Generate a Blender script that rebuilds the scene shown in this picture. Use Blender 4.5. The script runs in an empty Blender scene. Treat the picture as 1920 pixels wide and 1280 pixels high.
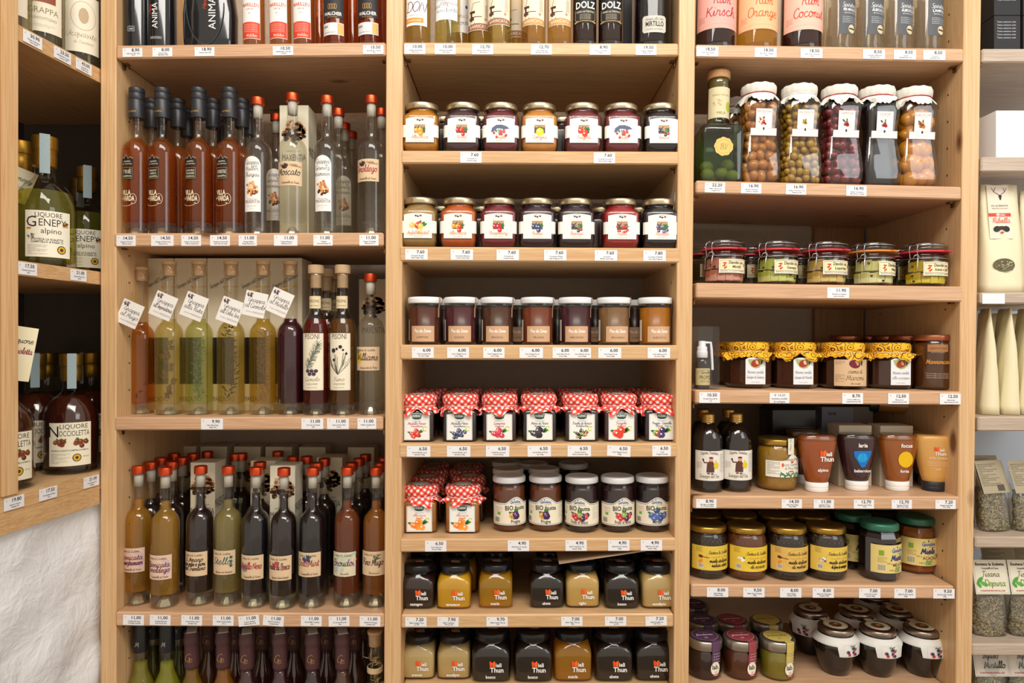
import bpy, math, random
from math import sin, cos, pi, radians, hypot
SC = bpy.context.scene
COL = SC.collection
# ------------------------------------------------------------------ camera, world, lights, exposure
CD = 1.28
cam = bpy.data.objects.new('camera', bpy.data.cameras.new('camera'))
COL.objects.link(cam)
cam.location = (0, -CD, 0)
cam.rotation_euler = (radians(90), 0, 0)
cam.data.lens = 24.0
cam.data.sensor_width = 36.0
cam.data.clip_start = 0.02
SC.camera = cam
world = bpy.data.worlds.new('world')
SC.world = world
world.use_nodes = True
world.node_tree.nodes['Background'].inputs[0].default_value = (1.0, 0.88, 0.74, 1)
world.node_tree.nodes['Background'].inputs[1].default_value = 0.56


def area(name, loc, rot, sx, sy, power, col):
    l = bpy.data.lights.new(name, 'AREA')
    l.shape = 'RECTANGLE'; l.size = sx; l.size_y = sy; l.energy = power; l.color = col
    o = bpy.data.objects.new(name, l); COL.objects.link(o)
    o.location = loc; o.rotation_euler = rot
    return o


area('ceiling_panel_light', (0.2, -1.45, 1.55), (radians(45), 0, 0), 1.7, 0.6, 30, (1.0, 0.95, 0.9))
area('shop_window_light', (1.7, -1.5, 0.75), (radians(68), 0, radians(48)), 0.9, 0.9, 6.5, (0.9, 0.95, 1.0))
SC.view_settings.view_transform = 'Standard'
SC.view_settings.look = 'None'
SC.view_settings.gamma = 1.0
SC.view_settings.exposure = 0.5
SC.view_settings.use_curve_mapping = False
SC.cycles.max_bounces = 10
SC.cycles.transparent_max_bounces = 24
SC.cycles.transmission_bounces = 8
SC.cycles.diffuse_bounces = 4
SC.cycles.glossy_bounces = 4
SC.cycles.caustics_refractive = False
SC.cycles.caustics_reflective = False
SC.cycles.sample_clamp_indirect = 4.0

R = random.Random(7)


def lin(c):
    if isinstance(c, str):
        c = tuple(int(c[i:i + 2], 16) / 255 for i in (0, 2, 4))
    return tuple(x / 12.92 if x <= 0.04045 else ((x + 0.055) / 1.055) ** 2.4 for x in c) + (1,)


# ------------------------------------------------------------------ materials
MC = {}


def newmat(name):
    m = bpy.data.materials.new(name); m.use_nodes = True
    nt = m.node_tree
    return m, nt, nt.nodes, nt.links, nt.nodes['Principled BSDF']


def M_plain(c, rough=0.5, metal=0.0, name='plain', noise=0.0, scale=120, bump=0.0, coat=0.0, emit=0):
    k = ('p', c, rough, metal, noise, scale, bump, coat)
    if k in MC: return MC[k]
    m, nt, N, L, b = newmat(name + '_' + str(c))
    b.inputs['Base Color'].default_value = lin(c)
    b.inputs['Roughness'].default_value = rough
    b.inputs['Metallic'].default_value = metal
    if coat: b.inputs['Coat Weight'].default_value = coat
    if noise or bump:
        tc = N.new('ShaderNodeTexCoord'); n = N.new('ShaderNodeTexNoise')
        n.inputs['Scale'].default_value = scale; n.inputs['Detail'].default_value = 4
        L.new(tc.outputs['Object'], n.inputs['Vector'])
        if noise:
            mx = N.new('ShaderNodeMix'); mx.data_type = 'RGBA'
            lc = lin(c)
            mx.inputs['A'].default_value = tuple(x * (1 - noise) for x in lc[:3]) + (1,)
            mx.inputs['B'].default_value = tuple(min(1, x * (1 + noise)) for x in lc[:3]) + (1,)
            L.new(n.outputs['Fac'], mx.inputs['Factor']); L.new(mx.outputs['Result'], b.inputs['Base Color'])
        if bump:
            bp = N.new('ShaderNodeBump'); bp.inputs['Strength'].default_value = bump; bp.inputs['Distance'].default_value = 0.002
            L.new(n.outputs['Fac'], bp.inputs['Height']); L.new(bp.outputs['Normal'], b.inputs['Normal'])
    MC[k] = m
    return m


def M_ink():
    if 'ink' in MC: return MC['ink']
    m, nt, N, L, b = newmat('printed_paper')
    a = N.new('ShaderNodeAttribute'); a.attribute_name = 'Col'
    L.new(a.outputs['Color'], b.inputs['Base Color'])
    b.inputs['Roughness'].default_value = 0.55
    b.inputs['Specular IOR Level'].default_value = 0.3
    MC['ink'] = m
    return m


def M_wood(axis='x', pale='D9B78A', dark='B98A58', key=''):
    k = ('wood', axis, pale, dark)
    if k in MC: return MC[k]
    m, nt, N, L, b = newmat('pine_wood_' + axis)
    tc = N.new('ShaderNodeTexCoord')
    oi = N.new('ShaderNodeObjectInfo')
    ad = N.new('ShaderNodeVectorMath'); ad.operation = 'MULTIPLY_ADD'
    cmb = N.new('ShaderNodeCombineXYZ')
    for i in range(3): L.new(oi.outputs['Random'], cmb.inputs[i])
    ad.inputs[1].default_value = (1, 1, 1)
    L.new(tc.outputs['Object'], ad.inputs[0])
    sc3 = N.new('ShaderNodeVectorMath'); sc3.operation = 'SCALE'; sc3.inputs['Scale'].default_value = 7
    L.new(cmb.outputs[0], sc3.inputs[0]); L.new(sc3.outputs[0], ad.inputs[2])
    mp = N.new('ShaderNodeMapping')
    s = {'x': (1.6, 38, 60), 'z': (85, 60, 1.1), 'y': (60, 1.6, 60)}[axis]
    mp.inputs['Scale'].default_value = s
    L.new(ad.outputs[0], mp.inputs['Vector'])
    n1 = N.new('ShaderNodeTexNoise'); n1.inputs['Scale'].default_value = 2.2; n1.inputs['Detail'].default_value = 3
    n1.inputs['Distortion'].default_value = 0.6
    L.new(mp.outputs[0], n1.inputs['Vector'])
    w = N.new('ShaderNodeMath'); w.operation = 'SINE'
    mu = N.new('ShaderNodeMath'); mu.operation = 'MULTIPLY'; mu.inputs[1].default_value = 34
    L.new(n1.outputs['Fac'], mu.inputs[0]); L.new(mu.outputs[0], w.inputs[0])
    w2 = N.new('ShaderNodeMapRange'); w2.inputs[1].default_value = -1; w2.inputs[2].default_value = 1
    L.new(w.outputs[0], w2.inputs[0])
    n2 = N.new('ShaderNodeTexNoise'); n2.inputs['Scale'].default_value = 9; n2.inputs['Detail'].default_value = 5
    L.new(mp.outputs[0], n2.inputs['Vector'])
    mixf = N.new('ShaderNodeMath'); mixf.operation = 'MULTIPLY_ADD'; mixf.inputs[1].default_value = 0.35
    L.new(w2.outputs[0], mixf.inputs[0])
    h = N.new('ShaderNodeMath'); h.operation = 'MULTIPLY'; h.inputs[1].default_value = 0.75
    L.new(n2.outputs['Fac'], h.inputs[0]); L.new(h.outputs[0], mixf.inputs[2])
    cr = N.new('ShaderNodeMix'); cr.data_type = 'RGBA'
    cr.inputs['A'].default_value = lin(pale); cr.inputs['B'].default_value = lin(dark)
    L.new(mixf.outputs[0], cr.inputs['Factor'])
    # knots
    mk = N.new('ShaderNodeMapping'); mk.inputs['Scale'].default_value = {'x': (4, 9, 9), 'z': (9, 9, 4), 'y': (9, 4, 9)}[axis]
    L.new(ad.outputs[0], mk.inputs['Vector'])
    v = N.new('ShaderNodeTexVoronoi'); v.inputs['Scale'].default_value = 0.9
    L.new(mk.outputs[0], v.inputs['Vector'])
    kr = N.new('ShaderNodeMapRange'); kr.inputs[1].default_value = 0.11; kr.inputs[2].default_value = 0.05
    L.new(v.outputs['Distance'], kr.inputs[0])
    kx = N.new('ShaderNodeMix'); kx.data_type = 'RGBA'; kx.inputs['B'].default_value = lin('6B4326')
    L.new(cr.outputs['Result'], kx.inputs['A']); L.new(kr.outputs[0], kx.inputs['Factor'])
    L.new(kx.outputs['Result'], b.inputs['Base Color'])
    b.inputs['Roughness'].default_value = 0.42
    bp = N.new('ShaderNodeBump'); bp.inputs['Strength'].default_value = 0.15; bp.inputs['Distance'].default_value = 0.001
    L.new(n2.outputs['Fac'], bp.inputs['Height']); L.new(bp.outputs['Normal'], b.inputs['Normal'])
    MC[k] = m
    return m


def M_thin(tint='F4F6F4', rough=0.02, k2=1.0):
    """thin glass or film: see-through with a fresnel mirror"""
    k = ('thin', tint, rough, k2)
    if k in MC: return MC[k]
    m = bpy.data.materials.new('thin_glass'); m.use_nodes = True
    nt = m.node_tree; N = nt.nodes; L = nt.links; N.clear()
    o = N.new('ShaderNodeOutputMaterial'); t = N.new('ShaderNodeBsdfTransparent'); g = N.new('ShaderNodeBsdfGlossy')
    f = N.new('ShaderNodeLayerWeight'); f.inputs['Blend'].default_value = 0.5
    pw = N.new('ShaderNodeMath'); pw.operation = 'POWER'; pw.inputs[1].default_value = 4.5
    ml = N.new('ShaderNodeMath'); ml.operation = 'MULTIPLY_ADD'; ml.inputs[1].default_value = 0.85 * min(k2, 1.1); ml.inputs[2].default_value = 0.045 * k2; ml.use_clamp = True
    mx = N.new('ShaderNodeMixShader')
    t.inputs[0].default_value = lin(tint); g.inputs[0].default_value = (1, 1, 1, 1); g.inputs['Roughness'].default_value = rough
    L.new(f.outputs['Facing'], pw.inputs[0]); L.new(pw.outputs[0], ml.inputs[0]); L.new(ml.outputs[0], mx.inputs[0])
    L.new(t.outputs[0], mx.inputs[1]); L.new(g.outputs[0], mx.inputs[2]); L.new(mx.outputs[0], o.inputs[0])
    MC[k] = m
    return m


def M_liquid(c, body=0.3, ior=1.34):
    """clear tinted liquid plus a diffuse body standing in for light passing through"""
    k = ('liq', c, body, ior)
    if k in MC: return MC[k]
    m = bpy.data.materials.new('liquid_' + c); m.use_nodes = True
    nt = m.node_tree; N = nt.nodes; L = nt.links; N.clear()
    o = N.new('ShaderNodeOutputMaterial')
    g = N.new('ShaderNodeBsdfGlass'); g.inputs['IOR'].default_value = ior; g.inputs['Roughness'].default_value = 0.0
    g.inputs[0].default_value = lin(c)
    t = N.new('ShaderNodeBsdfTransparent'); lc = lin(c); t.inputs[0].default_value = tuple(x ** 0.42 for x in lc[:3]) + (1,)
    m1 = N.new('ShaderNodeMixShader'); m1.inputs[0].default_value = 0.08
    L.new(t.outputs[0], m1.inputs[1]); L.new(g.outputs[0], m1.inputs[2])
    bc = tuple(min(1, x * 1.5) for x in lc[:3]) + (1,)  # brightened colour paints in the glow of light through the liquid
    d = N.new('ShaderNodeBsdfDiffuse'); d.inputs[0].default_value = bc
    tl = N.new('ShaderNodeBsdfTranslucent'); tl.inputs[0].default_value = bc
    m2 = N.new('ShaderNodeMixShader'); m2.inputs[0].default_value = 0.3
    L.new(d.outputs[0], m2.inputs[1]); L.new(tl.outputs[0], m2.inputs[2])
    mx = N.new('ShaderNodeMixShader'); mx.inputs[0].default_value = body
    L.new(m1.outputs[0], mx.inputs[1]); L.new(m2.outputs[0], mx.inputs[2]); L.new(mx.outputs[0], o.inputs[0])
    MC[k] = m
    return m


def M_gingham():
    if 'ging' in MC: return MC['ging']
    m, nt, N, L, b = newmat('red_gingham_cloth')
    uv = N.new('ShaderNodeUVMap'); sp = N.new('ShaderNodeSeparateXYZ')
    mp = N.new('ShaderNodeMapping'); mp.inputs['Rotation'].default_value = (0, 0, radians(38))
    L.new(uv.outputs[0], mp.inputs['Vector']); L.new(mp.outputs[0], sp.inputs[0])
    outs = []
    for i in range(2):
        mu = N.new('ShaderNodeMath'); mu.operation = 'MULTIPLY'; mu.inputs[1].default_value = 108
        fr = N.new('ShaderNodeMath'); fr.operation = 'FRACT'
        gt = N.new('ShaderNodeMath'); gt.operation = 'GREATER_THAN'; gt.inputs[1].default_value = 0.5
        L.new(sp.outputs[i], mu.inputs[0]); L.new(mu.outputs[0], fr.inputs[0]); L.new(fr.outputs[0], gt.inputs[0])
        outs.append(gt)
    a = N.new('ShaderNodeMath'); a.operation = 'ADD'
    L.new(outs[0].outputs[0], a.inputs[0]); L.new(outs[1].outputs[0], a.inputs[1])
    h = N.new('ShaderNodeMath'); h.operation = 'MULTIPLY'; h.inputs[1].default_value = 0.5
    L.new(a.outputs[0], h.inputs[0])
    cr = N.new('ShaderNodeValToRGB'); cr.color_ramp.interpolation = 'CONSTANT'
    e = cr.color_ramp.elements
    e[0].color = lin('F6EEEA'); e[0].position = 0
    e[1].color = lin('E8604E'); e[1].position = 0.4
    e2 = e.new(0.9); e2.color = lin('D62A1E')
    L.new(h.outputs[0], cr.inputs[0]); L.new(cr.outputs[0], b.inputs['Base Color'])
    b.inputs['Roughness'].default_value = 0.9
    MC['ging'] = m
    return m


def M_honeycloth():
    if 'hc' in MC: return MC['hc']
    m, nt, N, L, b = newmat('yellow_patterned_cloth')
    uv = N.new('ShaderNodeUVMap')
    v = N.new('ShaderNodeTexVoronoi'); v.inputs['Scale'].default_value = 75
    L.new(uv.outputs[0], v.inputs['Vector'])
    mu = N.new('ShaderNodeMath'); mu.operation = 'MULTIPLY'; mu.inputs[1].default_value = 21
    si = N.new('ShaderNodeMath'); si.operation = 'SINE'
    gt = N.new('ShaderNodeMath'); gt.operation = 'GREATER_THAN'; gt.inputs[1].default_value = 0.62
    L.new(v.outputs['Distance'], mu.inputs[0]); L.new(mu.outputs[0], si.inputs[0]); L.new(si.outputs[0], gt.inputs[0])
    mx = N.new('ShaderNodeMix'); mx.data_type = 'RGBA'; mx.inputs['A'].default_value = lin('F2B51B'); mx.inputs['B'].default_value = lin('5A2A12')
    L.new(gt.outputs[0], mx.inputs['Factor']); L.new(mx.outputs['Result'], b.inputs['Base Color'])
    b.inputs['Roughness'].default_value = 0.8
    MC['hc'] = m
    return m


def M_plaster(c, name, amt=0.5, scale=14):
    k = ('pl', c, name)
    if k in MC: return MC[k]
    m, nt, N, L, b = newmat(name)
    tc = N.new('ShaderNodeTexCoord')
    n = N.new('ShaderNodeTexNoise'); n.inputs['Scale'].default_value = scale; n.inputs['Detail'].default_value = 8; n.inputs['Roughness'].default_value = 0.55
    n.inputs['Distortion'].default_value = 0.4
    L.new(tc.outputs['Object'], n.inputs['Vector'])
    bp = N.new('ShaderNodeBump'); bp.inputs['Strength'].default_value = amt; bp.inputs['Distance'].default_value = 0.02
    L.new(n.outputs['Fac'], bp.inputs['Height']); L.new(bp.outputs['Normal'], b.inputs['Normal'])
    mx = N.new('ShaderNodeMix'); mx.data_type = 'RGBA'
    lc = lin(c); mx.inputs['A'].default_value = tuple(x * 0.88 for x in lc[:3]) + (1,); mx.inputs['B'].default_value = lc
    L.new(n.outputs['Fac'], mx.inputs['Factor']); L.new(mx.outputs['Result'], b.inputs['Base Color'])
    b.inputs['Roughness'].default_value = 0.9
    MC[k] = m
    return m


def M_herbs():
    if 'herbs' in MC: return MC['herbs']
    m, nt, N, L, b = newmat('dried_herbs')
    tc = N.new('ShaderNodeTexCoord')
    v = N.new('ShaderNodeTexVoronoi'); v.inputs['Scale'].default_value = 520
    L.new(tc.outputs['Object'], v.inputs['Vector'])
    cr = N.new('ShaderNodeValToRGB')
    e = cr.color_ramp.elements
    e[0].color = lin('2E2A20'); e[1].color = lin('B7A47C')
    x = e.new(0.45); x.color = lin('6B6044')
    sp = N.new('ShaderNodeSeparateColor')
    L.new(v.outputs['Color'], sp.inputs[0]); L.new(sp.outputs[0], cr.inputs[0]); L.new(cr.outputs[0], b.inputs['Base Color'])
    b.inputs['Roughness'].default_value = 0.9
    MC['herbs'] = m
    return m


CLEAR = M_thin()
BASEGLASS = None

# ------------------------------------------------------------------ mesh helpers
MESH = {}


def mesh_from(name, verts, faces, smooth=False, cols=None, uvs=None):
    me = bpy.data.meshes.new(name)
    me.from_pydata(verts, [], faces)
    if smooth:
        me.polygons.foreach_set('use_smooth', [True] * len(me.polygons))
    if cols is not None:   # one colour per face
        at_ = me.color_attributes.new('Col', 'FLOAT_COLOR', 'CORNER')
        buf = []
        for f, c in zip(faces, cols): buf.extend(list(c) * len(f))
        at_.data.foreach_set('color', buf)
    if uvs is not None:
        ul = me.uv_layers.new(name='UVMap')
        buf = []
        for f in faces:
            for vi in f: buf.extend(uvs[vi])
        ul.data.foreach_set('uv', buf)
    me.update()
    return me


def obj(name, me, mat=None, parent=None, loc=None, rot=None):
    o = bpy.data.objects.new(name, me)
    COL.objects.link(o)
    if mat is not None:
        if len(me.materials) == 0: me.materials.append(mat)
        if me.materials[0] is not mat:
            o.material_slots[0].link = 'OBJECT'; o.material_slots[0].material = mat
    if parent is not None: o.parent = parent
    if loc is not None: o.location = loc
    if rot is not None: o.rotation_euler = rot
    return o


def thing(name, label, cat, group=None, loc=(0, 0, 0), rot=(0, 0, 0), me=None, mat=None):
    if me is None:
        o = bpy.data.objects.new(name, None); COL.objects.link(o); o.empty_display_size = 0.02
    else:
        o = obj(name, me, mat)
    o.location = loc; o.rotation_euler = rot
    o['label'] = label; o['category'] = cat
    if group: o['group'] = group
    return o


def loft(key, rings, n=28, closed_ends=True, smooth=True, uv=False, mod=None):
    """rings: (z, half width, half depth, squareness[, cx, cy])"""
    if key is not None and key in MESH: return MESH[key]
    V = []; F = []; U = []
    ln = 0; prev = None
    for r in rings:
        z, a, b, p = r[:4]
        cx, cy = (r[4], r[5]) if len(r) > 5 else (0, 0)
        if prev: ln += hypot(z - prev[0], a - prev[1])
        prev = (z, a)
        cols = n + 1 if uv else n
        for i in range(cols):
            t = 2 * pi * i / n + pi / n
            c, s = cos(t), sin(t)
            if p == 2: x, y = a * c, b * s
            else:
                e = 2.0 / p
                x = a * math.copysign(abs(c) ** e, c); y = b * math.copysign(abs(s) ** e, s)
            dz = 0
            if mod:
                k_, dz = mod(t, z); x *= k_; y *= k_
            V.append((x + cx, y + cy, z + dz))
            U.append((t * 0.034, ln))
    cols = n + 1 if uv else n
    for j in range(len(rings) - 1):
        for i in range(n):
            i2 = i + 1 if uv else (i + 1) % n
            F.append((j * cols + i, j * cols + i2, (j + 1) * cols + i2, (j + 1) * cols + i))
    if closed_ends:
        if rings[0][1] > 1e-5: F.append(tuple(reversed(range(n))))
        if rings[-1][1] > 1e-5: F.append(tuple((len(rings) - 1) * cols + i for i in range(n)))
    me = mesh_from(str(key[0] if isinstance(key, tuple) else key), V, F, smooth, uvs=U if uv else None)
    if key is not None: MESH[key] = me
    return me


def lathe(key, prof, n=28, **kw):
    return loft(key, [(z, r, r, 2) for r, z in prof], n, **kw)


def hard(prof):
    """repeat each profile point a hair apart so smooth shading keeps the edge"""
    out = []
    for i, (r, z) in enumerate(prof):
        if 0 < i < len(prof) - 1:
            for q in (i - 1, i + 1):
                r2, z2 = prof[q]; d = hypot(r2 - r, z2 - z) or 1
                k = min(0.0004, d * 0.3) / d
                out.append((r + (r2 - r) * k, z + (z2 - z) * k))
        else: out.append((r, z))
    return out


def boxmesh(key, x0, x1, y0, y1, z0, z1, bev=0.0, zs=None):
    """box, optional bevel; zs=(dzl,dzr) lifts the left / right end"""
    if key in MESH: return MESH[key]
    b = bev
    V = []; F = []
    if b <= 0:
        V = [(x, y, z) for x in (x0, x1) for y in (y0, y1) for z in (z0, z1)]
        F = [(0, 1, 3, 2), (4, 6, 7, 5), (0, 4, 5, 1), (2, 3, 7, 6), (0, 2, 6, 4), (1, 5, 7, 3)]
    else:
        # prism along x of a chamfered yz section, ends chamfered too
        sec = [(y0 + b, z0), (y0, z0 + b), (y0, z1 - b), (y0 + b, z1), (y1 - b, z1), (y1, z1 - b), (y1, z0 + b), (y1 - b, z0)]
        cy, cz = (y0 + y1) / 2, (z0 + z1) / 2
        def shr(k): return [(y + (b if y < cy else -b) * (1 if k else 0) * (0 if abs(abs(y - cy) - (y1 - y0) / 2) > 1e-9 else 1), z + (b if z < cz else -b) * (0 if not k or abs(abs(z - cz) - (z1 - z0) / 2) > 1e-9 else 1)) for y, z in sec]
        for x, k in ((x0, 1), (x0 + b, 0), (x1 - b, 0), (x1, 1)):
            for y, z in shr(k): V.append((x, y, z))
        for j in range(3):
            for i in range(8):
                F.append((j * 8 + i, j * 8 + (i + 1) % 8, (j + 1) * 8 + (i + 1) % 8, (j + 1) * 8 + i))
        F.append(tuple(reversed(range(8)))); F.append(tuple(24 + i for i in range(8)))
    if zs:
        V = [(x, y, z + zs[0] + (zs[1] - zs[0]) * (x - x0) / (x1 - x0)) for x, y, z in V]
    me = mesh_from(str(key[0] if isinstance(key, tuple) else key), V, F)
    MESH[key] = me
    return me


def tube(key, pts, r, n=6, closed=False):
    if key is not None and key in MESH: return MESH[key]
    from mathutils import Vector
    P = [Vector(p) for p in pts]
    V = []; F = []
    m = len(P)
    for i, p in enumerate(P):
        a = P[(i - 1) % m] if (closed or i > 0) else P[i]
        b = P[(i + 1) % m] if (closed or i < m - 1) else P[i]
        t = (b - a).normalized()
        u = t.cross(Vector((0.13, 0.21, 0.97)))
        if u.length < 1e-3: u = t.cross(Vector((1, 0, 0)))
        u.normalize(); w = t.cross(u)
        for k in range(n):
            q = 2 * pi * k / n
            v = p + u * (r * cos(q)) + w * (r * sin(q)); V.append(tuple(v))
    for i in range(m if closed else m - 1):
        for k in range(n):
            j = (i + 1) % m
            F.append((i * n + k, i * n + (k + 1) % n, j * n + (k + 1) % n, j * n + k))
    me = mesh_from(str(key[0] if isinstance(key, tuple) else key), V, F, True)
    if key is not None: MESH[key] = me
    return me


# ------------------------------------------------------------------ built-in font glyph cache + hand-written stroke letters
CH = "ABCDEFGHIJKLMNOPQRSTUVWXYZabcdefghijklmnopqrstuvwxyz0123456789.,:-€&'*/èàòÈ()!\""
GL = {}


def cache_glyphs():
    for bold in (0, 1):
        objs = []
        for i, c in enumerate(CH):
            for s in (c, 'H' + c + 'H'):
                cu = bpy.data.curves.new('g', 'FONT'); cu.body = s; cu.size = 1; cu.resolution_u = 2
                cu.offset = (0.006 if c in 'MWNmw' else 0.022) if bold else 0.0
                o = bpy.data.objects.new('g', cu); COL.objects.link(o); objs.append((c, s, o))
        cu = bpy.data.curves.new('g', 'FONT'); cu.body = 'HH'; cu.size = 1; cu.offset = 0.022 if bold else 0.0
        oh = bpy.data.objects.new('g', cu); COL.objects.link(oh)
        dg = bpy.context.evaluated_depsgraph_get(); dg.update()
        def ext(o):
            me = bpy.data.meshes.new_from_object(o.evaluated_get(dg))
            v = [tuple(x.co)[:2] for x in me.vertices]; f = [tuple(p.vertices) for p in me.polygons]
            bpy.data.meshes.remove(me)
            return v, f
        wh = max(v[0] for v in ext(oh)[0])
        tmp = {}
        for c, s, o in objs:
            v, f = ext(o)
            if s == c: tmp[c] = (v, f)
            else: GL[(bold, c)] = (tmp[c][0], tmp[c][1], max(x[0] for x in v) - wh)
        for c, s, o in objs + [(0, 0, oh)]:
            d = o.data; bpy.data.objects.remove(o); bpy.data.curves.remove(d)


cache_glyphs()
CAPH = max(v[1] for v in GL[(0, 'H')][0])

_S = """a:6:4,4.3 2.8,5 1,4.2 .3,2.2 1,.3 2.6,.4 4,3 4.1,4.8 4,1.2 4.8,.1 6,1
b:5:0,1 1.2,4.5 2.2,9 1.2,8 1,4 1.2,.8 2.4,0 4,1.2 4,3.8 2.6,4.6 1.3,3
c:4.8:3.8,4 2.5,5 .8,3.8 .3,1.8 1.3,.1 3,.2 4.8,1.4
d:6:3.6,4.2 2.2,5 .6,3.8 .3,1.6 1.4,.1 3,1 4,5 4.8,9/4.8,9 4.1,4 4.1,.8 5,0 6,1
e:4.8:.5,2.2 3.4,3 3.4,4.6 2,5 .6,3.6 .3,1.6 1.4,.1 3,.3 4.8,1.5
f:3.6:0,1 2,5 3.4,8.8 2.4,9 1.8,5 1.4,-3 .6,-2.6 1.6,.5 3.6,2
g:5.6:4,4.2 2.4,5 .6,3.8 .4,1.6 1.6,.2 3.4,1.6 4.1,4.8 3.8,-1.5 2.2,-3 .8,-2 3,0 5.6,1.4
h:5.6:0,1 2.4,8.8 1.2,8 .8,0/.8,1 2.2,4.4 3.6,4.6 3.6,1 4.4,0 5.6,1
i:3:.2,1 1.2,4.8 1,1 1.8,0 3,1/1.4,6.8 1.8,7.3
j:3:1,5 1.2,0 .4,-3 -.6,-2 3,1/1.4,6.8 1.8,7.3
k:5:0,1 2,8.8 1,8 .8,0/3.6,5 1,2.6 2.4,2.6 3.6,0 5,1
l:3:0,1 2,6 2.4,9 1.4,8.6 1,2 1.8,0 3,1
m:7.2:0,3 .8,4.8 .8,0 .9,2.5 2.2,4.8 3,4 3,0 3.1,2.5 4.6,4.8 5.4,4 5.3,1 6.2,0 7.2,1
n:5.2:0,3 .8,4.8 .8,0 .9,2.5 2.4,4.8 3.4,4.2 3.3,1 4.2,0 5.2,1
o:5:2.4,5 .6,4 .3,1.8 1.4,.1 3.2,.4 4,2.4 3.4,4.4 2.2,5 3,4 5,4
p:5:0,2 1,4.8 .6,-3 .9,3 2.4,4.8 4,4 4,1.4 2.6,.1 1,1
q:5:4,4.2 2.4,5 .6,3.8 .4,1.6 1.6,.2 3.4,1.6 4.1,4.8 4,-3 5.4,-1
r:4.4:0,1 .8,5.2 1.2,4.4 2.8,4.4 2.6,1 3.2,0 4.4,1
s:4:0,1 2,5.2 2.4,3.6 3.2,1.6 2.2,0 .6,.5
t:3.4:0,1 1.8,7.6 1.2,2 2,0 3.4,1/.2,5.2 3,5.4
u:5.4:0,3 .7,4.8 .5,1.4 1.4,0 3,1.4 3.7,4.8 3.6,1.2 4.4,0 5.4,1
v:4.6:0,4 .8,4.8 1.6,0 2.2,.4 3.4,4.6 4.6,4.4
w:6.6:0,4 .8,4.8 1.2,.4 2.2,.2 3.2,4.6 3.5,.4 4.6,.2 5.6,4.6 6.6,4.4
x:4.6:0,4.6 1,4.8 3,0 4.6,.8/3.8,5 .4,0
y:5:0,4 .8,4.8 1,1 2.4,.4 4,4.8 3.4,-1.4 2,-3 1,-2 5,1.4
z:4.4:0,4 1,4.8 2.8,4.4 1.2,2.6 2.8,1.6 2,-2.6 .8,-2 4.4,1
A:6:-.5,.5 1,.2 4,8.5 4.7,0/1.6,3.2 5.4,3.4
B:6:.8,0 1.4,8.4/0,7 2,8.8 4.6,8 4.2,5 1.6,4.6 4.8,4.2 5.2,1 3,-.2 .6,.6
C:5.6:5.2,7 4,8.8 1.2,7 .2,3 1.8,.1 4,.3 5.6,2
D:6.4:1.4,8.4 1.2,.2/0,7.4 3,8.8 6,6 5.4,1.4 2.6,-.1 .2,.4
E:5.4:4.8,7.6 3,8.8 1.2,6.8 2.8,4.8 .4,3 1,.3 3.4,0 5.4,1.6
F:5.4:2.4,8 1.8,0 .4,.4/0,7.4 2,8.6 5.6,8.4/.8,4.4 4,4.6
G:6:5.4,7 4,8.8 1.2,7 .2,3 1.8,.1 4,.4 5,3.6 3.4,3.4 5.2,3.6 5,-2
H:6.6:1,8.4 1,0/4.8,8.8 4.6,0 6,.4/.4,4.2 5.6,4.6
I:3:1.8,8.4 1.2,0/0,0 2.6,.2/.6,8.3 3,8.5
K:6.2:1.2,8.4 .8,0/5.4,8.4 1.2,3.8 2.8,4 5,0 6.4,.8
L:5.2:.4,6 2,8.8 2.4,6 1.2,.4 .2,.4 2,.8 4,0 5.4,1
M:8:0,.4 1,.2 2,8.4 4,1.4 6,8.6 6.6,.4 8,.8
N:6.8:0,.2 1.2,8.4 5,.4 6.2,8.8
O:6:3,8.6 .8,7 .2,3 1.8,.1 4.4,.8 5.6,4.6 4.6,7.8 2.6,8.6
P:5.6:1.4,8 1,0/0,7 2.4,8.8 5,7.6 4.6,4.6 1.4,4.2
Q:6:3,8.6 .8,7 .2,3 1.8,.1 4.4,.8 5.6,4.6 4.6,7.8 2.6,8.6/3,2 6,-1
R:6.2:1.4,8 1,0/0,7 2.4,8.8 5,7.6 4.6,4.8 1.4,4.4 3.2,4.4 4.6,.4 6.2,.8
S:5:4.8,7.4 3.4,8.8 1.4,7.4 2.4,4.8 4.2,2.6 2.8,.1 .2,1
T:5.4:0,7.4 1.4,8.4 5.6,8.6/3,8.4 2.4,0 1,.4
U:6.2:0,7.4 1,8.2 .8,2 2.2,0 4.4,1.4 5.2,8.4 5.2,1 6.4,.4
V:5.4:0,7.4 1,8.4 2.2,0 3,1 5.4,8.8
W:8:0,7.4 1,8.4 1.8,.2 4.2,7.4 4.8,.2 7.6,8.8
X:6:0,8 1.4,8.4 4.4,.2 6,.4/5.6,8.6 .4,0
Z:5.4:.2,7.4 1.6,8.6 5,8.2 .4,.4 5.4,.6"""
ST = {}


def _smooth(p):
    if len(p) < 3: return p
    out = []
    q = [p[0]] + p + [p[-1]]
    for i in range(1, len(q) - 2):
        a, b, c, d = q[i - 1], q[i], q[i + 1], q[i + 2]
        for k in range(3):
            t = k / 3
            out.append(tuple(0.5 * (2 * b[j] + (c[j] - a[j]) * t + (2 * a[j] - 5 * b[j] + 4 * c[j] - d[j]) * t * t + (3 * b[j] - a[j] - 3 * c[j] + d[j]) * t ** 3) for j in (0, 1)))
    out.append(p[-1])
    return out


for ln_ in _S.split('\n'):
    c_, w_, s_ = ln_.split(':')
    ST[c_] = (float(w_), [_smooth([tuple(float(k) for k in q.split(',')) for q in st.split()]) for st in s_.split('/')])


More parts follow.
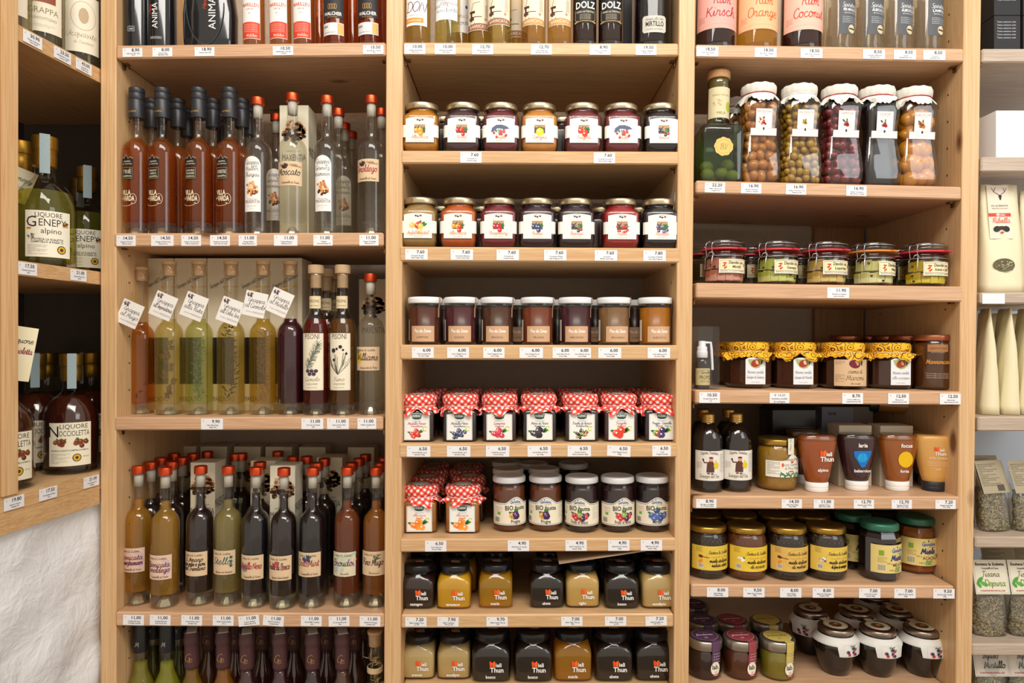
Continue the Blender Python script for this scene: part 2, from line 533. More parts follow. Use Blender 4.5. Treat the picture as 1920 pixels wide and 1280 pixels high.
class Ink:
    """flat coloured print, later wrapped on a surface"""
    def __init__(s): s.V = []; s.F = []; s.C = []

    def poly(s, pts, c, lay=1):
        k = len(s.V); s.V += [(x, y, lay) for x, y in pts]; s.F.append(tuple(range(k, k + len(pts)))); s.C.append(lin(c)); return s

    def rect(s, x0, x1, y0, y1, c, lay=1, rot=0):
        cx, cy = (x0 + x1) / 2, (y0 + y1) / 2
        p = [(x0, y0), (x1, y0), (x1, y1), (x0, y1)]
        if rot: p = [(cx + (x - cx) * cos(rot) - (y - cy) * sin(rot), cy + (x - cx) * sin(rot) + (y - cy) * cos(rot)) for x, y in p]
        return s.poly(p, c, lay)

    def strip(s, u0, u1, bot, top, c, n=10, lay=0):
        f0 = bot if callable(bot) else (lambda u: bot)
        f1 = top if callable(top) else (lambda u: top)
        k = len(s.V)
        for i in range(n + 1):
            u = u0 + (u1 - u0) * i / n
            s.V += [(u, f0(u), lay), (u, f1(u), lay)]
        for i in range(n):
            a = k + 2 * i
            s.F.append((a, a + 2, a + 3, a + 1)); s.C.append(lin(c))
        return s

    def disc(s, x, y, rx, ry, c, lay=1, n=10, rot=0):
        return s.poly([(x + rx * cos(2 * pi * i / n) * cos(rot) - ry * sin(2 * pi * i / n) * sin(rot), y + rx * cos(2 * pi * i / n) * sin(rot) + ry * sin(2 * pi * i / n) * cos(rot)) for i in range(n)], c, lay)

    def line(s, pts, w, c, lay=1, closed=False):
        n = len(pts)
        L_, R_ = [], []
        for i, p in enumerate(pts):
            a = pts[i - 1] if (i or closed) else p
            b = pts[(i + 1) % n] if (i < n - 1 or closed) else p
            dx, dy = b[0] - a[0], b[1] - a[1]; d = hypot(dx, dy) or 1
            nx, ny = -dy / d * w / 2, dx / d * w / 2
            L_.append((p[0] + nx, p[1] + ny)); R_.append((p[0] - nx, p[1] - ny))
        for i in range(n if closed else n - 1):
            j = (i + 1) % n
            s.poly([R_[i], R_[j], L_[j], L_[i]], c, lay)
        return s

    def ring(s, x, y, rx, ry, w, c, lay=1, n=20, a0=0, a1=2 * pi):
        full = abs(a1 - a0 - 2 * pi) < 1e-6
        m = n if full else n + 1
        return s.line([(x + rx * cos(a0 + (a1 - a0) * i / n), y + ry * sin(a0 + (a1 - a0) * i / n)) for i in range(m)], w, c, lay, full)

    def frame(s, x0, x1, y0, y1, w, c, lay=1):
        return s.line([(x0, y0), (x1, y0), (x1, y1), (x0, y1)], w, c, lay, True)

    def _place(s, polys, wid, x, y, align, rot, c, lay, arc=0):
        ox = {'c': -wid / 2, 'l': 0, 'r': -wid}[align]
        for vs, fs in polys:
            k = len(s.V)
            for vx, vy in vs:
                px, py = vx + ox, vy
                py += arc * (1 - (2 * px / (wid + 1e-9)) ** 2) if arc else 0
                s.V.append((x + px * cos(rot) - py * sin(rot), y + px * sin(rot) + py * cos(rot), lay))
            for f in fs: s.F.append(tuple(k + q for q in f)); s.C.append(lin(c))
        return s

    def text(s, t, x, y, h, c='1A1A1A', bold=0, align='c', sx=1.0, shear=0.0, rot=0, lay=1, maxw=None, arc=0):
        k = h / CAPH; out = []; cx = 0
        adv = [GL.get((bold, ch), (None, None, 0.3))[2] if ch != ' ' else 0.3 for ch in t]
        if maxw and sum(adv) * k * sx > maxw: sx = maxw / (sum(adv) * k)
        for ch, a in zip(t, adv):
            g = GL.get((bold, ch))
            if g and ch != ' ':
                out.append(([((cx + v[0] + v[1] * shear) * k * sx, v[1] * k) for v in g[0]], g[1]))
            cx += a
        return s._place(out, cx * k * sx, x, y, align, rot, c, lay, arc)

    def script(s, t, x, y, h, c='1A1A1A', w=None, align='c', sx=1.0, rot=0, lay=1, slant=0.18, maxw=None, arc=0):
        """handwriting; h = capital height"""
        k = h / 8.6; w = w or h * 0.11
        wid = sum(ST[ch][0] if ch in ST else 2.6 for ch in t) * k
        if maxw and wid * sx > maxw: sx = maxw / wid
        out = []; cx = 0
        for ch in t:
            if ch in ST:
                for st in ST[ch][1]:
                    tmp = Ink().line([((cx + px + py * slant) * k * sx, py * k) for px, py in st], w, c)
                    out.append(([v[:2] for v in tmp.V], tmp.F))
                cx += ST[ch][0] + 0.15
            else: cx += 2.6
        return s._place(out, cx * k * sx, x, y, align, rot, c, lay, arc)

    def lines(s, x, y, w, h, n, c='8A8480', align='l', t='Ingredienti frutta zucchero limone conservare in luogo fresco'):
        """small print"""
        words = t.split()
        for i in range(n):
            q = ' '.join(words[(i * 3) % len(words):(i * 3) % len(words) + 4])
            s.text(q, x, y - i * h * 1.5, h, c, align=align, maxw=w)
        return s

    def berries(s, x, y, r, n, c, spread, seed=1, hi=None, leaf='3F7A3A', lay=1):
        rr = random.Random(seed)
        for q in range(3):
            a = rr.uniform(0.2, 2.9)
            s.disc(x + spread * 1.0 * cos(a), y + spread * 0.5 * sin(a) + r * .3, r * 1.05, r * .45, leaf, lay, 8, a)
        for q in range(n):
            a = rr.uniform(0, 2 * pi); d = spread * math.sqrt(rr.random())
            cc = c[q % len(c)] if isinstance(c, (list, tuple)) else c
            X, Y = x + d * cos(a), y + d * 0.6 * sin(a)
            s.disc(X, Y, r, r, cc, lay + 1 + q * .12)
            if hi: s.disc(X - r * .3, Y + r * .3, r * .32, r * .28, hi, lay + 1.08 + q * .12, 6)
        return s

    def mesh(s, key, fn, eps=0.00012):
        if key is not None and key in MESH: return MESH[key]
        V_, F_, C_ = s.V, s.F, s.C
        if getattr(fn, 'curved', 0):
            V_, F_, C_ = list(s.V), [], []
            for f, c in zip(s.F, s.C):
                pts = [s.V[q] for q in f]
                us = [p[0] for p in pts]
                if max(us) - min(us) < .0042:
                    F_.append(f); C_.append(c); continue
                n_ = int((max(us) - min(us)) / .0035) + 1; u0 = min(us); du = (max(us) - u0) / n_
                for q in range(n_):
                    cur = pts
                    for sgn, lim in ((1, u0 + q * du), (-1, u0 + (q + 1) * du)):
                        out = []
                        for i in range(len(cur)):
                            a, b = cur[i - 1], cur[i]
                            ia, ib = sgn * (a[0] - lim) >= -1e-9, sgn * (b[0] - lim) >= -1e-9
                            if ia != ib:
                                t_ = (lim - a[0]) / (b[0] - a[0]); out.append(tuple(a[k] + (b[k] - a[k]) * t_ for k in range(3)))
                            if ib: out.append(b)
                        cur = out
                        if len(cur) < 3: break
                    if len(cur) >= 3:
                        k_ = len(V_); V_ += cur; F_.append(tuple(range(k_, k_ + len(cur)))); C_.append(c)
        me = mesh_from('print', [fn(u, v, w * eps) for u, v, w in V_], F_, cols=C_)
        me.materials.append(M_ink())
        if key is not None: MESH[key] = me
        return me


def cyl(Rr, z0=0.0, a0=0.0, lean=0.0):
    def f(u, v, w):
        r = Rr + w + 0.0003 + lean * v; a = u / Rr + a0
        return (r * sin(a), -r * cos(a), z0 + v)
    f.curved = 1
    return f


def flat(D, z0=0.0, x0=0.0):
    return lambda u, v, w: (x0 + u, -(D + w + 0.0003), z0 + v)


def squared(D, p):
    def f(u, v, w):
        q = max(0.0, 1 - min(1, abs(u / D)) ** p) ** (1 / p)
        return (u, -(D * q + w + 0.0003), v)
    f.curved = 1
    return f


def ontop(z, cx=0, cy=0):
    return lambda u, v, w: (cx + u, cy + v, z + w + 0.0003)


def put_label(parent, bg, pr, fn, key, name='label', lab=None):
    """label (part) with its print (sub-part)"""
    o = None
    if bg is not None:
        o = obj(name, bg.mesh((key, 'bg'), fn), None, parent)
        if lab: o['label'] = lab
    if pr is not None and pr.V:
        obj('lettering', pr.mesh((key, 'pr'), fn), None, o or parent)
    return o


# ------------------------------------------------------------------ where things are
# pixel (1920x1280 frame) -> metres on the shelf front plane y = 0, one pixel = one millimetre there
def PX(px, d=0.0): return (px - 960) / 1000 * (CD + d) / CD
def PZ(py, d=0.0): return (640 - py) / 1000 * (CD + d) / CD


# shelf name: (px left, px right, front top edge py left/right, front bottom py left/right)
SH = {
    'L1': (218, 723, 85, 79, 111, 104), 'L2': (213, 719, 437, 436, 463, 460), 'L3': (215, 718, 782, 781, 805, 807), 'L4': (217, 720, 1147, 1150, 1173, 1177), 'L5': (217, 720, 1512, 1512, 1538, 1538),
    'C1': (756, 1272, 79, 81, 103, 105), 'C2': (752, 1273, 282, 284, 305, 310), 'C3': (749, 1275, 462, 465, 489, 493), 'C4': (749, 1273, 646, 647, 673, 676),
    'C5': (748, 1271, 832, 831, 857, 858), 'C6': (750, 1267, 1010, 1008, 1034, 1034), 'C7': (752, 1263, 1152, 1150, 1176, 1177), 'C8': (752, 1262, 1296, 1296, 1320, 1320),
    'R1': (1305, 1807, 83, 91, 108, 116), 'R2': (1305, 1803, 338, 350, 361, 375), 'R3': (1305, 1805, 530, 537, 558, 566), 'R4': (1304, 1803, 731, 734, 756, 759),
    'R5': (1300, 1800, 929, 931, 955, 954), 'R6': (1296, 1789, 1095, 1098, 1121, 1121), 'R7': (1293, 1789, 1296, 1298, 1320, 1322),
    'S1': (1842, 2150, 91, 91, 117, 117), 'S2': (1840, 2150, 294, 294, 322, 322), 'S3': (1838, 2150, 548, 548, 569, 569), 'S4': (1834, 2150, 781, 781, 808, 808),
    'S5': (1829, 2150, 1006, 1006, 1027, 1027), 'S6': (1823, 2150, 1207, 1207, 1229, 1229),
}


def rest(sh, X):
    l, r, a, b, _, _ = SH[sh]
    t = (X * 1000 + 960 - l) / (r - l)
    z = (640 - (a + (b - a) * t)) / 1000
    ang = math.atan2((b - a), (r - l))
    return z, ang


def spot(sh, px, d):
    """px = pixel column of the thing's axis, d = depth of its axis behind the shelf front"""
    X = PX(px, d); z, ang = rest(sh, X)
    return (X, d, z), (0, ang, 0)
# ------------------------------------------------------------------ the setting
WX = M_wood('x', 'DFBE92', 'BC8E5C'); WZ = M_wood('z', 'E3C294', 'C09260'); WY = M_wood('y', 'DDBB8C', 'B88A58')
WS = M_wood('x', 'D9B38E', 'B58A66')          # sawn shelf edges, a little pinker
WG = M_wood('x', 'C9B8A4', 'A08D7B')          # greyed shelves of the right hand bay
DARK = M_plain('2A211B', 0.9, name='dark_recess')
BRASS = M_plain('8A6A45', 0.35, 0.9, name='brass')
BACKY = 0.348


def struct(name, me, mat, label=None):
    o = obj(name, me, mat); o['kind'] = 'structure'
    if label: o['label'] = label
    return o


struct('wall_back', boxmesh('wall_back', -1.35, 1.45, BACKY + 0.012, BACKY + 0.1, -1.45, 1.35), M_plaster('BBAA98', 'rough_grey_plaster', 0.35, 30))
struct('floor', boxmesh('floor', -1.6, 1.8, -2.6, BACKY + 0.1, -1.5, -1.45), M_plain('8A7660', 0.5, noise=0.2, scale=6, name='floor'))


def poly_prism(key, pts, z0, z1):
    n = len(pts)
    V = [(x, y, z0) for x, y in pts] + [(x, y, z1) for x, y in pts]
    F = [tuple(reversed(range(n))), tuple(range(n, 2 * n))] + [(i, (i + 1) % n, n + (i + 1) % n, n + i) for i in range(n)]
    return mesh_from(key, V, F)


# ------------------------------------------------------------------ the shelving unit
unit = thing('shelving_unit', 'tall built-in pine shelving unit filling the wall, filled with jars and bottles', 'shelves')
UP = [(187.5, 217, 187.5, 217), (724, 755.5, 720, 751), (1273.5, 1304.5, 1263, 1291.5), (1808.5, 1841, 1793, 1823)]
EXT = 0.85
for i, (tl, tr, bl, br) in enumerate(UP):
    zt, zb = 1.1, -1.3
    def xat(a, b, z): return ((a + (b - a) * (0.64 - z) / 1.28) - 960) / 1000
    V = []
    bv = 0.0015
    for z in (zb, zt):
        l, r = xat(tl, bl, z), xat(tr, br, z)
        V += [(l + bv, 0.001, z), (r - bv, 0.001, z), (r, 0.001 + bv, z), (r, BACKY, z), (l, BACKY, z), (l, 0.001 + bv, z)]
    F = [(0, 1, 2, 3, 4, 5), (11, 10, 9, 8, 7, 6)] + [(k, 6 + k, 6 + (k + 1) % 6, (k + 1) % 6) for k in range(6)]
    o = obj('upright', mesh_from('upright', V, F), WZ, unit)
    # drilled rows of shelf-peg holes down both sides
    HV = Ink()
    vs, fs = [], []
    for side in (0, 1):
        for yy in (0.045, 0.28):
            for k in range(-13, 16):
                z = k * 0.052 + 0.01
                l, r = xat(tl, bl, z), xat(tr, br, z)
                x = r + 0.0003 if side else l - 0.0003
                b0 = len(vs)
                for q in range(6):
                    vs.append((x, yy + 0.0022 * cos(q * pi / 3), z + 0.0022 * sin(q * pi / 3)))
                fs.append(tuple(range(b0, b0 + 6)))
    h = obj('peg_hole', mesh_from('peg_hole', vs, fs), DARK, o); h['kind'] = 'stuff'

ledge = {}
for nm, (l, r, a, b, a2, b2) in SH.items():
    x0, x1 = (l - 960) / 1000, (r - 960) / 1000
    za, zb = (640 - a) / 1000, (640 - b) / 1000
    th = ((a2 - a) + (b2 - b)) / 2000
    y1 = 0.318
    me = boxmesh(('shelf', nm), x0, x1, -0.0005, y1, -th, 0, 0.0025, (za, zb))
    o = obj('shelf', me, WG if nm[0] == 'S' else (WS if nm[0] != 'C' else WX), unit)
    ledge[nm] = o
    # angled brass shelf pins under both ends
    for sx, xx in ((1, x0 + 0.006), (-1, x1 - 0.006)):
        if nm[0] == 'S' and sx < 0: continue
        zz = (za if sx > 0 else zb) - th
        me = boxmesh(('shelf_pin', nm, sx), xx - 0.004, xx + 0.004, 0.018, 0.03, zz - 0.003, zz, 0)
        p = obj('shelf_pin', me, BRASS, o)
        me = boxmesh(('shelf_pin2', nm, sx), xx - sx * 0.004 - 0.001, xx - sx * 0.004 + 0.001, 0.02, 0.028, zz - 0.011, zz - 0.003, 0)
        p = obj('shelf_pin', me, BRASS, o)
    # the coarse joint of the two glued boards on the underside
# wooden back board in the right bay and the pale board behind the last bay
obj('back_panel', boxmesh('back_panel', 0.72, 0.835, BACKY - 0.006, BACKY + 0.01, -1.2, 1.0), M_wood('z', 'B98D5E', '8E6238'), unit)
pb = obj('back_panel', boxmesh('back_panel2', 0.845, 1.35, BACKY - 0.006, BACKY + 0.01, -1.3, 1.2), M_plain('B9C4D2', 0.6, name='pale_blue_board'), unit)  # white board, the bluish window light is put into its colour
pb['label'] = 'white back board coloured with bluish window light'

# ------------------------------------------------------------------ the corner unit on the left, running towards the camera
EU = (0.13, 0.9915); NN = (0.9915, -0.13)
def CP(u, w, z=0.0):
    """u towards the camera along the corner unit's front, w into its depth"""
    return (-0.7745 - EU[0] * u - NN[0] * w, -EU[1] * u - NN[1] * w, z)
cu = thing('corner_shelving_unit', 'pine corner shelving unit on the left wall with three shelves and a front post', 'shelves')
def cshelf(z0, z1, w0=0.0, name='shelf'):
    a = CP(0.0, w0); b = CP(0.75, w0); c = CP(0.75, 0.30)
    pts = [b[:2], a[:2], (-0.7745, 0.0), (-0.7745, 0.25), (-1.09, 0.25), c[:2]]
    if w0 < 0: pts = [b[:2], a[:2], CP(0, 0.016)[:2], CP(0.75, 0.016)[:2]]
    return obj(name, poly_prism(name, pts, z0, z1), WY, cu)
cshelf(0.486, 0.512); cshelf(0.107, 0.131); cshelf(-0.270, -0.244)
pts = [CP(0.75, -0.002)[:2], CP(0.001, -0.002)[:2], CP(0.001, 0.02)[:2], CP(0.75, 0.02)[:2]]
obj('apron_board', poly_prism('apron_board', pts, -0.304, -0.2705), WY, cu)
pts = [CP(0.212, -0.004)[:2], CP(0.183, -0.004)[:2], CP(0.183, 0.02)[:2], CP(0.212, 0.02)[:2]]
obj('post', poly_prism('post', pts, -0.2435, 1.1), WZ, cu)
pts = [CP(0.235, -0.004)[:2], CP(0.2125, -0.001)[:2], CP(0.2125, 0.02)[:2], CP(0.235, 0.02)[:2]]
obj('post', poly_prism('post', pts, -0.2435, 1.1), M_wood('z', 'C9A06E', 'A87A49'), cu)
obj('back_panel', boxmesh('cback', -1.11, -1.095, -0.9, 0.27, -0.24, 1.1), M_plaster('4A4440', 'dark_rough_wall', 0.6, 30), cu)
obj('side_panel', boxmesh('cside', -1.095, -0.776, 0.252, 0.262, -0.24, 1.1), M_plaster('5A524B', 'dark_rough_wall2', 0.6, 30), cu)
# white plaster wall under it
nu, nz = 60, 60
V = []; F = []
rr = random.Random(3)
for j in range(nz + 1):
    for i in range(nu + 1):
        u = -0.02 + 0.8 * i / nu; z = -1.4 + 1.12 * j / nz
        d = 0.012 + 0.003 * sin(u * 37 + 2 * sin(z * 21)) + 0.002 * sin(z * 53 + u * 17) + rr.uniform(-.0002, .0002)
        V.append(CP(u, d, z))
for j in range(nz):
    for i in range(nu):
        a = j * (nu + 1) + i; F.append((a, a + nu + 1, a + nu + 2, a + 1))
k0 = len(V)
V += [CP(-0.02, 0.06, -1.4), CP(0.78, 0.06, -1.4), CP(0.78, 0.06, -0.3), CP(-0.02, 0.06, -0.3)]
F.append((k0, k0 + 1, k0 + 2, k0 + 3))
struct('wall_left', mesh_from('wall_left', V, F, True), M_plaster('EEF0F2', 'white_rough_plaster', 0.5, 17))

# ------------------------------------------------------------------ price tags
PAPER = M_plain('E6E6E8', 0.5, name='tag_paper')
SEEN = {}
def price_tag(sh, px, price, below, item='', w=38, h=20, py=None, tilt=0.0, hand=False, fn=None, base=None):
    if base is None:
        X = (px - 960) / 1000; zt, ang = rest(sh, X)
        th = (SH[sh][4] - SH[sh][2]) / 1000
        z = zt - th / 2 - 0.0012 if py is None else (640 - py) / 1000
        loc, rot = (X, -0.0011, z), (0, ang + tilt, 0)
    else: loc, rot = base
    w /= 1000; h /= 1000
    t = thing('price_tag', below, 'price tag', 'price tags on the shelf edges', loc, rot, boxmesh(('tag', w, h), -w / 2, w / 2, -0.0003, 0.0003, -h / 2, h / 2), PAPER)
    k = Ink()
    if hand:
        k.text('\u20ac 14.50', 0, .0030, .0044, '3A3A40', shear=.2)
        k.script('marroni canditi', 0, -.0028, .0036, '3A3A40', w=.0004); k.script('di castagne', 0, -.0082, .0036, '3A3A40', w=.0004)
    else:
        if price: k.text('\u20ac', -w * .38, h * .22, .0022, '3A3A3E')
        k.text(price, w * .36, h * .1, .0056, '2A2A2E', bold=1, align='r', sx=1.05)
        a, b = (item.split('|') + [''])[:2]
        k.text(a, w * .04, -h * .17, .0022, '3A3A3E', bold=1, maxw=w * .8)
        if b: k.text(b, w * .04, -h * .36, .0022, '3A3A3E', bold=1, maxw=w * .7)
    obj('lettering', k.mesh(('tagp', price, item, w, h, hand), lambda u, v, q: (u, -0.0004 - q * .0001, v)), None, t)
    return t

# ------------------------------------------------------------------ containers
GLASSK = M_thin('F5F3EE')
def inset(prof, z0, z1, dr):
    """the liquid inside a profile, between two heights"""
    def rad(z):
        for (r0, a), (r1, b) in zip(prof, prof[1:]):
            if a <= z <= b and b > a: return r0 + (r1 - r0) * (z - a) / (b - a)
        return prof[-1][0]
    zs = sorted({z0, z1} | {z for r, z in prof if z0 < z < z1})
    out = [(0.0, z0), (max(rad(z0) - dr - .001, .001), z0)] + [(max(rad(z) - dr, .001), z + (0.0006 if i == 0 else 0)) for i, z in enumerate(zs)] + [(0.0, z1)]
    return out


def metal(c, rough=0.3): return M_plain(c, rough, 0.9, name='metal')


SLIM = [(0, 0), (.0215, 0), (.0248, .0015), (.0256, .006), (.0256, .156), (.0251, .1625), (.0236, .169), (.0206, .1748), (.0165, .1792), (.0128, .1825), (.0108, .1865), (.0100, .192), (.0098, .2), (.0098, .249), (.0108, .2495), (.0108, .253), (0, .253)]
HERB = [(0, 0), (.0235, 0), (.0255, .0015), (.0264, .006), (.0264, .152), (.0258, .1595), (.0240, .1665), (.0210, .1722), (.0176, .1762), (.0148, .1795), (.0136, .184), (.0134, .192), (.0134, .270), (.0150, .272), (.0150, .279), (.0136, .281), (.0140, .292), (0, .292)]
PISO = [(0, 0), (.0225, 0), (.0247, .0015), (.0252, .006), (.0252, .157), (.0247, .166), (.0228, .176), (.0190, .186), (.0150, .193), (.0128, .199), (.0121, .206), (.0120, .262), (.0145, .264), (.0145, .272), (0, .272)]
WINE = [(0, 0), (.0225, 0), (.0255, .002), (.0262, .008), (.0262, .175), (.0245, .192), (.0180, .208), (.0135, .220), (.0125, .235), (.0125, .3), (0, .3)]
TONIC = [(0, 0), (.0255, 0), (.0285, .002), (.0295, .007), (.0295, .098), (.0285, .106), (.0240, .117), (.0180, .126), (.0130, .132), (.0115, .136), (.0115, .146), (0, .146)]
CYLB = [(0, 0), (.036, 0), (.0395, .003), (.0400, .01), (.0400, .13), (.038, .15), (.03, .17), (.018, .185), (.0165, .2), (.0165, .25), (0, .25)]
GENE = [(0, 0), (.0465, 0), (.0490, .003), (.0500, .009), (.0500, .105), (.0480, .120), (.0420, .137), (.0320, .151), (.0210, .160), (.0165, .166), (.0155, .174), (.0155, .200), (.018, .202), (0, .204)]
PROFS = dict(slim=SLIM, herb=HERB, piso=PISO, wine=WINE, tonic=TONIC, cylb=CYLB, gene=GENE)


def bottle(kind, loc, rot, label, liq, cap='orange', group=None, fill=None, opaque=False, design=None, scale=1.0, glass=None, body=0.3, name='bottle', extra=None, gem=True):
    P = PROFS[kind]
    t = thing(name, label, 'bottle', group, loc, rot)
    t.scale = (scale,) * 3
    obj('glass_body', lathe((kind, 'glass'), hard(P), 32), glass or GLASSK, t)
    z0 = {'slim': .026, 'herb': .022, 'piso': .022, 'wine': .014, 'tonic': .006, 'cylb': .012, 'gene': .012}[kind]
    fill = fill or {'slim': .2, 'herb': .186, 'piso': .185, 'wine': .235, 'tonic': .126, 'cylb': .2, 'gene': .15}[kind]
    if liq:
        m = M_plain(liq, 0.12, name='dark_liquid') if opaque else M_liquid(liq, body)
        obj('liquid', lathe((kind, 'liquid', fill), inset(P, z0, fill, .0022), 32), m, t)
    if gem and kind in ('slim', 'herb', 'piso', 'cylb', 'wine'):
        r = P[3][0] - .0012
        g = lathe((kind, 'base'), [(r * .62, .0022), (r * .98, .0035), (r, z0 * .5), (r * .97, z0 - .003), (r * .5, z0 - .0015), (0, z0 - .001)], 20)
        obj('glass_base', g, M_liquid('F4F4EE', 0.03, 1.45), t)
        q = lathe((kind, 'punt'), [(r * .6, .0006), (r * .52, .006), (r * .34, z0 * .5), (r * .15, z0 * .62), (0, z0 * .64)], 9, smooth=False)
        obj('punt', q, M_plain('CFCBB8', 0.12, 0.8, name='base_sparkle'), t)
    if cap == 'orange':
        obj('cap', lathe('cap_orange', hard([(0, .2505), (.0118, .2505), (.0121, .251), (.0121, .2645), (.0112, .2656), (0, .2658)]), 24), metal('D9532E', .38), t)
        obj('stopper', lathe('stopper_o', [(0, .226), (.0085, .226), (.0085, .2505), (0, .2505)], 16), M_plain('C9C6BE', .5, name='stopper'), t)
    elif cap == 'black':
        c = obj('cap', lathe('cap_black', hard([(0, .224), (.0136, .224), (.0138, .2245), (.0142, .258), (.0134, .2585), (.0134, .2595), (.0142, .26), (.0142, .271), (.0134, .2715), (.0134, .2725), (.0142, .273), (.0142, .281), (.013, .2825), (0, .283)]), 24), M_plain('26282C', .42, name='black_capsule'), t)
    elif cap == 'cork':
        z = P[-1][1]; r = P[-2][0]
        obj('cork', lathe((kind, 'cork'), hard([(0, z - .022), (r - .003, z - .022), (r - .002, z - .001), (r - .0005, z), (r + .0002, z + .006), (0, z + .0065)]), 20), M_plain('C9A377', .8, noise=.15, scale=300, name='cork'), t)
    elif cap == 'woodcap':
        obj('cork', lathe('woodcap', hard([(0, .245), (.0105, .245), (.0105, .2725), (.0152, .273), (.0152, .288), (.0145, .2895), (0, .29)]), 20), M_plain('CDAE88', .7, noise=.12, scale=200, name='cork'), t)
    elif cap == 'gold':
        z = P[-1][1]
        rr_ = P[-2][0] + .0012
        pr = [(rr_, z - .012), (rr_ + .0006, z - .0115)]
        for q in range(3): pr += [(rr_ + .0006, z - .010 + q * .0045), (rr_ - .0004, z - .0085 + q * .0045), (rr_ + .0006, z - .007 + q * .0045)]
        pr += [(rr_ - .001, z + .0055), (0, z + .006)]
        obj('cap', lathe((kind, 'goldcap'), pr, 24), metal('C29A55', .3), t)
    elif cap == 'goldwax':
        c = obj('cap', lathe('goldwax', hard([(0, .185), (.0190, .185), (.0195, .205), (.0190, .2055), (.0192, .215), (.0208, .216), (.0208, .238), (.0195, .24), (0, .2405)]), 24), metal('A9802F', .4), t)
        o = obj('tax_strip', boxmesh('tax_strip', -.008, .008, -.0222, -.0214, .170, .241), M_plain('8FA3A8', .5, noise=.3, scale=500, name='tax_strip'), t)
        o.rotation_euler = (0, 0, -.6 if R.random() < .5 else .6)
    elif cap == 'maroon':
        obj('cap', lathe('maroon', hard([(0, .235), (.0128, .235), (.0138, .24), (.0136, .278), (.0150, .284), (.0152, .290), (.0140, .297), (.0144, .305), (.0138, .306), (0, .306)]), 20), M_plain('4A2A2A', .55, name='maroon_wax'), t)
        o = obj('tax_strip', boxmesh('tax_strip2', -.009, .009, -.0155, .0155, .3062, .3072), M_plain('B9BDBA', .5, noise=.3, scale=400, name='tax_strip'), t)
        o.rotation_euler = (0, 0, .35)
        k = Ink().script('G', -.002, .252, .014, 'C0965A', w=.0006).script('e', .004, .25, .012, 'C0965A', w=.0005)
        obj('monogram', k.mesh('gmono', lambda u, v, w: (u, -.0143 - w * .0001, v)), None, t)
    elif cap == 'blackwax':
        obj('cap', lathe('blackwax', hard([(0, .255), (.0130, .255), (.0132, .256), (.0136, .306), (.0125, .307), (0, .307)]), 20), M_plain('17171A', .4, name='black_wax'), t)
        k = Ink().script('M', 0, .268, .008, 'C8C2B4', w=.0006)
        obj('monogram', k.mesh('mmono', lambda u, v, w: (u, -.0138 - w * .0001, v)), None, t)
    if design: design(t, P)
    if extra: extra(t, P)
    return t


def JAR(rings_glass, rings_fill, key, loc, rot, label, colr, group=None, lid=None, design=None, n=32, smooth=True, scale=1.0, fillmat=None, name='jar', cat='jar', tint='EDEFEA', extra=None):
    t = thing(name, label, cat, group, loc, rot); t.scale = (scale,) * 3
    obj('glass_jar', loft((key, 'glass'), rings_glass, n, smooth=smooth), M_thin(tint), t)
    if rings_fill:
        obj('contents', loft((key, 'fill'), rings_fill, n, smooth=smooth), fillmat or M_plain(colr, .3, noise=.22, scale=90, name='jam'), t)
    if lid: lid(t)
    if design: design(t)
    if extra: extra(t)
    return t


# ---- square jam jar with arched shoulders, gold lid
def hardr(rs):
    out = []
    for i, a in enumerate(rs):
        if 0 < i < len(rs) - 1:
            for b in (rs[i - 1], rs[i + 1]):
                d = hypot(a[0] - b[0], a[1] - b[1]) or 1; k = min(.0005, d * .3) / d
                out.append(tuple(p + (q - p) * k for p, q in zip(a, b)))
        else: out.append(a)
    return out


ALPE = [(0, .029, .029, 4), (.0015, .031, .031, 4.5), (.012, .0348, .0348, 6.5), (.014, .0352, .0352, 7), (.066, .0352, .0352, 7), (.0685, .0346, .0346, 6), (.074, .032, .032, 3.4), (.0775, .0295, .0295, 2.3), (.079, .0285, .0285, 2), (.084, .0285, .0285, 2), (.0845, .030, .030, 2), (.092, .030, .030, 2)]
ALPEF = [(.003, .029, .029, 4), (.013, .0332, .0332, 6.5), (.065, .0334, .0334, 7), (.0685, .0325, .0325, 6), (.0735, .0302, .0302, 3.4), (.0775, .0275, .0275, 2.3), (.083, .027, .027, 2)]
def lid_gold(t, c='CDBF9F', z=.0835, r=.0322, h=.0125, rough=.28, met=.9):
    obj('lid', lathe(('lid', z, r, h), hard([(0, z), (r - .001, z), (r, z + .001), (r, z + h - .003), (r - .0018, z + h - .0006), (r - .005, z + h), (r - .006, z + h - .0008), (0, z + h - .0006)]), 32), M_plain(c, rough, met, name='lid_metal'), t)


